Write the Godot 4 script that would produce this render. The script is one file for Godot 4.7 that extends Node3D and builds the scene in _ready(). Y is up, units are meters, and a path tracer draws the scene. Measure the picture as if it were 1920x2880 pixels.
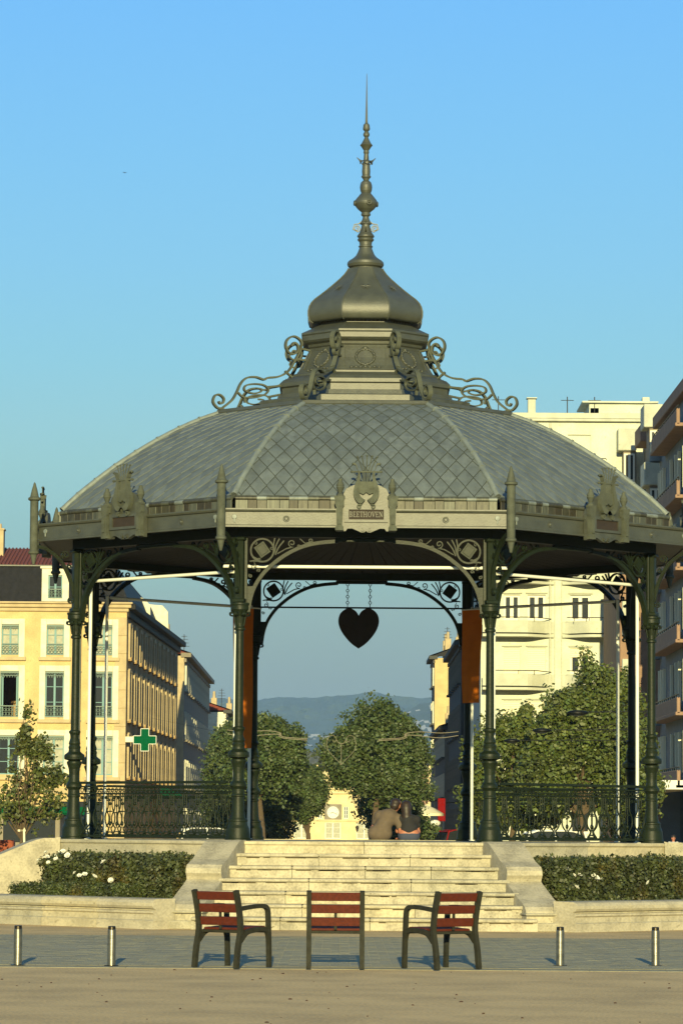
extends Node3D

const X0 := 0.37
const ZC := -57.8
const FLOOR_Y := 1.26
const TAN := 0.41421356
var counts := {}
var M := {}
var T := {}
var rng := RandomNumberGenerator.new()


class MB:
	var v := PackedVector3Array()
	var n := PackedVector3Array()
	var c := PackedColorArray()
	var col = null
	var xf := Transform3D.IDENTITY

	func tri(a: Vector3, b: Vector3, d: Vector3, na: Vector3, nb: Vector3, nd: Vector3) -> void:
		a = xf * a; b = xf * b; d = xf * d
		na = (xf.basis * na).normalized(); nb = (xf.basis * nb).normalized(); nd = (xf.basis * nd).normalized()
		v.append(a); n.append(na)
		if (d - a).cross(b - a).dot(na + nb + nd) < 0.0:
			v.append(d); v.append(b); n.append(nd); n.append(nb)
		else:
			v.append(b); v.append(d); n.append(nb); n.append(nd)
		if col != null:
			c.append(col); c.append(col); c.append(col)

	func quad_n(a: Vector3, b: Vector3, d: Vector3, e: Vector3, na: Vector3, nb: Vector3, nd: Vector3, ne: Vector3) -> void:
		tri(a, b, d, na, nb, nd)
		tri(a, d, e, na, nd, ne)

	func quad(a: Vector3, b: Vector3, d: Vector3, e: Vector3, out := Vector3.ZERO) -> void:
		var m := (d - a).cross(e - b)
		if m.length_squared() < 1e-16:
			m = (d - a).cross(b - a)
		m = m.normalized()
		if out != Vector3.ZERO and m.dot(out) < 0.0:
			m = -m
		quad_n(a, b, d, e, m, m, m, m)

	func flat(a: Vector3, b: Vector3, d: Vector3, out := Vector3.ZERO) -> void:
		var m := (d - a).cross(b - a).normalized()
		if out != Vector3.ZERO and m.dot(out) < 0.0:
			m = -m
		tri(a, b, d, m, m, m)

	func box(p: Vector3, s: Vector3) -> void:
		cbox(p, s, 0.0)

	func cbox(p: Vector3, s: Vector3, b: float) -> void:
		var h := s * 0.5
		for ax in 3:
			var i := (ax + 1) % 3
			var j := (ax + 2) % 3
			for sg: float in [-1.0, 1.0]:
				var q: Array[Vector3] = []
				for ij in [[-1.0, -1.0], [1.0, -1.0], [1.0, 1.0], [-1.0, 1.0]]:
					var w := Vector3.ZERO
					w[ax] = h[ax] * sg
					w[i] = (h[i] - b) * ij[0]
					w[j] = (h[j] - b) * ij[1]
					q.append(p + w)
				var o := Vector3.ZERO
				o[ax] = sg
				quad(q[0], q[1], q[2], q[3], o)
		if b <= 0.0:
			return
		for k in 3:
			var i := (k + 1) % 3
			var j := (k + 2) % 3
			for si: float in [-1.0, 1.0]:
				for sj: float in [-1.0, 1.0]:
					var q: Array[Vector3] = []
					for f in [[0, -1.0], [0, 1.0], [1, 1.0], [1, -1.0]]:
						var w := Vector3.ZERO
						w[k] = (h[k] - b) * f[1]
						w[i] = (h[i] - (0.0 if f[0] == 0 else b)) * si
						w[j] = (h[j] - (b if f[0] == 0 else 0.0)) * sj
						q.append(p + w)
					var o := Vector3.ZERO
					o[i] = si; o[j] = sj
					quad(q[0], q[1], q[2], q[3], o)
		for sx: float in [-1.0, 1.0]:
			for sy: float in [-1.0, 1.0]:
				for sz: float in [-1.0, 1.0]:
					flat(p + Vector3(h.x * sx, (h.y - b) * sy, (h.z - b) * sz), p + Vector3((h.x - b) * sx, h.y * sy, (h.z - b) * sz), p + Vector3((h.x - b) * sx, (h.y - b) * sy, h.z * sz), Vector3(sx, sy, sz))

	# profile: array of Vector2(radius, height); seg sides; octagons are flat (flat_sides) and turned half a side
	func lathe(prof: Array, seg := 16, p := Vector3.ZERO, flat_sides := false, turn := 0.0) -> void:
		for i in prof.size() - 1:
			var a: Vector2 = prof[i]
			var b: Vector2 = prof[i + 1]
			var t := (b - a)
			if t.length() < 1e-6:
				continue
			var nr := Vector2(t.y, -t.x).normalized()
			for k in seg:
				var t0 := turn + TAU * k / seg
				var t1 := turn + TAU * (k + 1) / seg
				var d0 := Vector3(sin(t0), 0, cos(t0))
				var d1 := Vector3(sin(t1), 0, cos(t1))
				var n0 := d0 * nr.x + Vector3.UP * nr.y
				var n1 := d1 * nr.x + Vector3.UP * nr.y
				if flat_sides:
					var m := ((d0 + d1).normalized() * nr.x + Vector3.UP * nr.y).normalized()
					n0 = m; n1 = m
				var A := p + d0 * a.x + Vector3.UP * a.y
				var B := p + d1 * a.x + Vector3.UP * a.y
				var C := p + d1 * b.x + Vector3.UP * b.y
				var D := p + d0 * b.x + Vector3.UP * b.y
				if a.x < 1e-5:
					tri(A, C, D, n0, n1, n0)
				elif b.x < 1e-5:
					tri(A, B, C, n0, n1, n0)
				else:
					quad_n(A, B, C, D, n0, n1, n1, n0)

	func oct(prof: Array) -> void:   # profile radii are apothems
		var q := []
		for e in prof:
			q.append(Vector2(e.x / cos(PI / 8), e.y))
		lathe(q, 8, Vector3.ZERO, true, PI / 8)

	func tube(path: Array, r0: float, r1 := -1.0, seg := 6, caps := true) -> void:
		if r1 < 0.0:
			r1 = r0
		var m := path.size()
		var up := Vector3(0.123, 0.945, 0.31).normalized()
		var rings := []
		var dirs := []
		for i in m:
			var t: Vector3 = (path[min(i + 1, m - 1)] - path[max(i - 1, 0)]).normalized()
			var s := t.cross(up)
			if s.length() < 0.05:
				s = t.cross(Vector3.RIGHT)
			s = s.normalized()
			up = s.cross(t).normalized()
			var r := lerpf(r0, r1, float(i) / max(1, m - 1))
			var ring := []
			var dr := []
			for k in seg:
				var a := TAU * k / seg
				var d := s * cos(a) + up * sin(a)
				dr.append(d)
				ring.append(path[i] + d * r)
			rings.append(ring); dirs.append(dr)
		for i in m - 1:
			for k in seg:
				var l := (k + 1) % seg
				quad_n(rings[i][k], rings[i][l], rings[i + 1][l], rings[i + 1][k], dirs[i][k], dirs[i][l], dirs[i + 1][l], dirs[i + 1][k])
		if caps:
			for e in [0, m - 1]:
				var o: Vector3 = (path[0] - path[1]) if e == 0 else (path[m - 1] - path[m - 2])
				for k in range(1, seg - 1):
					flat(rings[e][0], rings[e][k], rings[e][k + 1], o)

	# flat bar bent along a planar path; side is the plane's normal, w the width along it, t the thickness in the plane
	func bar(path: Array, side: Vector3, w: float, t: float) -> void:
		var m := path.size()
		var L := []
		for i in m:
			var g: Vector3 = (path[min(i + 1, m - 1)] - path[max(i - 1, 0)]).normalized()
			var o := g.cross(side).normalized()
			L.append([path[i] + o * t * 0.5 + side * w * 0.5, path[i] + o * t * 0.5 - side * w * 0.5, path[i] - o * t * 0.5 - side * w * 0.5, path[i] - o * t * 0.5 + side * w * 0.5, o])
		for i in m - 1:
			var a: Array = L[i]
			var b: Array = L[i + 1]
			quad_n(a[0], a[1], b[1], b[0], a[4], a[4], b[4], b[4])
			quad_n(a[2], a[3], b[3], b[2], -a[4], -a[4], -b[4], -b[4])
			quad(a[1], a[2], b[2], b[1], -side)
			quad(a[3], a[0], b[0], b[3], side)
		quad(L[0][0], L[0][1], L[0][2], L[0][3], path[0] - path[1])
		quad(L[m - 1][0], L[m - 1][1], L[m - 1][2], L[m - 1][3], path[m - 1] - path[m - 2])

	# polygon in x,y pushed from z0 to z1
	func extrude(poly: PackedVector2Array, z0: float, z1: float) -> void:
		var ix := Geometry2D.triangulate_polygon(poly)
		for k in range(0, ix.size(), 3):
			for z in [z0, z1]:
				var o := Vector3(0, 0, z1 - z0) if z == z1 else Vector3(0, 0, z0 - z1)
				var p: Array[Vector3] = []
				for e in 3:
					var q := poly[ix[k + e]]
					p.append(Vector3(q.x, q.y, z))
				flat(p[0], p[1], p[2], o)
		var cw := Geometry2D.is_polygon_clockwise(poly)
		for i in poly.size():
			var a := poly[i]
			var b := poly[(i + 1) % poly.size()]
			var e := b - a
			var o := Vector3(e.y, -e.x, 0) * (-1.0 if cw else 1.0)
			quad(Vector3(a.x, a.y, z0), Vector3(b.x, b.y, z0), Vector3(b.x, b.y, z1), Vector3(a.x, a.y, z1), o)

	func ball(p: Vector3, r: Vector3, seg := 10, rings := 6) -> void:
		for i in rings:
			var a := -PI / 2 + PI * i / rings
			var b := -PI / 2 + PI * (i + 1) / rings
			for k in seg:
				var s := TAU * k / seg
				var t := TAU * (k + 1) / seg
				var d := [Vector3(cos(a) * cos(s), sin(a), cos(a) * sin(s)), Vector3(cos(a) * cos(t), sin(a), cos(a) * sin(t)), Vector3(cos(b) * cos(t), sin(b), cos(b) * sin(t)), Vector3(cos(b) * cos(s), sin(b), cos(b) * sin(s))]
				if i == 0:
					tri(p + d[0] * r, p + d[2] * r, p + d[3] * r, d[0], d[2], d[3])
				elif i == rings - 1:
					tri(p + d[0] * r, p + d[1] * r, p + d[2] * r, d[0], d[1], d[2])
				else:
					quad_n(p + d[0] * r, p + d[1] * r, p + d[2] * r, p + d[3] * r, d[0], d[1], d[2], d[3])

	func torus(p: Vector3, r: float, t: float, ax := Basis.IDENTITY, seg := 20, sub := 6) -> void:   # ring lies in ax.x, ax.y
		var path := []
		for k in seg:
			var a := TAU * k / seg
			path.append(ax.x * cos(a) + ax.y * sin(a))
		for k in seg:
			var d0: Vector3 = path[k]
			var d1: Vector3 = path[(k + 1) % seg]
			for j in sub:
				var a := TAU * j / sub
				var b := TAU * (j + 1) / sub
				var n00 := d0 * cos(a) + ax.z * sin(a)
				var n01 := d0 * cos(b) + ax.z * sin(b)
				var n10 := d1 * cos(a) + ax.z * sin(a)
				var n11 := d1 * cos(b) + ax.z * sin(b)
				quad_n(p + d0 * r + n00 * t, p + d1 * r + n10 * t, p + d1 * r + n11 * t, p + d0 * r + n01 * t, n00, n10, n11, n01)

	func mesh() -> ArrayMesh:
		var a := []
		a.resize(Mesh.ARRAY_MAX)
		a[Mesh.ARRAY_VERTEX] = v
		a[Mesh.ARRAY_NORMAL] = n
		if c.size() == v.size() and c.size() > 0:
			a[Mesh.ARRAY_COLOR] = c
		var m := ArrayMesh.new()
		m.add_surface_from_arrays(Mesh.PRIMITIVE_TRIANGLES, a)
		return m


func numbered(parent: Node, called: String) -> String:
	var key := str(parent.get_instance_id()) + called
	var k: int = counts.get(key, 0)
	counts[key] = k + 1
	return called if k == 0 else "%s_%03d" % [called, k]


func part(parent: Node, called: String, mesh: Mesh, mat: Material, xf := Transform3D.IDENTITY) -> MeshInstance3D:
	var o := MeshInstance3D.new()
	o.name = numbered(parent, called)
	o.mesh = mesh
	o.material_override = mat
	o.transform = xf
	o.cast_shadow = GeometryInstance3D.SHADOW_CASTING_SETTING_ON
	parent.add_child(o, true)
	return o


func tag(o: Node, label: String, category: String, group := "") -> Node:
	o.set_meta("label", label)
	o.set_meta("category", category)
	if group != "":
		o.set_meta("group", group)
	return o


func thing(called: String, label: String, category: String, at := Vector3.ZERO, turn := 0.0, group := "") -> Node3D:
	var o := Node3D.new()
	o.name = numbered(self, called)
	add_child(o, true)
	o.position = at
	o.rotation.y = turn
	tag(o, label, category, group)
	return o


func structure(called: String, mesh: Mesh, mat: Material, at := Vector3.ZERO) -> MeshInstance3D:
	var o := part(self, called, mesh, mat, Transform3D(Basis.IDENTITY, at))
	o.set_meta("kind", "structure")
	return o


func copy_of(o: Node3D, at: Vector3, turn := 0.0, label := "") -> Node3D:
	var c: Node3D = o.duplicate()
	c.name = numbered(self, str(o.name).get_slice("_00", 0))
	add_child(c, true)
	c.position = at
	c.rotation.y = turn
	if label != "":
		c.set_meta("label", label)
	return c


# ---------- textures and materials ----------

func noise(freq: float, sd: int, octaves := 4) -> FastNoiseLite:
	var f := FastNoiseLite.new()
	f.seed = sd
	f.frequency = freq
	f.fractal_octaves = octaves
	f.noise_type = FastNoiseLite.TYPE_SIMPLEX_SMOOTH
	return f


# grey variation: fine grain, blotches, dark specks or stains
func grime(called: String, size: int, f_fine: float, f_blotch: float, fine: float, blotch: float, spots: float, sd: int, tint := Color(0.55, 0.5, 0.42)) -> void:
	var a := noise(f_fine, sd, 3).get_seamless_image(size, size)
	var b := noise(f_blotch, sd + 1, 4).get_seamless_image(size, size)
	var d := noise(f_blotch * 3.1, sd + 2, 5).get_seamless_image(size, size)
	var im := Image.create(size, size, false, Image.FORMAT_RGB8)
	var hm := Image.create(size, size, false, Image.FORMAT_RGB8)
	for y in size:
		for x in size:
			var p := a.get_pixel(x, y).r
			var q := b.get_pixel(x, y).r
			var r := d.get_pixel(x, y).r
			var g := clampf(0.93 + fine * (p - 0.5) + blotch * (q - 0.5), 0.0, 1.0)
			var s := smoothstep(1.0 - spots, 1.0 - spots + 0.12, r) * 0.75 if spots > 0.0 else 0.0
			var c := Color(g, g, g).lerp(Color(g * tint.r, g * tint.g, g * tint.b), s)
			im.set_pixel(x, y, c)
			var h := clampf(p * 0.7 + r * 0.3 - s * 0.2, 0, 1)
			hm.set_pixel(x, y, Color(h, h, h))
	hm.bump_map_to_normal_map(4.0)
	im.generate_mipmaps()
	T[called] = ImageTexture.create_from_image(im)
	T[called + "_n"] = ImageTexture.create_from_image(hm)


func mat(called: String, c: Color, rough: float, metal := 0.0, tx := "", scale := 1.0, bump := 0.0) -> StandardMaterial3D:
	var m := StandardMaterial3D.new()
	m.resource_name = called
	m.albedo_color = c
	m.roughness = rough
	m.metallic = metal
	if tx != "":
		m.albedo_texture = T[tx]
		m.uv1_triplanar = true
		m.uv1_world_triplanar = true
		m.uv1_scale = Vector3.ONE * scale
		if bump > 0.0:
			m.normal_enabled = true
			m.normal_texture = T[tx + "_n"]
			m.normal_scale = bump
	m.metallic_specular = {"zinc": 0.56, "cross_green": 0.15, "sign_red": 0.2, "sign_white": 0.2, "chair_wood": 0.3, "awning_green": 0.1, "white_frame": 0.25, "blue_frame": 0.25, "orange": 0.1, "slate": 0.25, "lead": 0.25, "chair_iron": 0.25}.get(called, 0.5)
	if called == "iron" or called == "iron_dark":
		m.metallic_specular = 0.3
	M[called] = m
	return m


func rgb(r: int, g: int, b: int) -> Color:
	return Color(r / 255.0, g / 255.0, b / 255.0)


func make_materials() -> void:
	grime("stone", 512, 0.09, 0.012, 0.24, 0.3, 0.22, 11, Color(0.56, 0.53, 0.46))
	grime("sand", 1024, 0.2, 0.006, 0.3, 0.2, 0.0, 21)
	grime("metal", 256, 0.12, 0.02, 0.12, 0.3, 0.22, 31, Color(0.7, 0.66, 0.52))
	grime("plaster", 256, 0.15, 0.012, 0.08, 0.12, 0.16, 41, Color(0.82, 0.78, 0.7))
	grime("wood", 256, 0.1, 0.03, 0.3, 0.3, 0.2, 51, Color(0.6, 0.5, 0.45))
	grime("bark", 256, 0.08, 0.03, 0.4, 0.3, 0.3, 61)
	var st := noise(0.02, 71, 4)
	var im := Image.create(256, 256, false, Image.FORMAT_RGB8)   # vertical run-off streaks on zinc
	for y in 256:
		for x in 256:
			var g := 0.72 + 0.28 * st.get_noise_2d(x * 3.2, y * 0.22) + 0.1 * st.get_noise_2d(x * 9.0, y * 2.0 + 400.0)
			im.set_pixel(x, y, Color(g, g, g * 0.96))
	T["streak"] = ImageTexture.create_from_image(im)
	T["streak_n"] = T["metal_n"]
	mat("stone", rgb(168, 160, 138), 0.85, 0.0, "stone", 0.45, 0.5)
	mat("stone_b", rgb(158, 152, 132), 0.88, 0.0, "stone", 0.61, 0.6)
	mat("stone_c", rgb(176, 166, 138), 0.85, 0.0, "stone", 0.38, 0.5)
	mat("grime", rgb(84, 74, 50), 0.95, 0.0, "stone", 1.2, 0.4)  # step crust; its dark tone also stands in for shade under the nosing
	mat("sand", rgb(197, 166, 113), 0.95, 0.0, "sand", 0.12, 0.6)
	mat("sand_edge", rgb(192, 166, 116), 0.95, 0.0, "sand", 1.3, 0.5)
	mat("paver", rgb(144, 136, 104), 0.8, 0.0, "sand", 0.21, 0.3)
	mat("paver_b", rgb(136, 130, 105), 0.8, 0.0, "sand", 0.17, 0.3)
	mat("kerb_strip", rgb(146, 138, 108), 0.85, 0.0, "stone", 0.8, 0.4)
	mat("deck", rgb(40, 45, 43), 0.8, 0.0, "metal", 0.9)
	mat("joint", rgb(128, 120, 94), 0.95, 0.0, "sand", 1.1)
	mat("soil", rgb(66, 44, 32), 1.0, 0.0, "sand", 1.5, 0.8)
	mat("iron", rgb(26, 34, 21), 0.48, 0.0, "metal", 0.9, 0.12)
	mat("iron_dark", rgb(14, 16, 14), 0.5, 0.0, "metal", 0.8, 0.1)
	mat("zinc", rgb(62, 65, 55), 0.52, 0.0, "metal", 0.8, 0.12)
	mat("lead", rgb(76, 80, 70), 0.72, 0.0, "metal", 0.9, 0.1)
	mat("zinc_streak", rgb(100, 100, 86), 0.5, 0.25, "streak", 0.9)
	mat("tile_a", rgb(88, 96, 96), 0.6, 0.0, "metal", 0.7, 0.1)
	mat("tile_b", rgb(93, 101, 101), 0.6, 0.0, "metal", 0.9, 0.1)
	mat("tile_c", rgb(85, 93, 93), 0.6, 0.0, "metal", 0.6, 0.1)
	mat("hip", rgb(112, 120, 116), 0.55, 0.1, "metal", 1.1, 0.1)
	mat("panel_a", rgb(78, 78, 66), 0.55, 0.15, "streak", 1.1)
	mat("panel_b", rgb(98, 102, 92), 0.55, 0.15, "streak", 0.8)
	mat("panel_c", rgb(68, 64, 50), 0.6, 0.1, "streak", 1.3)
	mat("plate_dark", rgb(40, 30, 20), 0.8, 0.0, "metal", 1.5)
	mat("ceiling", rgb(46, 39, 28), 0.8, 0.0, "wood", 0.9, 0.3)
	mat("white_pole", rgb(205, 206, 194), 0.45)
	mat("orange", rgb(192, 106, 34), 0.8, 0.0, "plaster", 1.0)
	M["orange"].backlight = Color(0.35, 0.14, 0.04)
	mat("heart", rgb(34, 20, 10), 0.6, 0.2, "metal", 0.8, 0.2)
	mat("chair_wood", rgb(82, 34, 20), 0.7, 0.0, "wood", 2.2, 0.25)
	mat("chair_iron", rgb(44, 44, 36), 0.72, 0.0, "metal", 2.0, 0.2)
	mat("steel", rgb(150, 146, 132), 0.3, 0.9, "metal", 2.0, 0.05)
	mat("steel_dark", rgb(70, 64, 54), 0.3, 0.9)


func add_leaf_materials() -> void:
	for e in [["leaf_plane", Color(0.6, 0.665, 0.55)], ["leaf_hedge", Color(0.55, 0.56, 0.46)], ["leaf_young", Color(0.6, 0.62, 0.46)]]:
		var m := mat(e[0], e[1], 0.6)
		m.vertex_color_use_as_albedo = true
		m.backlight = Color(0.25, 0.3, 0.08)


# ---------- octagon helpers ----------

func ov(A: float, k: int, y := 0.0) -> Vector3:
	var a := deg_to_rad(22.5 + 45.0 * k)
	var R := A / cos(PI / 8)
	return Vector3(R * sin(a), y, R * cos(a))


func face(k: int) -> Transform3D:
	return Transform3D(Basis(Vector3.UP, deg_to_rad(45.0 * k)), Vector3.ZERO)


func spiral(c: Vector2, r0: float, r1: float, a0: float, a1: float, steps := 16) -> PackedVector2Array:
	var p := PackedVector2Array()
	for i in steps + 1:
		var t := float(i) / steps
		var a := deg_to_rad(lerpf(a0, a1, t))
		var r := lerpf(r0, r1, t)
		p.append(c + Vector2(cos(a), sin(a)) * r)
	return p


func smooth(p: Array, per := 5) -> Array:   # Catmull-Rom through 2D or 3D points
	var q := []
	for i in p.size() - 1:
		var a = p[max(i - 1, 0)]
		var b = p[i]
		var d = p[i + 1]
		var e = p[min(i + 2, p.size() - 1)]
		for k in per:
			q.append(b.cubic_interpolate(d, a, e, float(k) / per))
	q.append(p[-1])
	return q


func flat3(p, z := 0.0) -> Array:
	var q := []
	for e in p:
		q.append(Vector3(e.x, e.y, z))
	return q


# ---------- the iron bandstand ----------

func column_meshes() -> Dictionary:
	var d := {}
	var b := MB.new()
	var prof := [[0.0, 0.0], [0.2, 0.0], [0.2, 0.035], [0.187, 0.045], [0.18, 0.12], [0.172, 0.19], [0.15, 0.24], [0.142, 0.29], [0.15, 0.3], [0.147, 0.322], [0.118, 0.335], [0.112, 0.36], [0.102, 0.43], [0.089, 0.662], [0.105, 0.672], [0.105, 0.69], [0.093, 0.71], [0.093, 0.78], [0.127, 0.825], [0.127, 0.85], [0.12, 0.87], [0.093, 0.905], [0.085, 0.95], [0.082, 1.018], [0.09, 1.11], [0.105, 1.16], [0.12, 1.2], [0.12, 1.226], [0.092, 1.241], [0.16, 1.262], [0.164, 1.3], [0.16, 1.335], [0.127, 1.359], [0.096, 1.385], [0.092, 1.42], [0.099, 1.455], [0.084, 1.49], [0.094, 1.515], [0.088, 1.54], [0.068, 1.6], [0.072, 1.65], [0.092, 1.688], [0.093, 1.71], [0.068, 1.728]]
	b.lathe(v2(prof), 20)
	d.base = b.mesh()
	b = MB.new()
	b.lathe(v2([[0.066, 1.725], [0.064, 2.2], [0.06, 3.2]]), 20)
	d.shaft = b.mesh()
	b = MB.new()
	b.lathe(v2([[0.06, 3.18], [0.084, 3.195], [0.084, 3.22], [0.066, 3.24], [0.07, 3.3], [0.09, 3.4], [0.12, 3.47], [0.13, 3.49], [0.14, 3.5], [0.14, 3.56], [0.15, 3.575], [0.15, 3.6], [0.1, 3.61], [0.0, 3.61]]), 16)
	for k in 8:   # acanthus curls
		var a := TAU * k / 8
		var o := Vector3(sin(a), 0, cos(a))
		var pth := []
		for p in spiral(Vector2(0.135, 3.44), 0.045, 0.012, -200, 160, 12):
			pth.append(o * p.x + Vector3.UP * p.y)
		b.bar(pth, o.cross(Vector3.UP), 0.05, 0.014)
		b.tube([o * 0.07 + Vector3.UP * 3.26, o * 0.085 + Vector3.UP * 3.36, o * 0.1 + Vector3.UP * 3.44], 0.012, 0.016, 5)
	d.capital = b.mesh()
	b = MB.new()
	b.cbox(Vector3(0, 4.12, 0), Vector3(0.13, 1.04, 0.13), 0.012)
	b.cbox(Vector3(0, 3.64, 0), Vector3(0.19, 0.06, 0.19), 0.01)
	b.cbox(Vector3(0, 4.58, 0), Vector3(0.19, 0.05, 0.19), 0.01)
	d.post = b.mesh()
	return d


func v2(a: Array) -> Array:
	var q := []
	for e in a:
		q.append(Vector2(e[0], e[1]))
	return q


func curl(b: MB, c: Vector2, r: float, a0: float, turns: float, w := 0.035, t := 0.014, tail := []) -> void:
	var p := Array(spiral(c, r, r * 0.22, a0, a0 + 360.0 * turns, 18))
	var q := []
	for e in tail:
		q.append(e)
	q.append_array(p)
	b.bar(flat3(q), Vector3.BACK, w, t)


func bay_meshes() -> Dictionary:
	var d := {}
	var right := [Vector2(0.42, 5.815), Vector2(0.72, 5.785), Vector2(0.98, 5.72), Vector2(1.25, 5.58), Vector2(1.473, 5.4), Vector2(1.6, 5.25), Vector2(1.687, 5.1), Vector2(1.745, 4.92), Vector2(1.775, 4.72)]
	var arch := MB.new()
	var curls := MB.new()
	for s: float in [1.0, -1.0]:
		for m in [arch, curls]:
			m.xf = Transform3D(Basis.from_scale(Vector3(s, 1, 1)), Vector3.ZERO)
		arch.bar(flat3(smooth(right, 5)), Vector3.BACK, 0.09, 0.055)
		arch.cbox(Vector3(1.815, 5.28, 0), Vector3(0.05, 1.16, 0.05), 0.006)
		var web := PackedVector2Array([Vector2(1.8, 4.75), Vector2(1.8, 5.12), Vector2(1.7, 5.12), Vector2(1.75, 4.95), Vector2(1.77, 4.75)])
		arch.extrude(web, -0.012, 0.012)
		# stems, fans and curls
		curl(curls, Vector2(1.12, 5.78), 0.062, 250, 1.3, 0.03, 0.016, [Vector2(1.34, 5.62), Vector2(1.2, 5.7)])
		curl(curls, Vector2(1.02, 5.735), 0.03, -60, -1.2, 0.03, 0.014)
		curl(curls, Vector2(0.84, 5.82), 0.034, 200, -1.1, 0.03, 0.014, [Vector2(1.0, 5.85), Vector2(0.92, 5.78)])
		curl(curls, Vector2(1.7, 5.42), 0.042, 120, 1.3, 0.03, 0.014, [Vector2(1.62, 5.5), Vector2(1.7, 5.5)])
		curl(curls, Vector2(1.745, 5.28), 0.03, 60, -1.2, 0.03, 0.014)
		curl(curls, Vector2(1.62, 5.36), 0.03, -30, 1.1, 0.03, 0.014)
		for f in [[1.38, 5.62, 1.31, 5.85], [1.38, 5.62, 1.38, 5.86], [1.37, 5.6, 1.24, 5.82], [1.6, 5.52, 1.74, 5.6], [1.6, 5.52, 1.76, 5.5]]:
			curls.bar(flat3(smooth([Vector2(f[0], f[1]), Vector2((f[0] + f[2]) * 0.5 + 0.02, (f[1] + f[3]) * 0.5), Vector2(f[2], f[3])], 4)), Vector3.BACK, 0.03, 0.02)
	arch.xf = Transform3D.IDENTITY
	arch.cbox(Vector3(0, 5.835, 0), Vector3(0.92, 0.06, 0.07), 0.008)
	d.arch = arch.mesh()
	d.curls = curls.mesh()
	var b := MB.new()
	var ring := []
	for p in spiral(Vector2.ZERO, 0.175, 0.175, 0, 360, 28):
		ring.append(Vector3(p.x, p.y, 0))
	b.bar(ring, Vector3.BACK, 0.04, 0.026)
	for k in 3:
		curl(b, Vector2(0.145, 0).rotated(k * 2.1 + 0.8), 0.028, k * 120 + 40, 1.0, 0.025, 0.012)
	d.ring = b.mesh()
	b = MB.new()
	b.cbox(Vector3.ZERO, Vector3(0.185, 0.205, 0.03), 0.006)
	b.cbox(Vector3(0, 0, 0.016), Vector3(0.13, 0.15, 0.016), 0.005)
	b.cbox(Vector3(0, 0, -0.016), Vector3(0.13, 0.15, 0.016), 0.005)
	d.diamond = b.mesh()
	# bracket that carries the eaves outwards, in a plane through the axis (x = outwards)
	b = MB.new()
	b.bar(flat3(smooth([Vector2(0.05, 5.1), Vector2(0.12, 5.4), Vector2(0.28, 5.68), Vector2(0.52, 5.86), Vector2(0.72, 5.9)], 5)), Vector3.BACK, 0.06, 0.05)
	curl(b, Vector2(0.2, 5.78), 0.07, 300, 1.4, 0.04, 0.018)
	curl(b, Vector2(0.13, 5.6), 0.04, 100, -1.3, 0.04, 0.016)
	curl(b, Vector2(0.1, 5.05), 0.05, 90, -1.4, 0.04, 0.018)
	d.bracket = b.mesh()
	return d


const ROOF := [[4.82, 6.48], [4.57, 6.735], [4.3, 6.975], [4.0, 7.225], [3.68, 7.46], [3.34, 7.69], [3.0, 7.89], [2.68, 8.055], [2.38, 8.18]]
var roof_s := []


func roof_at(s: float) -> Array:   # [apothem, height, outward slope normal as Vector2(out, up)]
	if roof_s.is_empty():
		roof_s = [0.0]
		for i in ROOF.size() - 1:
			roof_s.append(roof_s[-1] + Vector2(ROOF[i + 1][0] - ROOF[i][0], ROOF[i + 1][1] - ROOF[i][1]).length())
	s = clampf(s, 0.0, roof_s[-1])
	var i := 0
	while i < ROOF.size() - 2 and roof_s[i + 1] < s:
		i += 1
	var t: float = (s - roof_s[i]) / (roof_s[i + 1] - roof_s[i])
	var d := Vector2(ROOF[i + 1][0] - ROOF[i][0], ROOF[i + 1][1] - ROOF[i][1]).normalized()
	return [lerpf(ROOF[i][0], ROOF[i + 1][0], t), lerpf(ROOF[i][1], ROOF[i + 1][1], t), Vector2(d.y, -d.x)]


func on_roof(u: float, s: float, lift: float) -> Vector3:
	var r := roof_at(s)
	return Vector3(u, r[1] + r[2].y * lift, r[0] + r[2].x * lift)


func shingle(b: MB, poly: PackedVector2Array, s_top: float, hgt: float, wob: float) -> void:
	var mid := Vector2.ZERO
	for p in poly:
		mid += p
	mid /= poly.size()
	var lift := func(p: Vector2) -> float: return 0.004 + 0.024 * clampf((s_top - p.y) / hgt, 0, 1)
	var c := on_roof(mid.x, mid.y, lift.call(mid) + 0.006 + wob)
	for i in poly.size():
		var p := poly[i]
		var q := poly[(i + 1) % poly.size()]
		var a := on_roof(p.x, p.y, lift.call(p))
		var e := on_roof(q.x, q.y, lift.call(q))
		b.flat(a, e, c, Vector3(0, 1, 1))
		b.quad(a, e, on_roof(q.x, q.y, -0.004), on_roof(p.x, p.y, -0.004), Vector3(p.x + q.x - 2 * mid.x, p.y + q.y - 2 * mid.y, 0))


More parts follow.
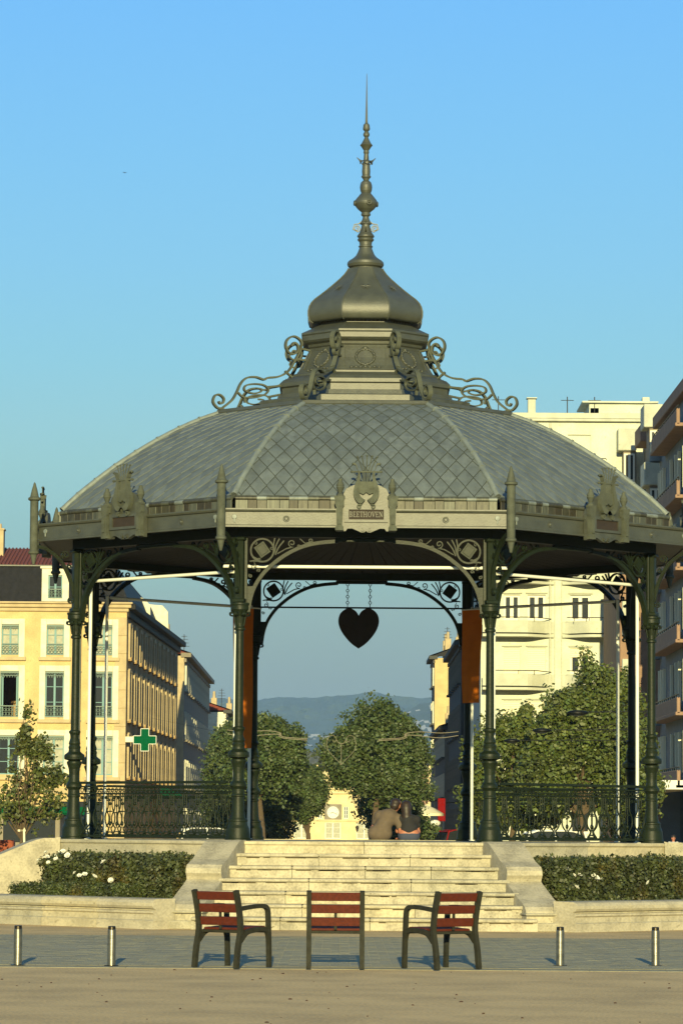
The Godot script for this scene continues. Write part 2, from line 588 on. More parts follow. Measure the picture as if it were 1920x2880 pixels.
func make_roof(bs: Node3D) -> void:
	roof_at(0)
	var S: float = roof_s[-1]
	var under := MB.new()
	var pr := []
	for e in ROOF:
		pr.append(Vector2(e[0], e[1]))
	under.oct(pr)
	part(bs, "roof_deck", under.mesh(), M.deck)
	var W := 0.252
	var H := 0.46
	var fp := PackedVector2Array()
	for i in ROOF.size():
		fp.append(Vector2(TAN * ROOF[i][0] - 0.02, roof_s[i]))
	for i in range(ROOF.size() - 1, -1, -1):
		fp.append(Vector2(-TAN * ROOF[i][0] + 0.02, roof_s[i]))
	var rest := [MB.new(), MB.new(), MB.new()]
	var front := []
	var rows := int(S / (H * 0.5)) + 2
	for k in 8:
		rng.seed = 500 + k
		for j in rows:
			var sc := j * H * 0.5
			for i in range(-9, 10):
				var uc := i * W + (W * 0.5 if j % 2 == 1 else 0.0)
				var g := 0.005
				var dia := PackedVector2Array([Vector2(uc, sc + H * 0.5 - g), Vector2(uc + W * 0.5 - g, sc), Vector2(uc, sc - H * 0.5 + g), Vector2(uc - W * 0.5 + g, sc)])
				var cut := Geometry2D.intersect_polygons(dia, fp)
				var wob := rng.randf_range(-0.002, 0.003)
				var tone := rng.randi() % 3
				for poly in cut:
					if poly.size() < 3:
						continue
					var ar := 0.0
					for z in poly.size():
						ar += poly[z].cross(poly[(z + 1) % poly.size()])
					if absf(ar) < 0.0008:
						continue
					if k == 0:
						var b := MB.new()
						shingle(b, poly, sc + H * 0.5, H, wob)
						front.append([b.mesh(), ["tile_a", "tile_b", "tile_c"][tone]])
					else:
						rest[tone].xf = face(k)
						shingle(rest[tone], poly, sc + H * 0.5, H, wob)
	for e in front:
		part(bs, "shingle", e[0], M[e[1]])
	for i in 3:
		var o := part(bs, "shingles", rest[i].mesh(), M[["tile_a", "tile_b", "tile_c"][i]])
		o.set_meta("kind", "stuff")
	for k in 8:
		var pth := []
		for i in ROOF.size():
			pth.append(ov(ROOF[i][0] + 0.012, k, ROOF[i][1] + 0.012))
		var b := MB.new()
		b.tube(smooth(pth, 2), 0.05, 0.042, 8)
		for i in 9:   # lapped sleeves of the hip cover
			var q := smooth(pth, 2)
			var at: Vector3 = q[i * 2 if i * 2 < q.size() else q.size() - 2]
			var to: Vector3 = q[min(i * 2 + 1, q.size() - 1)]
			b.tube([at, at.lerp(to, 0.12)], 0.058, 0.056, 8)
		part(bs, "hip_rib", b.mesh(), M.hip)


func make_eaves(bs: Node3D) -> void:
	var b := MB.new()
	b.oct(v2([[4.5, 5.87], [4.66, 5.87], [4.66, 6.02], [4.5, 6.02], [4.5, 5.87]]))
	part(bs, "ring_beam", b.mesh(), M.iron)
	b = MB.new()
	b.oct(v2([[5.14, 5.99], [4.6, 6.025]]))
	part(bs, "soffit", b.mesh(), M.iron)
	for k in 8:
		b = MB.new()
		var hw := 5.2 * TAN - 0.004
		var pr := [Vector2(5.13, 5.975), Vector2(5.2, 5.975), Vector2(5.2, 6.0), Vector2(5.185, 6.01), Vector2(5.185, 6.2), Vector2(5.22, 6.21), Vector2(5.235, 6.235), Vector2(5.235, 6.255), Vector2(5.16, 6.255), Vector2(5.16, 6.0)]
		for i in pr.size():
			var a: Vector2 = pr[i]
			var c: Vector2 = pr[(i + 1) % pr.size()]
			var e := c - a
			b.quad(Vector3(-a.x * TAN, a.y, a.x), Vector3(a.x * TAN, a.y, a.x), Vector3(c.x * TAN, c.y, c.x), Vector3(-c.x * TAN, c.y, c.x), Vector3(0, -e.x, e.y))
		var f := part(bs, "fascia", b.mesh(), M.zinc, face(k))
		for x: float in [-1.2, 1.2]:
			b = MB.new()
			b.lathe(v2([[0.0, 0.022], [0.02, 0.02], [0.028, 0.008], [0.045, 0.012], [0.05, 0.0]]), 14)
			part(f, "rosette", b.mesh(), M.zinc, Transform3D(Basis(Vector3.RIGHT, PI / 2), Vector3(x, 6.1, 5.186)))
		for x: float in [-1.98, 1.98]:
			b = MB.new()
			b.lathe(v2([[0.0, 0.02], [0.035, 0.018], [0.04, 0.0]]), 12)
			b.cbox(Vector3(0, 0.008, 0.055), Vector3(0.022, 0.014, 0.06), 0.004)
			part(f, "hook_plate", b.mesh(), M.hip, Transform3D(Basis(Vector3.RIGHT, PI / 2), Vector3(x, 6.13, 5.186)))
		# gutter floor, run-off panels and the lapped ends above them
		b = MB.new()
		b.quad(Vector3(-5.17 * TAN, 6.2, 5.17), Vector3(5.17 * TAN, 6.2, 5.17), Vector3(4.84 * TAN, 6.22, 4.84), Vector3(-4.84 * TAN, 6.22, 4.84), Vector3.UP)
		part(bs, "gutter", b.mesh(), M.zinc, face(k))
		rng.seed = 900 + k
		var x := -1.98
		while x < 1.95:
			var w := rng.randf_range(0.13, 0.2)
			w = minf(w, 1.99 - x)
			b = MB.new()
			b.cbox(Vector3(x + w * 0.5, 6.32, 4.86 + rng.randf_range(0, 0.004)), Vector3(w - 0.004, 0.2, 0.03), 0.003)
			part(f, "gutter_panel", b.mesh(), M[["panel_a", "panel_b", "panel_a", "panel_c"][rng.randi() % 4]])
			b = MB.new()
			b.tube([Vector3(x + 0.001, 6.442, 4.868), Vector3(x + w - 0.001, 6.442, 4.868)], 0.034 + rng.randf_range(-0.003, 0.004), -1, 8)
			part(f, "lapped_end", b.mesh(), M[["panel_b", "hip", "panel_a"][rng.randi() % 3]])
			x += w
	var pipe := MB.new()
	pipe.lathe(v2([[0.0, 5.6], [0.02, 5.61], [0.055, 5.76], [0.085, 5.785], [0.085, 5.81], [0.066, 5.83], [0.066, 6.62], [0.1, 6.64], [0.1, 6.67], [0.07, 6.69], [0.045, 6.8], [0.028, 6.86], [0.018, 6.9], [0.0, 6.93]]), 16)
	var pm := pipe.mesh()
	for k in 8:
		part(bs, "corner_post", pm, M.lead, Transform3D(Basis.IDENTITY, ov(5.26, k)))


func make_ceiling(bs: Node3D) -> void:
	for k in 8:
		var n := 14
		for i in n:
			var u0 := -1.0 + 2.0 * i / n + 0.004
			var u1 := -1.0 + 2.0 * (i + 1) / n - 0.004
			var b := MB.new()
			var q := []
			for e in [[4.5, 5.99], [0.5, 6.42]]:
				q.append(Vector3(u0 * e[0] * TAN, e[1], e[0]))
				q.append(Vector3(u1 * e[0] * TAN, e[1], e[0]))
			b.quad(q[0], q[1], q[3], q[2], Vector3.DOWN)
			var up := Vector3(0, 0.03, 0)
			b.quad(q[0], q[2], q[2] + up, q[0] + up, Vector3.LEFT)
			b.quad(q[1], q[3], q[3] + up, q[1] + up, Vector3.RIGHT)
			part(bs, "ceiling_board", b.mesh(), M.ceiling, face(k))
	var c := MB.new()
	c.oct(v2([[4.55, 6.04], [0.0, 6.48]]))
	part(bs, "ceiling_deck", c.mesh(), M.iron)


func make_lantern(bs: Node3D) -> void:
	var b := MB.new()
	b.oct(v2([[2.4, 8.17], [2.42, 8.2], [2.4, 8.25], [2.3, 8.27], [1.78, 8.33], [1.72, 8.33], [1.72, 8.43], [1.66, 8.45], [1.45, 8.47]]))
	part(bs, "roof_collar", b.mesh(), M.zinc)
	b = MB.new()
	b.oct(v2([[1.45, 8.45], [1.42, 8.55], [1.36, 8.56], [1.36, 8.66], [1.4, 8.68], [1.4, 8.74], [1.34, 8.8], [1.22, 8.85], [1.18, 8.87], [1.18, 8.9], [1.13, 8.92]]))
	part(bs, "lantern_base", b.mesh(), M.zinc)
	b = MB.new()
	b.oct(v2([[1.13, 8.91], [1.07, 9.0], [1.0, 9.13], [0.95, 9.25], [0.9, 9.36]]))
	var body := part(bs, "lantern_body", b.mesh(), M.zinc)
	b = MB.new()
	b.torus(Vector3.ZERO, 0.15, 0.022, Basis.IDENTITY, 24, 6)
	for k in 16:
		var a := TAU * k / 16
		b.ball(Vector3(cos(a) * 0.15, sin(a) * 0.15, 0.012), Vector3(0.024, 0.024, 0.02), 6, 4)
	b.ball(Vector3(0, 0.17, 0.012), Vector3(0.05, 0.028, 0.026), 8, 4)
	b.ball(Vector3(0, -0.17, 0.012), Vector3(0.028, 0.028, 0.028), 8, 4)
	for k in range(-3, 4):
		b.ball(Vector3(k * 0.075, -0.2 - 0.01 * absf(k % 2), 0.008), Vector3(0.035, 0.02, 0.018), 6, 4)
	var wreath := b.mesh()
	b = MB.new()
	for e in [[-0.33, 0.0, 0.012, 0.36], [0.33, 0.0, 0.012, 0.36]]:
		b.cbox(Vector3(e[0], e[1], 0.004), Vector3(e[2], e[3], 0.014), 0.003)
	b.cbox(Vector3(0, 0.185, 0.004), Vector3(0.64, 0.014, 0.014), 0.003)
	var pframe := b.mesh()
	for k in 8:
		var tf := face(k) * Transform3D(Basis(Vector3.RIGHT, -atan2(0.23, 0.45)), Vector3(0, 9.14, 1.003))
		part(body, "wreath", wreath, M.zinc, tf)
		part(body, "panel_frame", pframe, M.zinc, tf)
	b = MB.new()
	b.oct(v2([[0.88, 9.33], [0.93, 9.37], [0.94, 9.41], [1.0, 9.44], [1.03, 9.47], [1.03, 9.55], [1.05, 9.57], [1.05, 9.6], [0.95, 9.65], [0.82, 9.72], [0.76, 9.75], [0.74, 9.75], [0.74, 9.8]]))
	part(bs, "cornice", b.mesh(), M.zinc)
	b = MB.new()
	b.oct(v2([[0.73, 9.78], [0.73, 9.92]]))
	var drum := part(bs, "drum", b.mesh(), M.panel_c)
	b = MB.new()
	for k in 8:
		for i in 9:
			b.xf = face(k)
			b.cbox(Vector3(-0.27 + i * 0.067, 9.83, 0.735), Vector3(0.03, 0.12, 0.016), 0.004)
	part(drum, "drum_flutes", b.mesh(), M.panel_c)
	# onion dome, eight gores with seams
	var dome := [Vector2(0.73, 9.81), Vector2(0.86, 9.785), Vector2(0.915, 9.82), Vector2(0.938, 9.9), Vector2(0.94, 9.98), Vector2(0.92, 10.06), Vector2(0.885, 10.125), Vector2(0.83, 10.185), Vector2(0.765, 10.238), Vector2(0.65, 10.335), Vector2(0.535, 10.44), Vector2(0.425, 10.545), Vector2(0.345, 10.633), Vector2(0.3, 10.7), Vector2(0.28, 10.74)]
	b = MB.new()
	gores(b, dome)
	var dm := part(bs, "onion_dome", b.mesh(), M.zinc)
	for k in 8:
		var pth := []
		for e in dome.slice(1):
			pth.append(ov(e.x + 0.003, k, e.y))
		b = MB.new()
		b.tube(pth, 0.014, 0.01, 6)
		part(dm, "seam", b.mesh(), M.zinc)
		b = MB.new()
		for i in 6:
			var a := TAU * i / 6
			b.flat(Vector3(cos(a) * 0.1, sin(a) * 0.1, 0.004), Vector3(cos(a + 0.52) * 0.032, sin(a + 0.52) * 0.032, 0.01), Vector3(0, 0, 0.03), Vector3.BACK)
			b.flat(Vector3(cos(a) * 0.1, sin(a) * 0.1, 0.004), Vector3(cos(a - 0.52) * 0.032, sin(a - 0.52) * 0.032, 0.01), Vector3(0, 0, 0.03), Vector3.BACK)
		part(dm, "star", b.mesh(), M.zinc, face(k) * Transform3D(Basis(Vector3.RIGHT, -0.87), Vector3(0, 10.36, 0.63)))
	b = MB.new()
	var fin := [[0.282, 10.71], [0.25, 10.715], [0.26, 10.76], [0.29, 10.78], [0.306, 10.82], [0.3, 10.86], [0.278, 10.884], [0.25, 10.9], [0.2, 10.935], [0.16, 10.975], [0.135, 11.021], [0.112, 11.08], [0.104, 11.11], [0.12, 11.12], [0.118, 11.135], [0.1, 11.145], [0.106, 11.2], [0.135, 11.23], [0.138, 11.245], [0.12, 11.27], [0.143, 11.29], [0.143, 11.305], [0.126, 11.331], [0.105, 11.36], [0.09, 11.395], [0.075, 11.45], [0.068, 11.495], [0.098, 11.505], [0.098, 11.52], [0.08, 11.545], [0.058, 11.59], [0.05, 11.63], [0.075, 11.65], [0.08, 11.67], [0.07, 11.7], [0.1, 11.727], [0.14, 11.76], [0.168, 11.796], [0.188, 11.83], [0.195, 11.856], [0.19, 11.885], [0.172, 11.92], [0.148, 11.95], [0.118, 11.986], [0.09, 12.02], [0.08, 12.03], [0.095, 12.07], [0.103, 12.12], [0.1, 12.16], [0.085, 12.21], [0.06, 12.235], [0.045, 12.244], [0.055, 12.27], [0.08, 12.3], [0.08, 12.315], [0.066, 12.33], [0.07, 12.4], [0.064, 12.486], [0.054, 12.54], [0.045, 12.6], [0.038, 12.69], [0.048, 12.72], [0.042, 12.75], [0.075, 12.8], [0.106, 12.84], [0.075, 12.88], [0.04, 12.95], [0.03, 12.975], [0.05, 13.0], [0.054, 13.025], [0.046, 13.05], [0.03, 13.075], [0.055, 13.1], [0.06, 13.12], [0.05, 13.19], [0.025, 13.215], [0.02, 13.25], [0.012, 13.6], [0.004, 14.05], [0.0, 14.06]]
	b.lathe(v2(fin), 16)
	var fn := part(bs, "finial", b.mesh(), M.zinc)
	for k in 4:
		b = MB.new()
		b.torus(Vector3.ZERO, 0.038, 0.012, Basis.IDENTITY, 14, 5)
		b.ball(Vector3.ZERO, Vector3(0.018, 0.018, 0.018), 8, 5)
		part(fn, "boss", b.mesh(), M.zinc, Transform3D(Basis(Vector3.UP, 0.28 + k * PI / 2), Vector3.ZERO) * Transform3D(Basis.IDENTITY, Vector3(0, 11.85, 0.195)))
		b = MB.new()
		curl(b, Vector2(0.15, 11.43), 0.062, 250, -1.5, 0.03, 0.016, [Vector2(0.07, 11.55), Vector2(0.12, 11.51), Vector2(0.19, 11.5), Vector2(0.215, 11.42)])
		part(fn, "scroll_handle", b.mesh(), M.zinc, Transform3D(Basis(Vector3.UP, k * PI / 2), Vector3.ZERO))
		b = MB.new()   # small trumpet on its bent stalk
		b.tube(smooth([Vector3(0.05, 12.5, 0), Vector3(0.08, 12.53, 0), Vector3(0.13, 12.6, 0)], 3), 0.008, -1, 6)
		b.xf = Transform3D(Basis(Vector3.BACK, 2.3), Vector3(0.13, 12.6, 0))
		b.lathe(v2([[0.006, -0.04], [0.012, 0.02], [0.024, 0.05], [0.05, 0.075], [0.0, 0.06]]), 10)
		part(fn, "trumpet", b.mesh(), M.zinc, Transform3D(Basis(Vector3.UP, k * PI / 2 + 0.2), Vector3.ZERO))
	# eight iron S-scrolls down the hips
	var sc := MB.new()
	var cv := func(a: Array) -> Array:
		var q := []
		for e in a:
			q.append(Vector2((783.0 - e[0]) * 0.003723, 8.551 + (690.0 - e[1]) * 0.0035))
		return q
	var main: Array = cv.call([[108, 765], [150, 728], [172, 690], [192, 645], [220, 618], [262, 612], [300, 622], [318, 612], [370, 603], [415, 575], [445, 525], [468, 480], [478, 440], [465, 418], [437, 408], [410, 425], [402, 455], [415, 485], [440, 492], [460, 475], [458, 448], [440, 438], [428, 455]])
	sc.bar(flat3(smooth(main, 4)), Vector3.BACK, 0.075, 0.03)
	sc.bar(flat3(smooth(cv.call([[108, 765], [85, 768], [63, 742], [70, 712], [92, 705], [112, 722], [108, 742], [94, 745], [90, 735]]), 4)), Vector3.BACK, 0.075, 0.03)
	sc.bar(flat3(smooth(cv.call([[180, 690], [205, 710], [260, 708], [305, 692], [322, 668], [300, 648], [255, 645], [215, 655], [210, 678], [250, 690], [285, 680], [288, 668], [265, 665]]), 4)), Vector3.BACK, 0.065, 0.026)
	sc.bar(flat3(smooth(cv.call([[478, 480], [470, 510], [440, 520], [420, 505], [430, 490]]), 4)), Vector3.BACK, 0.06, 0.026)
	for e in [[[480, 465], [545, 475]], [[318, 655], [385, 645]], [[400, 575], [436, 605]], [[210, 712], [212, 735]], [[455, 515], [520, 520]]]:
		sc.bar(flat3(cv.call(e)), Vector3.BACK, 0.05, 0.03)
	var sm := sc.mesh()
	for k in 8:
		part(bs, "scroll_bracket", sm, M.lead, Transform3D(Basis(Vector3.UP, deg_to_rad(22.5 + 45.0 * k) - PI / 2), Vector3.ZERO))


func gores(b: MB, prof: Array) -> void:   # octagonal, smooth up and down, flat across each gore
	var nr := []
	for i in prof.size():
		var t: Vector2 = prof[min(i + 1, prof.size() - 1)] - prof[max(i - 1, 0)]
		nr.append(Vector2(t.y, -t.x).normalized())
	for k in 8:
		b.xf = face(k)
		for i in prof.size() - 1:
			var a: Vector2 = prof[i]
			var c: Vector2 = prof[i + 1]
			var n0 := Vector3(0, nr[i].y, nr[i].x)
			var n1 := Vector3(0, nr[i + 1].y, nr[i + 1].x)
			b.quad_n(Vector3(-a.x * TAN, a.y, a.x), Vector3(a.x * TAN, a.y, a.x), Vector3(c.x * TAN, c.y, c.x), Vector3(-c.x * TAN, c.y, c.x), n0, n0, n1, n1)


# cartouche with a lyre: drawn in pixels of a zoom on the photograph's front one, then to metres
func cpx(a: Array) -> Array:
	var q := []
	for e in a:
		q.append(Vector2((e[0] - 800.0) * 0.001157, 5.91 + (1210.0 - e[1]) * 0.001157))
	return q


func make_cartouches(bs: Node3D) -> void:
	var d := {}
	var b := MB.new()
	var half := [[800, 1200], [780, 1218], [740, 1222], [690, 1200], [620, 1170], [560, 1172], [535, 1205], [410, 1210], [408, 860], [430, 800], [500, 730], [540, 650], [640, 600], [800, 590]]
	var pl := cpx(half)
	for i in range(half.size() - 2, 0, -1):
		pl.append(cpx([[1600 - half[i][0], half[i][1]]])[0])
	b.extrude(PackedVector2Array(pl), 5.2, 5.27)
	d.back = b.mesh()
	b = MB.new()
	b.extrude(PackedVector2Array(cpx([[515, 885], [1085, 885], [1085, 925], [515, 925]])), 5.26, 5.3)
	b.extrude(PackedVector2Array(cpx([[515, 1055], [1085, 1055], [1085, 1090], [515, 1090]])), 5.26, 5.3)
	b.extrude(PackedVector2Array(cpx([[515, 925], [575, 925], [575, 1055], [515, 1055]])), 5.26, 5.3)
	b.extrude(PackedVector2Array(cpx([[1030, 925], [1085, 925], [1085, 1055], [1030, 1055]])), 5.26, 5.3)
	for s: float in [1.0, -1.0]:
		b.xf = Transform3D(Basis.from_scale(Vector3(s, 1, 1)), Vector3(0, 0, 5.28))
		curl(b, cpx([[845, 1180]])[0], 0.03, 200, 1.2, 0.03, 0.014)
		b.xf = Transform3D(Basis.from_scale(Vector3(s, 1, 1)), Vector3.ZERO)
		b.extrude(PackedVector2Array(cpx([[1085, 860], [1150, 855], [1150, 880], [1085, 885]])), 5.26, 5.3)
	d.frame = b.mesh()
	b = MB.new()
	b.extrude(PackedVector2Array(cpx([[575, 925], [1030, 925], [1030, 1055], [575, 1055]])), 5.26, 5.275)
	d.name = b.mesh()
	# side consoles with urns
	b = MB.new()
	var con := [[400, 1200], [400, 1160], [420, 1130], [412, 900], [395, 870], [395, 790], [385, 770], [385, 750], [525, 750], [525, 770], [515, 790], [515, 870], [500, 900], [490, 1130], [510, 1160], [510, 1200]]
	b.extrude(PackedVector2Array(cpx(con)), 5.27, 5.345)
	b.extrude(PackedVector2Array(cpx([[430, 1120], [475, 1120], [480, 920], [425, 920]])), 5.345, 5.365)
	var u: Vector2 = cpx([[462, 750]])[0]
	b.lathe(v2([[0.0, 0.0], [0.06, 0.0], [0.055, 0.02], [0.03, 0.05], [0.045, 0.09], [0.062, 0.13], [0.055, 0.15], [0.06, 0.165], [0.05, 0.19], [0.03, 0.23], [0.03, 0.26], [0.0, 0.27]]), 12, Vector3(u.x, u.y, 5.29))
	d.console = b.mesh()
	# lyre
	b = MB.new()
	for s: float in [1.0, -1.0]:
		b.xf = Transform3D(Basis.from_scale(Vector3(s, 1, 1)), Vector3.ZERO)
		var outer := smooth(cpx([[745, 850], [690, 835], [648, 775], [632, 700], [650, 610], [682, 520], [690, 430], [676, 355], [650, 318], [618, 330]]), 4)
		var inner := smooth(cpx([[640, 345], [662, 352], [680, 400], [716, 440], [720, 520], [712, 610], [706, 690], [730, 760], [785, 800]]), 4)
		inner.reverse()
		var no := outer.size()
		var ni := inner.size()
		for q in no - 1:   # the arm as a strip between its two outlines
			var o0: Vector2 = outer[q]
			var o1: Vector2 = outer[q + 1]
			var i0: Vector2 = inner[mini(int(round(float(q) * (ni - 1) / (no - 1))), ni - 1)]
			var i1: Vector2 = inner[mini(int(round(float(q + 1) * (ni - 1) / (no - 1))), ni - 1)]
			b.quad(Vector3(o0.x, o0.y, 5.345), Vector3(o1.x, o1.y, 5.345), Vector3(i1.x, i1.y, 5.345), Vector3(i0.x, i0.y, 5.345), Vector3.BACK)
			b.quad(Vector3(o0.x, o0.y, 5.27), Vector3(o1.x, o1.y, 5.27), Vector3(i1.x, i1.y, 5.27), Vector3(i0.x, i0.y, 5.27), Vector3.FORWARD)
			b.quad(Vector3(o0.x, o0.y, 5.345), Vector3(o1.x, o1.y, 5.345), Vector3(o1.x, o1.y, 5.27), Vector3(o0.x, o0.y, 5.27))
			b.quad(Vector3(i0.x, i0.y, 5.345), Vector3(i1.x, i1.y, 5.345), Vector3(i1.x, i1.y, 5.27), Vector3(i0.x, i0.y, 5.27))
	b.xf = Transform3D(Basis.from_scale(Vector3(1, 1, 1)), Vector3(0, 0, 5.3))
	curl(b, cpx([[712, 890]])[0], 0.04, 40, 1.2, 0.05, 0.02)
	b.xf = Transform3D(Basis.from_scale(Vector3(-1, 1, 1)), Vector3(0, 0, 5.3))
	curl(b, cpx([[712, 890]])[0], 0.04, 40, 1.2, 0.05, 0.02)
	b.xf = Transform3D.IDENTITY
	b.extrude(PackedVector2Array(cpx([[600, 425], [1005, 425], [1005, 442], [600, 442]])), 5.29, 5.325)
	b.extrude(PackedVector2Array(cpx([[715, 560], [885, 560], [905, 700], [840, 730], [800, 700], [760, 730], [695, 700]])), 5.27, 5.32)
	for e in [[610, 433], [990, 433], [628, 330], [972, 330]]:
		var p: Vector2 = cpx([e])[0]
		b.ball(Vector3(p.x, p.y, 5.31), Vector3(0.022, 0.022, 0.022), 8, 5)
	for i in 5:
		var p: Vector2 = cpx([[755 + i * 23, 640]])[0]
		var q: Vector2 = cpx([[[683, 740, 808, 874, 940][i], [238, 228, 222, 228, 238][i]]])[0]
		var m: Vector2 = cpx([[755 + i * 24, 440]])[0]
		b.tube(flat3(smooth([p, m, q], 4), 5.31), 0.008, 0.009, 5)
		b.ball(Vector3(q.x, q.y, 5.31), Vector3(0.018, 0.015, 0.018), 8, 5)
	d.lyre = b.mesh()
	for k in 8:
		var c := part(bs, "cartouche", d.back, M.zinc, face(k))
		part(c, "plaque_frame", d.frame, M.zinc)
		part(c, "name_plaque", d.name, M.plate_dark)
		part(c, "lyre", d.lyre, M.lead)
		part(c, "console", d.console, M.lead)
		part(c, "console", d.console, M.lead, Transform3D(Basis.from_scale(Vector3(-1, 1, 1)), Vector3.ZERO))
		if k == 0:
			var tm := TextMesh.new()
			var sf := SystemFont.new()
			sf.font_names = PackedStringArray(["Droid Serif"])
			tm.font = sf
			tm.text = "BEETHOVEN"
			tm.font_size = 32
			tm.pixel_size = 0.0031
			tm.depth = 0.012
			part(c, "lettering", tm, M.zinc, Transform3D(Basis.from_scale(Vector3(0.84, 1.1, 1)), Vector3(0, 6.165, 5.279)))


func make_railings(bs: Node3D) -> void:
	var rail := MB.new()
	var L := 3.46
	for e in [[0.05, 0.03], [0.83, 0.025], [0.89, 0.04], [0.72, 0.022]]:
		rail.cbox(Vector3(0, FLOOR_Y + e[0], 0), Vector3(L, e[1], 0.05), 0.005)
	for i in 38:
		rail.torus(Vector3(-L / 2 + (i + 0.5) * L / 38, FLOOR_Y + 0.772, 0), 0.032, 0.008, Basis.IDENTITY, 10, 4)
	var rm := rail.mesh()
	var b := MB.new()
	var Y := FLOOR_Y
	for s: float in [1.0, -1.0]:
		b.xf = Transform3D(Basis.from_scale(Vector3(s, 1, 1)), Vector3.ZERO)
		b.tube(flat3(smooth([Vector2(0.045, Y + 0.72), Vector2(0.045, Y + 0.54), Vector2(0.06, Y + 0.48), Vector2(0.1, Y + 0.41), Vector2(0.115, Y + 0.34), Vector2(0.1, Y + 0.26), Vector2(0.06, Y + 0.21), Vector2(0.03, Y + 0.18), Vector2(0.04, Y + 0.14), Vector2(0.08, Y + 0.09), Vector2(0.1, Y + 0.05)], 3)), 0.012, -1, 6)
		b.bar(flat3(smooth([Vector2(0.1, Y + 0.05), Vector2(0.07, Y + 0.1), Vector2(0.0, Y + 0.12)], 3)), Vector3.BACK, 0.03, 0.014)
		curl(b, Vector2(0.1, Y + 0.66), 0.03, 180, 1.2, 0.022, 0.01)
	b.xf = Transform3D.IDENTITY
	b.tube([Vector3(0, Y + 0.72, 0), Vector3(0, Y + 0.18, 0)], 0.009, -1, 6)
	b.ball(Vector3(0, Y + 0.25, 0), Vector3(0.03, 0.04, 0.02), 8, 6)
	b.cbox(Vector3(0, Y + 0.44, 0), Vector3(0.1, 0.02, 0.022), 0.004)
	b.ball(Vector3(0, Y + 0.56, 0), Vector3(0.022, 0.03, 0.02), 8, 5)
	b.cbox(Vector3(0, Y + 0.075, 0), Vector3(0.14, 0.018, 0.03), 0.004)
	var bm := b.mesh()
	for k in [1, 3, 5, 7]:
		var r := part(bs, "railing", rm, M.iron, face(k) * Transform3D(Basis.IDENTITY, Vector3(0, 0, 4.6)))
		for i in 12:
			part(r, "baluster", bm, M.iron, Transform3D(Basis.IDENTITY, Vector3(-L / 2 + (i + 0.5) * L / 12, 0, 0)))


func make_bandstand() -> void:
	var bs := thing("bandstand", "octagonal cast iron bandstand with grey scaled roof, onion dome and tall finial", "bandstand", Vector3(X0, 0, ZC))
	var cm := column_meshes()
	var A := 4.587
	for k in 8:
		var tf := Transform3D(Basis(Vector3.UP, deg_to_rad(22.5 + 45 * k)), ov(A, k, FLOOR_Y))
		var c := part(bs, "column", cm.shaft, M.iron, tf)
		part(c, "pedestal", cm.base, M.iron)
		part(c, "capital", cm.capital, M.iron)
		part(c, "upper_post", cm.post, M.iron)
	var bm := bay_meshes()
	for k in 8:
		var a := part(bs, "arch", bm.arch, M.iron, face(k) * Transform3D(Basis.IDENTITY, Vector3(0, 0, A)))
		part(a, "scrollwork", bm.curls, M.iron)
		for s: float in [-1.0, 1.0]:
			part(a, "ring", bm.ring, M.iron, Transform3D(Basis.from_scale(Vector3(s, 1, 1)), Vector3(1.57 * s, 5.67, 0)))
			part(a, "diamond_plate", bm.diamond, M.iron, Transform3D(Basis(Vector3.BACK, -0.62 * s), Vector3(1.57 * s, 5.68, 0)))
		part(bs, "eaves_bracket", bm.bracket, M.iron, Transform3D(Basis(Vector3.UP, deg_to_rad(22.5 + 45.0 * k) - PI / 2), ov(A, k)))
		var rod := MB.new()
		rod.tube([Vector3(-1.86, 5.38, 0), Vector3(1.86, 5.38, 0)], 0.016, -1, 8)
		if k >= 3 and k <= 5:
			part(bs, "tie_rod", rod.mesh(), M.iron, face(k) * Transform3D(Basis.IDENTITY, Vector3(0, 0, A)))
	make_railings(bs)
	make_eaves(bs)
	make_ceiling(bs)
	make_roof(bs)
	make_cartouches(bs)
	make_lantern(bs)


# ---------- leaves ----------

func leaf_cluster(count: int, radius: float, size: float, sd: int) -> ArrayMesh:
	var r := RandomNumberGenerator.new()
	r.seed = sd
	var b := MB.new()
	for i in count:
		var p := Vector3(r.randfn(), r.randfn(), r.randfn()) * radius * 0.55
		var n := (p.normalized() + Vector3(r.randfn(), r.randfn(), r.randfn()) * 0.4).normalized()
		var s := n.cross(Vector3(r.randfn(), r.randfn(), r.randfn())).normalized()
		var d := s.cross(n).normalized()
		var L := size * r.randf_range(0.7, 1.25)
		var w := L * r.randf_range(0.32, 0.42)
		var g := r.randf_range(0.85, 1.15)
		b.col = Color(0.13 * g * r.randf_range(0.9, 1.15), 0.165 * g, 0.06 * g * r.randf_range(0.8, 1.2))
		var a := p
		var t := p + d * L - n * L * 0.12
		var m := p + d * L * 0.45 + n * L * 0.04
		b.flat(a, m + s * w - n * L * 0.08, t)
		b.flat(a, t, m - s * w - n * L * 0.08)
	return b.mesh()


func scatter(parent: Node, called: String, mesh: Mesh, m: Material, xfs: Array, cols: Array) -> MultiMeshInstance3D:
	var mm := MultiMesh.new()
	mm.transform_format = MultiMesh.TRANSFORM_3D
	mm.use_colors = true
	mm.mesh = mesh
	mm.instance_count = xfs.size()
	for i in xfs.size():
		mm.set_instance_transform(i, xfs[i])
		mm.set_instance_color(i, cols[i])
	var o := MultiMeshInstance3D.new()
	o.name = numbered(parent, called)
	o.multimesh = mm
	o.material_override = m
	parent.add_child(o, true)
	return o


func rand_basis(s: float) -> Basis:
	return Basis.from_euler(Vector3(rng.randf() * TAU, rng.randf() * TAU, rng.randf() * TAU)).scaled(Vector3.ONE * s)


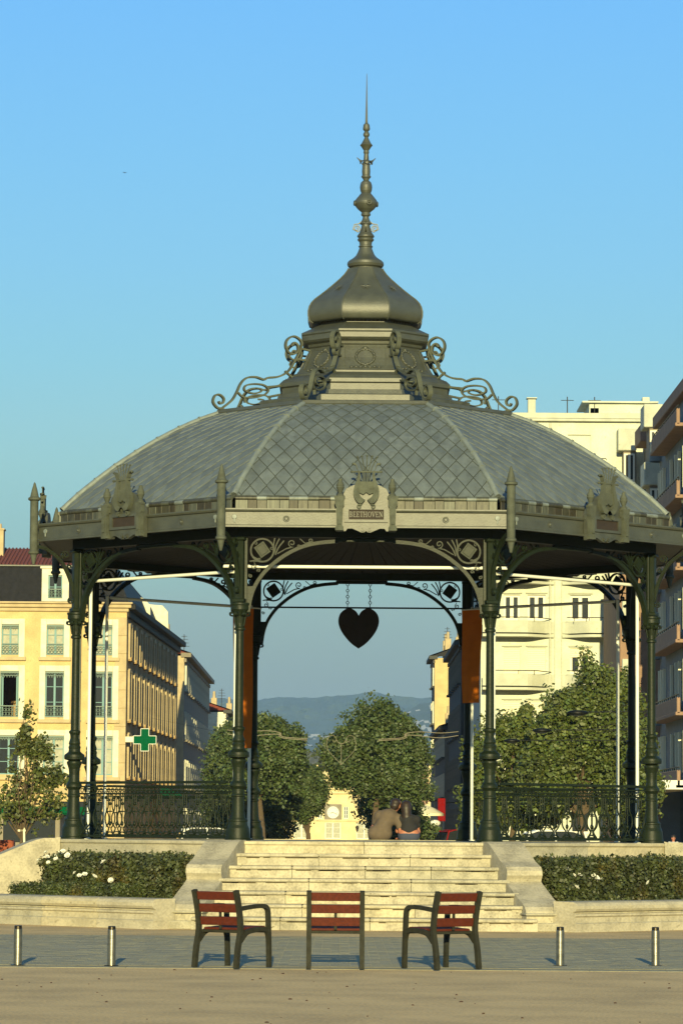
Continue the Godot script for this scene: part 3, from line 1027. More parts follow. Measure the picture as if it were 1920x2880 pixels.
# a clipped hedge in a face's own axes: box from lo to hi, leaves scattered through it over thin brown twigs
func hedge(called: String, label: String, tf: Transform3D, lo: Vector3, hi: Vector3, mesh: Mesh, count: int, sd: int, rough := 0.05, tone := Color.WHITE) -> Node3D:
	var c := (lo + hi) * 0.5
	var h := thing(called, label, "hedge", tf * Vector3(c.x, lo.y, c.z))
	h.basis = tf.basis
	rng.seed = sd
	var b := MB.new()
	var sz := hi - lo
	for i in 90:   # twigs
		var x := rng.randf_range(-0.5, 0.5) * sz.x
		var z := rng.randf_range(-0.5, 0.5) * sz.z * 0.8
		b.tube([Vector3(x, 0, z), Vector3(x + rng.randf_range(-0.1, 0.1), sz.y * 0.5, z + rng.randf_range(-0.06, 0.06)), Vector3(x + rng.randf_range(-0.16, 0.16), sz.y * 0.9, z + rng.randf_range(-0.1, 0.1))], 0.008, 0.003, 4, false)
	part(h, "stems", b.mesh(), M.bark)
	var nz := noise(1.6, sd, 3)
	var xs := []
	var cs := []
	for i in count:
		var p := Vector3(rng.randf(), rng.randf(), rng.randf())
		var f := rng.randf()
		if f < 0.45:
			p.z = 1.0 - absf(rng.randfn()) * 0.12
		elif f < 0.72:
			p.y = 1.0 - absf(rng.randfn()) * 0.1
		elif f < 0.82:
			p.x = 0.0 if rng.randf() < 0.5 else 1.0
		var q := Vector3((p.x - 0.5) * sz.x, p.y * sz.y, (p.z - 0.5) * sz.z)
		var w := nz.get_noise_3d(q.x * 2.0, q.y * 2.0, q.z * 2.0)
		q += Vector3(rng.randfn() * 0.02, w * rough * 1.6 + rng.randfn() * 0.012, w * rough + rng.randfn() * 0.012)
		q.y = maxf(q.y, 0.02)
		xs.append(Transform3D(rand_basis(rng.randf_range(0.75, 1.3)), q))
		var g := clampf(0.9 + w * 0.7 + rng.randfn() * 0.12, 0.45, 1.5)
		var brown := smoothstep(0.15, 0.45, nz.get_noise_3d(q.x * 1.3 + 40.0, q.y, q.z))
		cs.append(Color(g * tone.r * (1.0 + 0.5 * brown), g * tone.g, g * tone.b * (1.0 - 0.3 * brown)))
	scatter(h, "foliage", mesh, M.leaf_hedge, xs, cs).set_meta("kind", "stuff")
	return h


func rose_mesh(sd: int) -> ArrayMesh:
	var r := RandomNumberGenerator.new()
	r.seed = sd
	var b := MB.new()
	for ring in 3:
		var n := 4 + ring
		for i in n:
			var a := TAU * i / n + ring * 0.5 + r.randf() * 0.4
			var d := Vector3(cos(a), 0.0, sin(a))
			var R := 0.012 + ring * 0.012
			var top := 0.045 - ring * 0.01
			var s := d.cross(Vector3.UP)
			var p0 := Vector3(0, 0, 0)
			var p1 := d * R + Vector3.UP * top * 0.6 + s * R * 0.9
			var p2 := d * R * 1.3 + Vector3.UP * top
			var p3 := d * R + Vector3.UP * top * 0.6 - s * R * 0.9
			b.flat(p0, p1, p2); b.flat(p0, p2, p3)
	return b.mesh()


# ---------- ground and stone ----------

func make_ground() -> void:
	var b := MB.new()
	b.quad(Vector3(-9000, 0, 300), Vector3(9000, 0, 300), Vector3(9000, 0, -12000), Vector3(-9000, 0, -12000), Vector3.UP)
	structure("ground", b.mesh(), M.sand)
	b = MB.new()
	b.quad(Vector3(-40, 0.004, -36.85), Vector3(40, 0.004, -36.85), Vector3(40, 0.004, -47.4), Vector3(-40, 0.004, -47.4), Vector3.UP)
	structure("paved_path", b.mesh(), M.joint)
	# setts laid in rows across the path
	rng.seed = 77
	var grp := [MB.new(), MB.new()]
	var z := -37.0
	var row := 0
	while z > -47.2:
		var x := -9.0 + (0.11 if row % 2 == 0 else 0.0)
		while x < 9.5:
			var m: MB = grp[rng.randi() % 2]
			var y := 0.0085 + rng.randf_range(-0.0008, 0.001)
			var t := rng.randf_range(-0.0006, 0.0006)
			var p := [Vector3(x + 0.004, y + t, z - 0.004), Vector3(x + 0.216, y - t, z - 0.004), Vector3(x + 0.216, y - t, z - 0.146), Vector3(x + 0.004, y + t, z - 0.146)]
			m.quad(p[0], p[1], p[2], p[3], Vector3.UP)
			var e := [Vector3(x, 0.005, z), Vector3(x + 0.22, 0.005, z), Vector3(x + 0.22, 0.005, z - 0.15), Vector3(x, 0.005, z - 0.15)]
			for i in 4:
				m.quad(p[i], p[(i + 1) % 4], e[(i + 1) % 4], e[i])
			x += 0.22
		z -= 0.15
		row += 1
	for i in 2:
		var o := part(self, ["grey_setts", "blue_setts"][i], grp[i].mesh(), M[["paver", "paver_b"][i]])
		tag(o, ["light grey paving setts of the path past the chairs", "blue grey paving setts among the lighter ones"][i], "paving")
		o.set_meta("kind", "stuff")
	b = MB.new()
	var k := MB.new()
	for i in 24:
		k = MB.new()
		k.cbox(Vector3(-9.0 + i * 0.8, -0.0105, -36.7), Vector3(0.796, 0.03, 0.3), 0.002)
		if i == 0:
			b = k
			var o := structure("kerb", k.mesh(), M.kerb_strip)
		else:
			part(get_node("kerb"), "kerb_stone", k.mesh(), M.kerb_strip)
	# pebbles and bits of leaf on the sand
	rng.seed = 78
	var peb := MB.new()
	for i in 80:
		var p := Vector3(rng.randf_range(-4.5, 4.5), 0.0, rng.randf_range(-36.3, -25.5))
		var s := rng.randf_range(0.005, 0.014)
		peb.ball(p + Vector3(0, s * 0.3, 0), Vector3(s * rng.randf_range(0.8, 1.5), s * 0.6, s), 6, 4)
	var pe := part(self, "pebbles", peb.mesh(), M.soil)
	tag(pe, "small dark bits of leaf and gravel strewn over the sandy ground", "litter")
	pe.set_meta("kind", "stuff")


func stair_half(A: float) -> float:
	return 1.74 + 0.29 * (A - 4.95)


func make_platform() -> void:
	var pf := thing("stone_platform", "pale limestone platform with four flights of steps under the bandstand", "platform", Vector3(X0, 0, ZC))
	var b := MB.new()
	b.oct(v2([[0.0, 1.252], [4.8, 1.252]]))
	part(pf, "platform_floor", b.mesh(), M.paver_b)
	b = MB.new()
	b.oct(v2([[4.86, 0.0], [4.86, 1.05]]))
	part(pf, "platform_wall", b.mesh(), M.stone_b)
	rng.seed = 5
	var sm := ["stone", "stone_b", "stone_c"]
	for k in 8:
		var hw := 4.97 * TAN
		var cuts := [-hw, rng.randf_range(-0.15, 0.25), hw] if k % 2 == 1 else [-hw, -0.02 + rng.randf_range(-0.2, 0.2), hw]
		for i in cuts.size() - 1:
			b = MB.new()
			var x0: float = cuts[i] + 0.003
			var x1: float = cuts[i + 1] - 0.003
			var q := PackedVector2Array([Vector2(4.72, 1.04), Vector2(4.94, 1.04), Vector2(4.94, 1.2), Vector2(4.965, 1.205), Vector2(4.975, 1.22), Vector2(4.975, 1.25), Vector2(4.96, 1.262), Vector2(4.72, 1.262)])
			b.xf = Transform3D(Basis(Vector3(0, 0, 1), Vector3(0, 1, 0), Vector3(-1, 0, 0)), Vector3.ZERO)
			b.extrude(q, -x1, -x0)
			part(pf, "rim_stone", b.mesh(), M[sm[rng.randi() % 3]], face(k))
	for k in [0, 2, 4, 6]:
		for i in 6:
			var top := 1.26 - 0.18 * (i + 1)
			var A := 4.97 + 0.39 * (i + 1)
			var hw := stair_half(A) + 0.06
			var n := 3 + (i % 2)
			var st: MeshInstance3D = null
			var x := -hw
			for j in n:
				var w := 2.0 * hw / n * (1.0 + rng.randf_range(-0.07, 0.07))
				if j == n - 1:
					w = hw - x
				b = MB.new()
				b.cbox(Vector3(x + w * 0.5, top - 0.115, A - 0.3), Vector3(w - 0.005, 0.13, 0.56), 0.004)
				b.cbox(Vector3(x + w * 0.5, top - 0.026, A - 0.27), Vector3(w - 0.005, 0.05, 0.6), 0.014)
				var crust_shade_b := MB.new()
				for q in 4:   # dirt crust plus painted shade of the nosing, in broken lengths
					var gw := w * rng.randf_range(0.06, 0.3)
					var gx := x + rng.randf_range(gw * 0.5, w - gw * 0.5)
					crust_shade_b.cbox(Vector3(gx, top - 0.058 - rng.randf_range(0, 0.006), A - 0.0185), Vector3(gw, rng.randf_range(0.008, 0.022), 0.006), 0.002)
				if st == null:
					st = part(pf, "step", b.mesh(), M[sm[rng.randi() % 3]], face(k))
				else:
					part(st, "step_stone", b.mesh(), M[sm[rng.randi() % 3]])
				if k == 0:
					part(st, "crust_and_shade", crust_shade_b.mesh(), M.grime).set_meta("kind", "stuff")
				x += w
		# cheek walls
		for s: float in [-1.0, 1.0]:
			b = MB.new()
			var prof := [Vector2(0, 0), Vector2(2.3, 0), Vector2(2.3, 0.12)]
			for p in [[2.3, 0.22], [2.28, 0.29], [2.22, 0.35], [2.1, 0.4], [1.9, 0.46], [1.36, 0.66], [1.28, 0.7], [1.3, 0.74], [1.34, 0.79], [1.33, 0.86], [1.27, 0.915], [1.16, 0.945], [1.0, 0.99], [0.5, 1.2], [0.38, 1.245], [0.25, 1.275], [0.0, 1.275]]:
				prof.append(Vector2(p[0], p[1]))
			b.xf = Transform3D(Basis(Vector3(0, 0, 1), Vector3(0, 1, 0), Vector3(-1, 0, 0)), Vector3.ZERO)
			b.extrude(PackedVector2Array(prof), -0.27, 0.27)
			var tf := face(k) * Transform3D(Basis(Vector3.UP, 0.245 * s), Vector3(s * 2.03, 0, 4.83))
			var ch := part(pf, "cheek_wall", b.mesh(), M[["stone", "stone_b"][rng.randi() % 2]], tf)
			b = MB.new()
			b.cbox(Vector3(0, 0.06, 1.6), Vector3(0.62, 0.125, 1.62), 0.012)
			b.cbox(Vector3(0, 0.245, 1.62), Vector3(0.59, 0.035, 1.5), 0.012)
			part(ch, "plinth", b.mesh(), M.stone_b)
	for k in [1, 3, 5, 7]:
		var ks := part(pf, "bed_kerb", kerb_mesh(-3.06, -1.86), M.stone, face(k))
		for i in 4:
			part(ks, "kerb_stone", kerb_mesh(-1.855 + i * 1.23, -0.63 + i * 1.23), M[sm[i % 3]])
		b = MB.new()
		b.quad(Vector3(-2.0, 0.36, 4.87), Vector3(2.0, 0.36, 4.87), Vector3(3.0, 0.36, 6.95), Vector3(-3.0, 0.36, 6.95), Vector3.UP)
		part(pf, "soil", b.mesh(), M.soil, face(k))


func kerb_mesh(u0: float, u1: float) -> ArrayMesh:
	var b := MB.new()
	var q := PackedVector2Array()
	for p in [[6.9, 0.0], [7.34, 0.0], [7.34, 0.12], [7.31, 0.135], [7.31, 0.21], [7.335, 0.23], [7.335, 0.258], [7.27, 0.265], [7.27, 0.285], [7.32, 0.295], [7.345, 0.33], [7.345, 0.375], [7.32, 0.41], [7.28, 0.43], [6.9, 0.435]]:
		q.append(Vector2(p[0], p[1]))
	b.xf = Transform3D(Basis(Vector3(0, 0, 1), Vector3(0, 1, 0), Vector3(-1, 0, 0)), Vector3.ZERO)
	b.extrude(q, -u1 + 0.003, -u0 - 0.003)
	return b.mesh()


func make_beds() -> void:
	var small := leaf_cluster(11, 0.06, 0.05, 3)
	var box := leaf_cluster(12, 0.045, 0.034, 4)
	var at := Transform3D(Basis.IDENTITY, Vector3(X0, 0, ZC))
	hedge("rose_hedge", "dark green rose hedge with a cluster of white blooms at one end", at * face(7), Vector3(-0.95, 0.36, 5.1), Vector3(2.1, 0.98, 6.0), small, 4800, 101, 0.07)
	hedge("rose_hedge", "dark green rose hedge with a few scattered white blooms", at * face(1), Vector3(-2.1, 0.36, 5.1), Vector3(1.5, 0.98, 6.2), small, 5200, 102, 0.05)
	hedge("box_hedge", "low clipped box hedge in front of the blooming roses", at * face(7), Vector3(-0.85, 0.36, 6.25), Vector3(1.6, 0.56, 6.7), box, 2600, 103, 0.02, Color(1.05, 1.05, 0.8))
	var rm := [rose_mesh(1), rose_mesh(2), rose_mesh(3)]
	rng.seed = 9
	var wp := mat("rose_white", rgb(205, 205, 196), 0.6)
	wp.backlight = Color(0.3, 0.3, 0.28)
	# blooms, each on its own stem, where the photograph shows them (u, y, A in the bed's face)
	for e in [[0, -1.75, 1.1, 6.0], [0, -1.68, 1.02, 6.08], [0, -1.6, 1.04, 6.1], [0, -1.86, 0.98, 6.05], [0, -1.52, 1.1, 5.9], [0, -1.44, 1.12, 5.92], [0, -1.46, 1.04, 6.05], [0, -1.4, 1.0, 6.1], [0, -1.55, 0.95, 6.12], [0, -1.3, 1.06, 5.95], [0, -0.95, 0.8, 6.1], [0, -0.82, 0.76, 6.12], [0, -0.72, 0.78, 6.1], [0, -0.35, 0.97, 6.05], [0, -0.1, 0.7, 6.12], [0, -0.5, 0.75, 6.1], [0, -1.5, 0.42, 6.72], [0, 0.05, 1.04, 5.9], [1, -1.62, 0.92, 6.2], [1, -1.36, 0.84, 6.22], [1, -1.45, 0.66, 6.24], [1, -1.05, 0.84, 6.22], [1, -1.0, 0.8, 6.24], [1, -0.9, 0.77, 6.22], [1, -0.82, 0.9, 6.18], [1, -1.48, 0.84, 6.22], [1, 0.2, 0.72, 6.24]]:
		var k: int = 7 if e[0] == 0 else 1
		var h: Node3D = get_node("rose_hedge" if e[0] == 0 else "rose_hedge_001")
		var p: Vector3 = (at * face(k)) * Vector3(e[1] + (0.86 if e[0] == 0 else -0.35), e[2] - 0.05, e[3])
		p = h.transform.affine_inverse() * p
		var r := part(h, "rose", rm[rng.randi() % 3], M.rose_white, Transform3D(Basis.from_euler(Vector3(rng.randf_range(0.5, 1.1), rng.randf() * TAU, 0)).scaled(Vector3.ONE * rng.randf_range(0.65, 1.05)), p))
		var b := MB.new()
		b.tube([p + Vector3(0, -0.35, -0.12), p + Vector3(0, -0.15, -0.05), p], 0.004, 0.003, 4, false)
		part(h, "rose_stem", b.mesh(), M.leaf_stem)


# ---------- fittings hung in the bandstand ----------

func make_fittings() -> void:
	var o := Vector3(X0, 0, ZC)
	for k in [0, 1, 3, 5, 7]:
		var b := MB.new()
		var label: String = {0: "white tube hung level between the two columns above the steps", 1: "white tube frame inside the railing beside the tall leafy tree", 3: "white tube frame with a short orange banner on one pole", 5: "white tube frame with a long orange banner on one pole", 7: "white tube frame inside the railing before the yellow house"}[k]
		var f := thing("white_tube_frame", label, "tube frame", o, deg_to_rad(45.0 * k), "white tubes inside the bandstand")
		if k == 0:
			b.tube([Vector3(-2.17, 5.44, 4.36), Vector3(2.17, 5.44, 4.36)], 0.026, -1, 10)
			part(f, "crossbar", b.mesh(), M.white_pole)
			continue
		b.tube([Vector3(-1.62, 5.36, 4.47), Vector3(1.62, 5.36, 4.47)], 0.026, -1, 10)
		part(f, "crossbar", b.mesh(), M.white_pole)
		for s: float in [-1.0, 1.0]:
			b = MB.new()
			b.tube([Vector3(1.69 * s, FLOOR_Y, 4.47), Vector3(1.69 * s, 5.36, 4.47)], 0.028, -1, 10)
			b.ball(Vector3(1.69 * s, 5.37, 4.47), Vector3(0.034, 0.034, 0.034), 8, 6)
			b.lathe(v2([[0.0, 0.02], [0.06, 0.016], [0.06, 0.0]]), 12, Vector3(1.69 * s, FLOOR_Y, 4.47))
			part(f, "pole", b.mesh(), M.white_pole)
	# banners on the rear frames, hung along the diagonal faces
	for e in [[3, 1.0, 3.69, "short orange cloth banner hanging in the shade by a rear column"], [5, -1.0, 2.86, "long orange cloth banner, sunlit at its lower end"]]:
		var b := MB.new()
		var nx := 8
		var ny := 22
		var pt := func(i: int, j: int, z: float) -> Vector3:
			var u := float(i) / nx
			var t := float(j) / ny
			return Vector3(e[1] * ((1.88 if e[0] == 3 else 1.69) - u * (0.5 - 0.1 * t)), lerpf(5.34, e[2], t), 4.4 + z + 0.022 * sin(u * 6.0 + t * 2.0) * t + 0.012 * sin(t * 7.0))
		for i in nx:
			for j in ny:
				b.quad(pt.call(i, j, 0.0), pt.call(i + 1, j, 0.0), pt.call(i + 1, j + 1, 0.0), pt.call(i, j + 1, 0.0), Vector3.BACK)
				b.quad(pt.call(i, j, -0.004), pt.call(i + 1, j, -0.004), pt.call(i + 1, j + 1, -0.004), pt.call(i, j + 1, -0.004), Vector3.FORWARD)
		var bn := thing("banner", e[3], "banner", o, deg_to_rad(45.0 * e[0]), "orange banners")
		part(bn, "cloth", b.mesh(), M.orange)
		b = MB.new()
		b.tube([Vector3(e[1] * 1.88, 5.345, 4.4), Vector3(e[1] * 1.27, 5.345, 4.4)], 0.012, -1, 8)
		part(bn, "rod", b.mesh(), M.white_pole)
	# the heart on its chains
	var ht := thing("hanging_heart", "dark rusty metal heart hanging from two chains under the rear arch", "heart", Vector3(0.32, 4.65, ZC - 4.55))
	var poly := PackedVector2Array()
	var hp := [Vector2(0, 0.59), Vector2(0.05, 0.665), Vector2(0.14, 0.715), Vector2(0.24, 0.7), Vector2(0.33, 0.62), Vector2(0.362, 0.5), Vector2(0.34, 0.38), Vector2(0.27, 0.25), Vector2(0.14, 0.1), Vector2(0, 0)]
	var rs := smooth(hp, 4)
	for p in rs:
		poly.append(p)
	for i in range(rs.size() - 2, 0, -1):
		poly.append(Vector2(-rs[i].x, rs[i].y))
	var b := MB.new()
	b.extrude(poly, -0.015, 0.015)
	part(ht, "heart_plate", b.mesh(), M.heart)
	for x: float in [-0.2, 0.2]:
		b = MB.new()
		for i in 9:
			b.torus(Vector3(x, 0.71 + i * 0.054, 0), 0.024, 0.007, Basis.IDENTITY if i % 2 == 0 else Basis(Vector3.UP, PI / 2), 10, 5)
		part(ht, "chain", b.mesh(), M.iron_dark)


# ---------- chairs and bollards ----------

func make_chairs() -> void:
	var frame := MB.new()
	for s: float in [-1.0, 1.0]:
		var x := 0.275 * s
		var sd := Vector3.RIGHT
		# +z is the back of the chair
		frame.bar(smooth([Vector3(x, 0, 0.3), Vector3(x, 0.2, 0.275), Vector3(x, 0.39, 0.235), Vector3(x, 0.55, 0.25), Vector3(x, 0.7, 0.285), Vector3(x, 0.8, 0.315)], 3), sd, 0.05, 0.046)
		frame.bar(smooth([Vector3(x, 0, -0.25), Vector3(x, 0.2, -0.245), Vector3(x, 0.4, -0.235), Vector3(x, 0.56, -0.225), Vector3(x, 0.605, -0.21), Vector3(x, 0.632, -0.165), Vector3(x, 0.635, -0.05), Vector3(x, 0.625, 0.1), Vector3(x, 0.61, 0.245)], 3), sd, 0.045, 0.042)
		frame.bar(smooth([Vector3(x, 0.3, -0.24), Vector3(x, 0.375, -0.21), Vector3(x, 0.398, -0.12), Vector3(x, 0.385, 0.05), Vector3(x, 0.36, 0.15), Vector3(x, 0.28, 0.24)], 3), sd, 0.04, 0.05)
	frame.cbox(Vector3(0, 0.375, 0.18), Vector3(0.55, 0.03, 0.03), 0.005)
	frame.cbox(Vector3(0, 0.375, -0.17), Vector3(0.55, 0.03, 0.03), 0.005)
	frame.bar([Vector3(0, 0.4, 0.22), Vector3(0, 0.57, 0.225)], Vector3.RIGHT, 0.03, 0.012)
	var fm := frame.mesh()
	var back := MB.new()
	back.cbox(Vector3.ZERO, Vector3(0.505, 0.088, 0.026), 0.006)
	var bm := back.mesh()
	var seat := MB.new()
	seat.cbox(Vector3.ZERO, Vector3(0.505, 0.026, 0.088), 0.006)
	var sm := seat.mesh()
	var spots := [
		[Vector3(-0.03, 0.01, -36.72), 0.0, "red slatted armchair seen square from behind, between the two turned ones"],
		[Vector3(-1.09, 0.01, -36.74), -0.64, "red slatted armchair turned with one arm showing, on the yellow house's side"],
		[Vector3(1.06, 0.01, -36.78), 0.64, "red slatted armchair turned with one arm showing, on the leafy trees' side"]]
	for e in spots:
		var c := thing("armchair", e[2], "chair", e[0], e[1], "red slatted armchairs")
		part(c, "frame", fm, M.chair_iron)
		for y in [[0.742, 0.288], [0.615, 0.252], [0.482, 0.228]]:
			part(c, "back_slat", bm, M.chair_wood, Transform3D(Basis(Vector3.RIGHT, 0.22), Vector3(0, y[0], y[1])))
		for i in 4:
			part(c, "seat_slat", sm, M.chair_wood, Transform3D(Basis(Vector3.RIGHT, 0.05), Vector3(0, 0.415 - i * 0.004, -0.17 + i * 0.102)))


func make_bollards() -> void:
	var b := MB.new()
	b.lathe(v2([[0.0435, 0.0], [0.0435, 0.372], [0.04, 0.376]]), 24)
	var post := b.mesh()
	b = MB.new()
	b.lathe(v2([[0.04, 0.374], [0.04, 0.405], [0.036, 0.412], [0.0, 0.414]]), 24)
	var cap := b.mesh()
	b = MB.new()
	b.lathe(v2([[0.075, 0.0], [0.075, 0.006], [0.0435, 0.008]]), 24)
	var plate := b.mesh()
	for e in [[-3.35, -36.95, "steel bollard past the end of the box hedge"], [-2.37, -36.95, "steel bollard before the low box hedge"], [2.38, -37.9, "steel bollard at the foot of the stair's cheek wall"], [3.42, -38.1, "steel bollard farther along the bed with scattered roses"]]:
		var o := thing("bollard", e[2], "bollard", Vector3(e[0], 0.008, e[1]), 0.0, "short steel bollards")
		part(o, "post", post, M.steel)
		part(o, "cap", cap, M.steel_dark)
		part(o, "base_plate", plate, M.steel_dark)


# ---------- buildings ----------

# wall in x,y facing +z at z, with openings (Rect2) and reveals of the given depth
func pierced(b: MB, x0: float, x1: float, y0: float, y1: float, holes: Array, z := 0.0, depth := 0.22) -> void:
	var xs := [x0, x1]
	var ys := [y0, y1]
	for h: Rect2 in holes:
		for e in [h.position.x, h.end.x]:
			if e > x0 and e < x1 and not xs.has(e):
				xs.append(e)
		for e in [h.position.y, h.end.y]:
			if e > y0 and e < y1 and not ys.has(e):
				ys.append(e)
	xs.sort(); ys.sort()
	for i in xs.size() - 1:
		for j in ys.size() - 1:
			var c := Vector2((xs[i] + xs[i + 1]) * 0.5, (ys[j] + ys[j + 1]) * 0.5)
			var open := false
			for h: Rect2 in holes:
				if h.has_point(c):
					open = true
					break
			if not open:
				b.quad(Vector3(xs[i], ys[j], z), Vector3(xs[i + 1], ys[j], z), Vector3(xs[i + 1], ys[j + 1], z), Vector3(xs[i], ys[j + 1], z), Vector3.BACK)
	for h: Rect2 in holes:
		var p := h.position
		var q := h.end
		b.quad(Vector3(p.x, p.y, z), Vector3(p.x, q.y, z), Vector3(p.x, q.y, z - depth), Vector3(p.x, p.y, z - depth), Vector3.RIGHT)
		b.quad(Vector3(q.x, p.y, z), Vector3(q.x, q.y, z), Vector3(q.x, q.y, z - depth), Vector3(q.x, p.y, z - depth), Vector3.LEFT)
		b.quad(Vector3(p.x, q.y, z), Vector3(q.x, q.y, z), Vector3(q.x, q.y, z - depth), Vector3(p.x, q.y, z - depth), Vector3.DOWN)
		b.quad(Vector3(p.x, p.y, z), Vector3(q.x, p.y, z), Vector3(q.x, p.y, z - depth), Vector3(p.x, p.y, z - depth), Vector3.UP)


func plate(w: float, h: float, t: float, bev := 0.0) -> ArrayMesh:
	var b := MB.new()
	b.cbox(Vector3(0, h * 0.5, 0), Vector3(w, h, t), bev)
	return b.mesh()


func sash_mesh(w: float, h: float, rows: int, t := 0.07) -> ArrayMesh:
	var b := MB.new()
	for s: float in [-1.0, 1.0]:
		b.cbox(Vector3(s * (w * 0.5 - t * 0.5), h * 0.5, 0), Vector3(t, h, 0.07), 0.0)
		b.cbox(Vector3(0, (h - t * 0.5) if s > 0 else t * 0.5, 0), Vector3(w - 2 * t, t, 0.066), 0.0)
	b.cbox(Vector3(0, h * 0.5, 0.003), Vector3(t * 1.5, h - 2 * t, 0.066), 0.0)
	for i in range(1, rows):
		for s: float in [-1.0, 1.0]:
			b.cbox(Vector3(s * w * 0.25, h * i / rows, 0.004), Vector3(w * 0.5 - t * 1.8, 0.035, 0.04), 0.0)
	return b.mesh()


func frill_mesh(w: float, h: float) -> ArrayMesh:   # fretted valance under the lintel
	var b := MB.new()
	b.cbox(Vector3(0, h - 0.05, 0), Vector3(w, 0.1, 0.03), 0.0)
	var n := int(w / 0.13)
	for i in n:
		var x := -w * 0.5 + (i + 0.5) * w / n
		b.torus(Vector3(x, h * 0.5, 0), w / n * 0.36, 0.014, Basis.IDENTITY, 8, 4)
		b.cbox(Vector3(x, h * 0.16, 0), Vector3(0.03, h * 0.3, 0.02), 0.0)
	b.cbox(Vector3(0, h * 0.3, 0), Vector3(w, 0.03, 0.02), 0.0)
	return b.mesh()


func guard_mesh(w: float, h: float) -> ArrayMesh:   # cast iron window guard with curls
	var b := MB.new()
	b.cbox(Vector3(0, h, 0), Vector3(w, 0.05, 0.05), 0.0)
	b.cbox(Vector3(0, 0.03, 0), Vector3(w, 0.04, 0.04), 0.0)
	var n := int(w / 0.16)
	for i in n:
		var x := -w * 0.5 + (i + 0.5) * w / n
		b.torus(Vector3(x, h * 0.66, 0), 0.07, 0.014, Basis.IDENTITY, 8, 4)
		b.torus(Vector3(x, h * 0.3, 0), 0.08, 0.014, Basis.IDENTITY, 8, 4)
		b.cbox(Vector3(x + 0.08, h * 0.5, 0), Vector3(0.016, h, 0.016), 0.0)
	return b.mesh()


func window_at(parent: Node3D, tf: Transform3D, sash: Mesh, pane: Mesh, frame_m: String, pane_m: String) -> MeshInstance3D:
	var w := part(parent, "window", sash, M[frame_m], tf)
	part(w, "pane", pane, M[pane_m], Transform3D(Basis.IDENTITY, Vector3(0, 0.02, -0.03)))
	return w


func pane_mesh(w: float, h: float) -> ArrayMesh:
	var b := MB.new()
	b.quad(Vector3(-w * 0.5, 0, 0), Vector3(w * 0.5, 0, 0), Vector3(w * 0.5, h, 0), Vector3(-w * 0.5, h, 0), Vector3.BACK)
	return b.mesh()


func building_materials() -> void:
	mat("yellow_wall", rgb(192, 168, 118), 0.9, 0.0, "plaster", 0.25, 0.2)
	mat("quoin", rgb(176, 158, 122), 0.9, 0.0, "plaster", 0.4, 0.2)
	mat("cream_trim", rgb(206, 203, 180), 0.85, 0.0, "plaster", 0.5)
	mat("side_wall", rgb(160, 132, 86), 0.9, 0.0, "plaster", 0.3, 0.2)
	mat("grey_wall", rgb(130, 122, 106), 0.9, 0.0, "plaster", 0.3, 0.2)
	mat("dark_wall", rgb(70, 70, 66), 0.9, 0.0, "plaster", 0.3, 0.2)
	mat("slate", rgb(34, 34, 36), 0.6, 0.0, "stone", 0.5, 0.3)
	mat("red_tile", rgb(110, 48, 34), 0.9, 0.0, "stone", 0.6, 0.5)
	mat("blue_frame", rgb(110, 140, 142), 0.8)
	mat("white_frame", rgb(205, 203, 188), 0.8)
	mat("green_grey_iron", rgb(90, 108, 100), 0.6)
	mat("glass_dark", rgb(34, 38, 40), 0.08)
	mat("curtain", rgb(160, 160, 142), 0.8, 0.0, "plaster", 0.9)
	mat("shutter", rgb(205, 200, 172), 0.7)
	mat("cream_wall", rgb(194, 198, 180), 0.9, 0.0, "plaster", 0.2, 0.15)
	mat("cream_panel", rgb(182, 184, 166), 0.85, 0.0, "plaster", 0.35, 0.1)
	mat("pink_wall", rgb(142, 114, 92), 0.9, 0.0, "plaster", 0.35, 0.2)
	mat("blue_grey_wall", rgb(96, 106, 110), 0.8, 0.0, "plaster", 0.35, 0.1)
	mat("station_wall", rgb(206, 190, 146), 0.9, 0.0, "plaster", 0.2, 0.1)
	mat("station_roof", rgb(140, 140, 120), 0.7, 0.0, "streak", 0.05)
	mat("cross_green", rgb(4, 72, 42), 0.9)
	mat("sign_white", rgb(196, 196, 188), 0.8)
	mat("sign_blue", rgb(24, 40, 80), 0.5)
	mat("sign_red", rgb(110, 16, 16), 0.9)
	mat("awning_green", rgb(8, 60, 40), 0.8)
	mat("black", rgb(16, 16, 16), 0.5)
	mat("wire_light", rgb(110, 102, 84), 0.5)


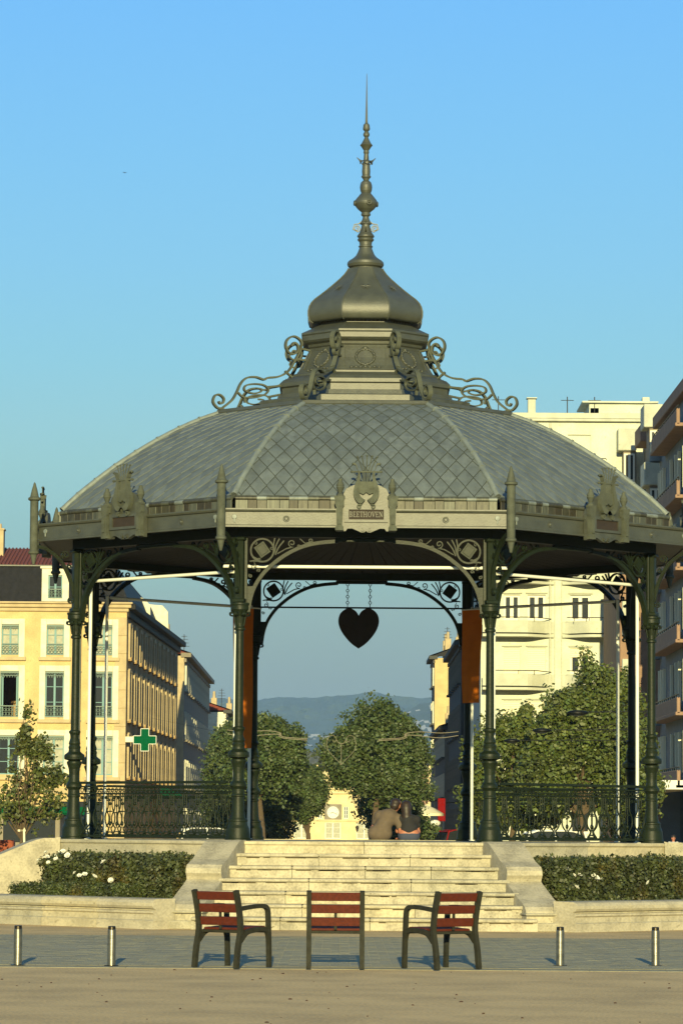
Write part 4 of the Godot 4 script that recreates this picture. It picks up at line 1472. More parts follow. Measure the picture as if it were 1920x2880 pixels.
func yellow_house() -> void:
	var h := thing("yellow_house", "yellow town house with white window surrounds, slate mansard and red tiled roof", "house", Vector3(-11.41, 0, -187))
	var cols := [-11.0, -8.6, -6.21, -3.81, -1.22]
	var rows := [[10.58, 12.21, 0.92], [7.26, 9.72, 1.0], [4.21, 6.29, 1.1]]
	var holes := []
	for c in cols:
		for r in rows:
			holes.append(Rect2(c - r[2] * 0.5, r[0], r[2], r[1] - r[0]))
	for c in [-10.2, -6.4, -2.6]:
		holes.append(Rect2(c - 1.4, 0.3, 2.8, 2.5))
	var b := MB.new()
	pierced(b, -14.0, 0.0, 0.0, 13.1, holes, 0.0, 0.24)
	b.quad(Vector3(-14, 0, 0), Vector3(-14, 13.1, 0), Vector3(-14, 13.1, -38), Vector3(-14, 0, -38), Vector3.LEFT)
	b.quad(Vector3(-14, 0, -38), Vector3(0, 0, -38), Vector3(0, 13.1, -38), Vector3(-14, 13.1, -38), Vector3.FORWARD)
	part(h, "front_wall", b.mesh(), M.yellow_wall)
	b = MB.new()   # the room behind the open window
	var rx := [-7.9, -4.7]
	b.quad(Vector3(rx[0], 6.9, -6.5), Vector3(rx[1], 6.9, -6.5), Vector3(rx[1], 10.1, -6.5), Vector3(rx[0], 10.1, -6.5), Vector3.BACK)
	b.quad(Vector3(rx[0], 6.9, -0.25), Vector3(rx[1], 6.9, -0.25), Vector3(rx[1], 6.9, -6.5), Vector3(rx[0], 6.9, -6.5), Vector3.UP)
	b.quad(Vector3(rx[0], 10.1, -0.25), Vector3(rx[1], 10.1, -0.25), Vector3(rx[1], 10.1, -6.5), Vector3(rx[0], 10.1, -6.5), Vector3.DOWN)
	for e in 2:
		b.quad(Vector3(rx[e], 6.9, -0.25), Vector3(rx[e], 10.1, -0.25), Vector3(rx[e], 10.1, -6.5), Vector3(rx[e], 6.9, -6.5), Vector3(1 - 2 * e, 0, 0))
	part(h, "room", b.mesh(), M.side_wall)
	for y in [0, 1, 2]:
		var r: Array = rows[y]
		var hh: float = r[1] - r[0]
		var sm := sash_mesh(r[2], hh, 3)
		var pm := pane_mesh(r[2] * 0.96, hh * 0.97)
		var fm := frill_mesh(r[2], 0.34 if y == 1 else 0.26)
		var gm := guard_mesh(r[2], 0.6)
		for i in cols.size():
			var tf := Transform3D(Basis.IDENTITY, Vector3(cols[i], r[0], -0.14))
			var open: bool = y == 1 and i == 2
			if open:   # both leaves stand open into the dark room
				b = MB.new()
				for s: float in [-1.0, 1.0]:
					b.cbox(Vector3(s * (r[2] * 0.5 - 0.12), hh * 0.5, -0.1), Vector3(0.07, hh, 0.06), 0.0)
					b.cbox(Vector3(s * (r[2] * 0.5 - 0.03), hh * 0.5, 0), Vector3(0.06, hh, 0.06), 0.0)
				var wn := part(h, "window", b.mesh(), M.blue_frame, tf)
				part(wn, "valance", fm, M.green_grey_iron, Transform3D(Basis.IDENTITY, Vector3(0, hh - 0.34, 0.1)))
				part(wn, "guard", gm, M.green_grey_iron, Transform3D(Basis.IDENTITY, Vector3(0, 0, 0.1)))
			else:
				var wn := window_at(h, tf, sm, pm, "blue_frame", "curtain" if y == 0 or (y == 2 and i != 2) else "glass_dark")
				part(wn, "valance", fm, M.green_grey_iron, Transform3D(Basis.IDENTITY, Vector3(0, hh - (0.34 if y == 1 else 0.26), 0.1)))
				if y < 2:
					part(wn, "guard", gm, M.green_grey_iron, Transform3D(Basis.IDENTITY, Vector3(0, 0, 0.1)))
				if y == 1 and i != 2:
					b = MB.new()
					for s: float in [-1.0, 1.0]:
						for q in 4:
							b.cbox(Vector3(s * (0.12 + q * 0.07), hh * 0.52, -0.07 - 0.02 * (q % 2)), Vector3(0.05, hh * 0.86, 0.02), 0.0)
					part(wn, "curtain", b.mesh(), M.curtain)
			b = MB.new()
			for s: float in [-1.0, 1.0]:
				b.cbox(Vector3(cols[i] + s * (r[2] * 0.5 + 0.16), (r[0] + r[1]) * 0.5 + 0.1, 0.02), Vector3(0.31, hh + 0.42, 0.07), 0.01)
			b.cbox(Vector3(cols[i], r[1] + 0.155, 0.022), Vector3(r[2], 0.3, 0.07), 0.01)
			part(h, "window_surround", b.mesh(), M.cream_trim)
			b = MB.new()
			b.cbox(Vector3(cols[i], r[0] - 0.2, 0.06), Vector3(r[2] + 0.8, 0.19, 0.22), 0.02)
			part(h, "sill", b.mesh(), M.quoin)
	for q in 13:   # corner quoins
		b = MB.new()
		b.cbox(Vector3(-0.3, 0.5 + q * 0.97, 0.015), Vector3(0.62, 0.955, 0.06), 0.012)
		part(h, "quoin", b.mesh(), M.quoin)
	b = MB.new()
	b.cbox(Vector3(-6.9, 13.22, -0.05), Vector3(14.3, 0.2, 0.75), 0.03)
	b.cbox(Vector3(-6.95, 13.02, -0.1), Vector3(14.1, 0.2, 0.5), 0.03)
	b.cbox(Vector3(-6.9, 13.37, 0.0), Vector3(14.45, 0.1, 0.95), 0.02)
	part(h, "cornice", b.mesh(), M.quoin)
	for x in [-7.4, -2.45]:
		b = MB.new()
		b.tube([Vector3(x, 3.5, 0.1), Vector3(x, 12.9, 0.1)], 0.05, -1, 8)
		for q in 4:
			b.cbox(Vector3(x, 4.5 + q * 2.6, 0.07), Vector3(0.16, 0.06, 0.12), 0.0)
		part(h, "drain_pipe", b.mesh(), M.zinc)
	# ground floor shops
	b = MB.new()
	b.cbox(Vector3(-6.9, 3.35, 0.05), Vector3(13.4, 0.3, 0.2), 0.02)
	part(h, "string_course", b.mesh(), M.quoin)
	for e in [[-10.2, "glass_dark"], [-6.4, "glass_dark"], [-2.6, "glass_dark"]]:
		part(h, "shop_window", pane_mesh(2.8, 2.5), M[e[1]], Transform3D(Basis.IDENTITY, Vector3(e[0], 0.3, -0.2)))
	b = MB.new()
	b.cbox(Vector3(-3.1, 2.3, 0.18), Vector3(2.6, 0.42, 0.12), 0.02)
	part(h, "shop_sign", b.mesh(), M.cross_green)
	# roofs
	b = MB.new()
	b.quad(Vector3(-14, 13.42, 0.1), Vector3(0.1, 13.42, 0.1), Vector3(-0.7, 15.4, -0.8), Vector3(-14, 15.4, -0.8), Vector3(0, 0.5, 1))
	b.quad(Vector3(0.1, 13.42, 0.1), Vector3(0.1, 13.42, -38), Vector3(-0.7, 15.4, -38), Vector3(-0.7, 15.4, -0.8), Vector3(1, 0.5, 0))
	part(h, "mansard", b.mesh(), M.slate)
	b = MB.new()
	b.cbox(Vector3(-7.3, 15.42, -0.75), Vector3(13.4, 0.1, 0.2), 0.02)
	part(h, "zinc_ridge", b.mesh(), M.zinc)
	b = MB.new()
	b.quad(Vector3(-14, 15.45, -0.8), Vector3(-0.7, 15.45, -0.8), Vector3(-4.2, 16.75, -6), Vector3(-14, 16.75, -6), Vector3(0, 1, 0.5))
	b.quad(Vector3(-0.7, 15.45, -0.8), Vector3(-0.7, 15.45, -38), Vector3(-4.2, 16.75, -34), Vector3(-4.2, 16.75, -6), Vector3(1, 1, 0))
	for i in 60:
		b.tube([Vector3(-13.9 + i * 0.2, 15.47, -0.78), Vector3(-13.9 + i * 0.2, 16.77, -6)], 0.05, -1, 5)
	var rf := part(h, "tiled_roof", b.mesh(), M.red_tile)
	for e in [[-7.25, -4.0, 17.7], [-12.5, -8.0, 17.9], [-3.9, -16.0, 17.5]]:
		b = MB.new()
		b.cbox(Vector3(e[0], 16.6, e[1]), Vector3(0.5, 2.0, 0.8), 0.02)
		b.cbox(Vector3(e[0], 17.62, e[1]), Vector3(0.6, 0.1, 0.9), 0.02)
		b.lathe(v2([[0.14, 17.6], [0.1, 17.95], [0.0, 17.95]]), 8, Vector3(e[0], 0, e[1]))
		part(rf, "chimney", b.mesh(), M.quoin)
	for x: float in [-9.0, -3.83]:
		b = MB.new()
		pierced(b, x - 0.72, x + 0.72, 13.45, 15.2, [Rect2(x - 0.38, 13.6, 0.76, 1.25)], 0.22, 0.2)
		for s: float in [-1.0, 1.0]:
			b.quad(Vector3(x + 0.72 * s, 13.45, 0.22), Vector3(x + 0.72 * s, 15.2, 0.22), Vector3(x + 0.72 * s, 15.2, -1.2), Vector3(x + 0.72 * s, 13.45, -1.2), Vector3(s, 0, 0))
		b.cbox(Vector3(x, 15.26, -0.3), Vector3(1.62, 0.12, 1.2), 0.02)
		var dm := part(h, "dormer", b.mesh(), M.cream_trim)
		part(dm, "sash", sash_mesh(0.76, 1.25, 2), M.blue_frame, Transform3D(Basis.IDENTITY, Vector3(x, 13.6, 0.06)))
		part(dm, "pane", pane_mesh(0.74, 1.2), M.glass_dark, Transform3D(Basis.IDENTITY, Vector3(x, 13.62, 0.03)))
		part(dm, "guard", guard_mesh(0.76, 0.5), M.green_grey_iron, Transform3D(Basis.IDENTITY, Vector3(x, 13.6, 0.14)))
	# side wall along the street, facing +x
	var st := Transform3D(Basis(Vector3.UP, PI / 2 - 0.026), Vector3.ZERO)   # local x runs away from the camera, the wall slightly turned to the square
	var sh := []
	var sc := []
	for i in 11:
		sc.append(1.9 + i * 3.3)
	for c in sc:
		for r in rows:
			sh.append(Rect2(c - 0.5, r[0], 1.0, r[1] - r[0]))
	b = MB.new()
	pierced(b, 0.0, 38.0, 0.0, 13.1, sh, 0.0, 0.3)
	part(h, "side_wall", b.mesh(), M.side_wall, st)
	for c in sc:
		for r in rows:
			var hh: float = r[1] - r[0]
			b = MB.new()
			for s: float in [-1.0, 1.0]:
				b.cbox(Vector3(c + s * 0.66, r[0] + hh * 0.5, 0.04), Vector3(0.34, hh + 0.3, 0.14), 0.01)
			b.cbox(Vector3(c, r[1] + 0.12, 0.04), Vector3(0.98, 0.22, 0.12), 0.01)
			part(h, "window_surround", b.mesh(), M.quoin, st)
			b = MB.new()
			b.cbox(Vector3(c, r[0] - 0.12, 0.08), Vector3(1.5, 0.2, 0.22), 0.02)
			part(h, "sill", b.mesh(), M.side_wall, st)
			window_at(h, st * Transform3D(Basis.IDENTITY, Vector3(c, r[0], -0.2)), sash_mesh(1.0, hh, 3), pane_mesh(0.96, hh * 0.97), "blue_frame", "glass_dark")
	b = MB.new()
	b.cbox(Vector3(19.2, 13.2, 0.18), Vector3(38.6, 0.32, 0.6), 0.03)
	b.cbox(Vector3(19.2, 12.85, 0.05), Vector3(38.4, 0.4, 0.2), 0.03)
	part(h, "eaves", b.mesh(), M.slate, st)
	for e in [[38.3, 15.7, 2.2], [24.0, 15.2, 0.5]]:   # gable walls rising through the roof
		b = MB.new()
		var gx: float = e[0] * 0.026 - 0.55
		b.extrude(PackedVector2Array([Vector2(gx - e[2] - 0.6, 13.3), Vector2(gx - 0.1, 13.3), Vector2(gx - 0.15, e[1] - 0.4), Vector2(gx - 0.5, e[1]), Vector2(gx - e[2] - 0.6, e[1] + 0.2)]), -e[0] - 0.5, -e[0])
		part(h, "gable_wall", b.mesh(), M.cream_trim)
	# pharmacy cross on its bracket
	var cr := thing("pharmacy_cross", "green cross sign projecting from the corner of the yellow house", "sign", Vector3(-10.37, 6.1, -187.0))
	b = MB.new()
	b.extrude(PackedVector2Array([Vector2(-0.2, -0.58), Vector2(0.2, -0.58), Vector2(0.2, -0.2), Vector2(0.59, -0.2), Vector2(0.59, 0.2), Vector2(0.2, 0.2), Vector2(0.2, 0.58), Vector2(-0.2, 0.58), Vector2(-0.2, 0.2), Vector2(-0.59, 0.2), Vector2(-0.59, -0.2), Vector2(-0.2, -0.2)]), -0.1, 0.1)
	part(cr, "cross", b.mesh(), M.cross_green)
	b = MB.new()
	for e in [[0, 0.595, 0.44, 0.03], [0, -0.595, 0.44, 0.03], [0.605, 0, 0.03, 0.44], [-0.605, 0, 0.03, 0.44], [0.215, 0.4, 0.03, 0.36], [-0.215, 0.4, 0.03, 0.36], [0.215, -0.4, 0.03, 0.36], [-0.215, -0.4, 0.03, 0.36], [0.41, 0.215, 0.36, 0.03], [0.41, -0.215, 0.36, 0.03], [-0.41, 0.215, 0.36, 0.03], [-0.41, -0.215, 0.36, 0.03]]:
		b.cbox(Vector3(e[0], e[1], 0), Vector3(e[2], e[3], 0.22), 0.0)
	part(cr, "border", b.mesh(), M.sign_white)
	b = MB.new()
	b.cbox(Vector3(-0.83, 0.02, 0), Vector3(0.42, 0.3, 0.14), 0.02)
	part(cr, "bracket", b.mesh(), M.shutter)


# plain street house: front wall facing +z at x0..x1, side wall facing +x or -x along the street
func street_house(called: String, label: String, at: Vector3, w: float, depth: float, hgt: float, side: float, front_m: String, side_m: String, roof_m: String, storeys: int, group := "") -> Node3D:
	var h := thing(called, label, "house", at, 0.0, group)
	var b := MB.new()
	var x1 := -side * w   # the street corner is at x = 0
	b.quad(Vector3(0, 0, 0), Vector3(x1, 0, 0), Vector3(x1, hgt, 0), Vector3(0, hgt, 0), Vector3.BACK)
	b.quad(Vector3(x1, 0, 0), Vector3(x1, 0, -depth), Vector3(x1, hgt, -depth), Vector3(x1, hgt, 0), Vector3(-side, 0, 0))
	b.quad(Vector3(0, 0, -depth), Vector3(x1, 0, -depth), Vector3(x1, hgt, -depth), Vector3(0, hgt, -depth), Vector3.FORWARD)
	part(h, "front_wall", b.mesh(), M[front_m])
	var st := Transform3D(Basis(Vector3.UP, PI / 2 * side), Vector3.ZERO)
	var holes := []
	var n := int(depth / 3.2)
	var sh := hgt / storeys
	for i in n:
		for j in storeys:
			var c := (i + 0.5) * depth / n
			holes.append(Rect2((c if side > 0 else -c) - 0.5, j * sh + 0.9, 1.0, sh * 0.58))
	b = MB.new()
	pierced(b, 0.0 if side > 0 else -depth, depth if side > 0 else 0.0, 0, hgt, holes, 0, 0.25)
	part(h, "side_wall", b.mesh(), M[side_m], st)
	var sash := sash_mesh(1.0, sh * 0.58, 2)
	var pane := pane_mesh(0.97, sh * 0.57)
	for r: Rect2 in holes:
		window_at(h, st * Transform3D(Basis.IDENTITY, Vector3(r.position.x + 0.5, r.position.y, -0.16)), sash, pane, "white_frame", "glass_dark")
		b = MB.new()
		b.cbox(Vector3(r.position.x + 0.5, r.position.y - 0.08, 0.12), Vector3(1.3, 0.14, 0.26), 0.0)
		part(h, "sill", b.mesh(), M[side_m], st)
		for s: float in [-1.0, 1.0]:
			b = MB.new()
			b.cbox(Vector3(r.position.x + 0.5 + s * 0.58, r.position.y + sh * 0.29, 0.06), Vector3(0.14, sh * 0.58, 0.13), 0.0)
			part(h, "shutter", b.mesh(), M.cream_trim if front_m != "dark_wall" else M.grey_wall, st)
	b = MB.new()
	b.cbox(Vector3(depth * 0.5 * side, hgt + 0.05, 0.12), Vector3(depth + 0.3, 0.3, 0.7), 0.02)
	b.cbox(Vector3(depth * 0.5 * side, hgt - 0.3, 0.05), Vector3(depth, 0.25, 0.2), 0.02)
	part(h, "cornice", b.mesh(), M[side_m], st)
	b = MB.new()
	var ridge := Vector3(x1 * 0.5, hgt + w * 0.22, 0)
	b.quad(Vector3(0.45 * side, hgt + 0.2, 0.3), Vector3(0.45 * side, hgt + 0.2, -depth - 0.2), ridge + Vector3(0, 0, -depth - 0.2), ridge + Vector3(0, 0, 0.3), Vector3(side, 1, 0))
	b.quad(Vector3(x1, hgt + 0.2, 0.3), Vector3(x1, hgt + 0.2, -depth - 0.2), ridge + Vector3(0, 0, -depth - 0.2), ridge + Vector3(0, 0, 0.3), Vector3(-side, 1, 0))
	b.flat(Vector3(0.3 * side, hgt + 0.15, 0.0), Vector3(x1, hgt + 0.15, 0.0), ridge + Vector3(0, -0.05, 0.0), Vector3.BACK)
	var rf := part(h, "roof", b.mesh(), M[roof_m])
	rng.seed = int(depth * 10 + w)
	for i in 3:
		var z := -depth * (0.1 + 0.33 * i)
		var x := -side * rng.randf_range(0.5, 2.0)
		b = MB.new()
		b.cbox(Vector3(x, hgt + 1.0, z), Vector3(0.5, 1.6, 0.9), 0.02)
		for q in 2:
			b.lathe(v2([[0.14, 0.0], [0.11, 0.6], [0.0, 0.6]]), 8, Vector3(x, hgt + 1.78, z - 0.22 + 0.44 * q))
		part(rf, "chimney", b.mesh(), M.quoin)
	b = MB.new()
	var ax := -side * 1.2
	b.tube([Vector3(ax, hgt + 0.2, -depth * 0.6), Vector3(ax, hgt + 2.9, -depth * 0.6)], 0.03, -1, 5)
	for q in 4:
		b.tube([Vector3(ax - 0.4 + 0.06 * q, hgt + 2.0 + q * 0.25, -depth * 0.6), Vector3(ax + 0.4 - 0.06 * q, hgt + 2.0 + q * 0.25, -depth * 0.6)], 0.018, -1, 4)
	part(rf, "aerial", b.mesh(), M.black)
	return h


func make_street() -> void:
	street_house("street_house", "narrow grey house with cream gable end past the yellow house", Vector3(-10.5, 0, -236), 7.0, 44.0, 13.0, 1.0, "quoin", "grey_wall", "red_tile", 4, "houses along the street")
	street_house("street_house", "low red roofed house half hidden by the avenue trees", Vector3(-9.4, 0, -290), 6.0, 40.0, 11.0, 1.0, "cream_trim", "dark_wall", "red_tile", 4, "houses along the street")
	street_house("street_house", "dark balconied house beside the short orange banner", Vector3(8.3, 0, -206), 7.0, 26.0, 13.5, -1.0, "dark_wall", "dark_wall", "slate", 4, "houses along the street")
	street_house("street_house", "dark house with ornate dormer before the tall blank wall", Vector3(8.02, 0, -233), 6.0, 25.0, 13.8, -1.0, "dark_wall", "dark_wall", "slate", 4, "houses along the street")
	street_house("street_house", "low dark house at the foot of the tall blank wall", Vector3(7.75, 0, -259), 6.0, 27.0, 8.9, -1.0, "grey_wall", "dark_wall", "slate", 3, "houses along the street")
	street_house("street_house", "tall block with a blank cream gable wall facing the square", Vector3(7.8, 0, -290), 9.0, 9.0, 15.6, -1.0, "yellow_wall", "dark_wall", "slate", 5, "houses along the street")
	# station at the end of the avenue
	var s := thing("station", "cream railway station with a clock in its pediment", "station", Vector3(-0.8, 0, -450))
	var b := MB.new()
	var holes := []
	for x in [-10.2, -7.2, -4.0, 0.0, 4.0, 7.2, 10.2]:
		holes.append(Rect2(x - 1.0, 0.2, 2.0, 2.1))
	holes.append(Rect2(-1.95, 2.75, 0.6, 1.6))
	holes.append(Rect2(1.35, 2.75, 0.6, 1.6))
	for x in [-9.0, -6.0, 6.0, 9.0]:
		holes.append(Rect2(x - 0.6, 3.1, 1.2, 1.7))
	pierced(b, -12.0, 12.0, 0, 6.0, holes, 0, 0.3)
	pierced(b, -4.4, 4.4, 6.0, 6.6, [], 0, 0.3)
	for sd: float in [-1.0, 1.0]:
		b.quad(Vector3(12 * sd, 0, 0), Vector3(12 * sd, 6, 0), Vector3(12 * sd, 6, -14), Vector3(12 * sd, 0, -14), Vector3(sd, 0, 0))
	part(s, "front_wall", b.mesh(), M.station_wall)
	b = MB.new()
	b.extrude(PackedVector2Array([Vector2(-4.4, 6.6), Vector2(4.4, 6.6), Vector2(1.7, 7.7), Vector2(1.4, 8.25), Vector2(-1.4, 8.25), Vector2(-1.7, 7.7)]), -0.4, 0.15)
	b.cbox(Vector3(0, 6.6, 0.1), Vector3(9.2, 0.25, 0.5), 0.02)
	b.cbox(Vector3(0, 8.3, 0.0), Vector3(3.2, 0.2, 0.7), 0.02)
	b.cbox(Vector3(0, 6.05, 0.1), Vector3(24.4, 0.22, 0.5), 0.02)
	b.cbox(Vector3(0, 2.55, 0.06), Vector3(24.2, 0.16, 0.3), 0.02)
	for i in 3:
		b.lathe(v2([[0.3, 8.4], [0.16, 8.7], [0.22, 8.85], [0.0, 9.1]]), 8, Vector3(-1.0 + i, 0, 0))
	part(s, "pediment", b.mesh(), M.station_wall)
	for h: Rect2 in holes:
		var c := h.get_center()
		window_at(s, Transform3D(Basis.IDENTITY, Vector3(c.x, h.position.y, -0.2)), sash_mesh(h.size.x, h.size.y, 3, 0.1), pane_mesh(h.size.x * 0.95, h.size.y * 0.95), "white_frame", "glass_dark" if h.size.y < 2.0 else "curtain")
	b = MB.new()
	b.cbox(Vector3(0, 3.55, 0.05), Vector3(2.2, 2.1, 0.16), 0.04)
	var cf := part(s, "clock_surround", b.mesh(), M.grey_wall)
	b = MB.new()
	b.lathe(v2([[0.0, 0.06], [0.66, 0.06], [0.72, 0.1], [0.78, 0.06], [0.78, 0.0]]), 28)
	var cl := part(s, "clock", b.mesh(), M.sign_white, Transform3D(Basis(Vector3.RIGHT, PI / 2), Vector3(0, 3.55, 0.14)))
	b = MB.new()
	for i in 12:
		var a := TAU * i / 12
		b.box(Vector3(sin(a) * 0.55, 0.07, cos(a) * 0.55), Vector3(0.07, 0.02, 0.07))
	b.tube([Vector3(0, 0.08, 0), Vector3(-0.34, 0.08, 0.1)], 0.035, -1, 4)
	b.tube([Vector3(0, 0.08, 0), Vector3(0.5, 0.08, 0.22)], 0.028, -1, 4)
	part(cl, "hands", b.mesh(), M.black)
	for x: float in [-3.1, 3.1]:
		b = MB.new()
		b.lathe(v2([[0.0, 1.2], [0.1, 1.25], [0.22, 1.7], [0.26, 1.72], [0.0, 1.95]]), 8, Vector3(x, 0, 0.4))
		b.tube([Vector3(x, 1.2, 0.0), Vector3(x, 1.15, 0.4)], 0.04, -1, 5)
		part(s, "wall_lantern", b.mesh(), M.plate_dark)
	var hall := thing("station_hall", "long grey train shed roof showing behind the trees", "train shed", Vector3(0, 0, -468))
	b = MB.new()
	b.quad(Vector3(-60, 10.0, 0), Vector3(60, 10.0, 0), Vector3(60, 11.85, -8), Vector3(-60, 11.85, -8), Vector3(0, 1, 1))
	part(hall, "roof", b.mesh(), M.station_roof)
	b = MB.new()
	for i in 60:
		b.cbox(Vector3(-59 + i * 2.0, 10.95, -3.96), Vector3(0.12, 0.1, 0.12), 0.0)
	for i in 120:
		b.bar([Vector3(-59.5 + i, 10.04, 0), Vector3(-59.5 + i, 11.89, -8)], Vector3.RIGHT, 0.12, 0.08)
	part(hall, "roof_seams", b.mesh(), M.station_roof)
	b = MB.new()
	pierced(b, -60, 60, 0, 10.0, [], -0.6, 0.2)
	part(hall, "front_wall", b.mesh(), M.glass_dark)
	for i in 41:
		b = MB.new()
		b.cbox(Vector3(-60 + i * 3.0, 5.0, -0.5), Vector3(0.3, 10.0, 0.3), 0.0)
		part(hall, "pier", b.mesh(), M.station_wall)
	for y in [3.2, 6.4, 8.9]:
		b = MB.new()
		b.cbox(Vector3(0, y, -0.45), Vector3(120, 0.3, 0.25), 0.0)
		part(hall, "beam", b.mesh(), M.station_wall)
	# end pavilion of the station with a finial
	var tw := thing("corner_pavilion", "cream and red brick pavilion with a pointed stone finial", "pavilion", Vector3(10.6, 0, -440))
	b = MB.new()
	b.cbox(Vector3(0, 4.2, -1), Vector3(1.1, 8.4, 2.0), 0.04)
	part(tw, "pier", b.mesh(), M.pink_wall)
	b = MB.new()
	for i in 8:
		for sd: float in [-1.0, 1.0]:
			b.cbox(Vector3(sd * 0.48, 0.6 + i * 1.0, 0.02), Vector3(0.36 if i % 2 == 0 else 0.24, 0.5, 0.12), 0.02)
	part(tw, "quoins", b.mesh(), M.station_wall)
	b = MB.new()
	b.cbox(Vector3(0, 8.5, -1), Vector3(1.6, 0.3, 2.4), 0.05)
	b.lathe(v2([[0.5, 8.6], [0.6, 8.8], [0.3, 9.1], [0.36, 9.3], [0.12, 9.7], [0.0, 9.9]]), 8, Vector3(0, 0, -0.5))
	part(tw, "finial", b.mesh(), M.station_wall)
	b = MB.new()
	b.cbox(Vector3(0.6, 3.9, -2), Vector3(5.0, 0.5, 5.0), 0.05)
	b.cbox(Vector3(0.6, 1.9, -2.2), Vector3(4.4, 3.6, 4.4), 0.05)
	part(tw, "porch", b.mesh(), M.station_wall)


func cream_block() -> void:
	var h := thing("cream_apartments", "tall cream apartment block with sweeping balconies behind the leafy tree", "apartment block", Vector3(8.0, 0, -190))
	var b := MB.new()
	var fy := []
	for k in 8:
		fy.append(0.4 + k * 2.88)   # floor levels; a balcony's underside at 11.97 and 9.09
	var holes := []
	var wins := [[1.28, 0.9], [2.62, 0.98], [5.0, 1.12]]
	for k in 7:
		for w in wins:
			holes.append(Rect2(w[0] - w[1] * 0.5, fy[k] + 0.88, w[1], 1.4))
	pierced(b, -0.4, 9.2, 0, 24.0, holes, 0, 0.3)
	b.quad(Vector3(9.2, 0, 0), Vector3(9.2, 24, 0), Vector3(9.2, 24, -14), Vector3(9.2, 0, -14), Vector3.RIGHT)
	b.quad(Vector3(-0.4, 0, 0), Vector3(-0.4, 24, 0), Vector3(-0.4, 24, -14), Vector3(-0.4, 0, -14), Vector3.LEFT)
	b.quad(Vector3(-0.4, 24, 0), Vector3(9.2, 24, 0), Vector3(9.2, 24, -14), Vector3(-0.4, 24, -14), Vector3.UP)
	part(h, "front_wall", b.mesh(), M.cream_wall)
	b = MB.new()
	b.cbox(Vector3(4.4, 23.75, 0.1), Vector3(9.8, 0.14, 0.45), 0.02)
	b.cbox(Vector3(4.4, 24.0, 0.02), Vector3(9.7, 0.3, 0.3), 0.02)
	part(h, "roof_edge", b.mesh(), M.cream_panel)
	b = MB.new()
	b.cbox(Vector3(4.93, 22.97, 0.05), Vector3(1.25, 0.05, 0.12), 0.0)
	b.cbox(Vector3(5.55, 22.2, 0.03), Vector3(0.04, 1.5, 0.06), 0.0)
	b.cbox(Vector3(5.0, 21.4, 0.06), Vector3(3.0, 0.12, 0.14), 0.0)
	part(h, "wall_trim", b.mesh(), M.cream_panel)
	rng.seed = 300
	for k in 7:
		for i in wins.size():
			var w: Array = wins[i]
			var sh: float = 0.0
			if k == 3 and i < 2:
				sh = 1.0
			elif k == 3:
				sh = 0.42
			elif k != 4:
				sh = [0.0, 0.3, 0.6, 1.0][rng.randi() % 4]
			var wn := window_at(h, Transform3D(Basis.IDENTITY, Vector3(w[0], fy[k] + 0.88, -0.2)), sash_mesh(w[1], 1.4, 1, 0.13), pane_mesh(w[1] * 0.96, 1.36), "white_frame", "glass_dark")
			if sh > 0.0:
				b = MB.new()
				var n := int(sh * 14)
				for q in n:
					b.cbox(Vector3(0, 1.4 - (q + 0.5) * 0.1, 0.08), Vector3(w[1], 0.094, 0.03), 0.006)
				part(wn, "roller_shutter", b.mesh(), M.shutter)
			b = MB.new()
			b.cbox(Vector3(0, 1.5, 0.24), Vector3(w[1] + 0.2, 0.08, 0.16), 0.01)
			part(wn, "lintel", b.mesh(), M.cream_panel)
	for k in range(1, 8):   # balconies: parapet bows out and dies into the pilaster at x 3.8
		var y: float = fy[k]
		for seg in [[-0.35, 3.55], [4.0, 6.5]]:
			b = MB.new()
			var n := 16
			for lo_hi in [[y - 0.05, y + 0.09, 0.1], [y + 0.17, y + 0.82, 0.0]]:
				var pts := []
				for i in n + 1:
					var t := float(i) / n
					var x: float = lerpf(seg[0], seg[1], t)
					var bow: float = smoothstep(0.0, 1.6, (3.55 - x) if seg[0] < 1.0 else (x - 4.0))
					pts.append(Vector3(x, 0, 0.1 + 1.05 * bow + lo_hi[2]))
				for i in n:
					var p: Vector3 = pts[i]
					var q: Vector3 = pts[i + 1]
					var up0: Vector3 = Vector3.UP * lo_hi[0]
					var up1: Vector3 = Vector3.UP * lo_hi[1]
					b.quad(p + up0, q + up0, q + up1, p + up1, Vector3.BACK)
					b.quad(p + up1, q + up1, Vector3(q.x, 0, q.z - 0.12) + up1, Vector3(p.x, 0, p.z - 0.12) + up1, Vector3.UP)
					b.quad(p + up0, q + up0, Vector3(q.x, 0, -0.0) + up0, Vector3(p.x, 0, -0.0) + up0, Vector3.DOWN)
			var bl := part(h, "balcony", b.mesh(), M.cream_panel)
			b = MB.new()
			var mid: float = (seg[0] + seg[1]) * 0.5
			b.tube([Vector3(seg[0] + 0.2, y + 1.0, 1.08), Vector3(seg[1] - (1.0 if seg[0] < 1.0 else 0.2), y + 1.0, 1.08), Vector3(seg[1] - 0.15, y + 0.95, 0.75 if seg[0] > 1.0 else 0.2)], 0.025, -1, 5)
			for x in [seg[0] + 0.6, mid, seg[1] - 1.1]:
				b.tube([Vector3(x, y + 0.8, 1.08), Vector3(x, y + 1.0, 1.08)], 0.02, -1, 5)
			part(bl, "hand_rail", b.mesh(), M.plate_dark)
	b = MB.new()
	b.cbox(Vector3(3.78, 11.0, 0.06), Vector3(0.4, 21.0, 0.14), 0.05)
	part(h, "pilaster", b.mesh(), M.cream_wall)
	b = MB.new()
	b.cbox(Vector3(2.4, 24.6, -1.5), Vector3(0.42, 0.9, 0.6), 0.02)
	b.cbox(Vector3(2.4, 25.12, -1.5), Vector3(0.56, 0.05, 0.75), 0.0)
	part(h, "chimney", b.mesh(), M.cream_panel)
	b = MB.new()
	b.tube([Vector3(3.35, 0.5, 0.12), Vector3(3.35, 23.6, 0.12)], 0.06, -1, 8)
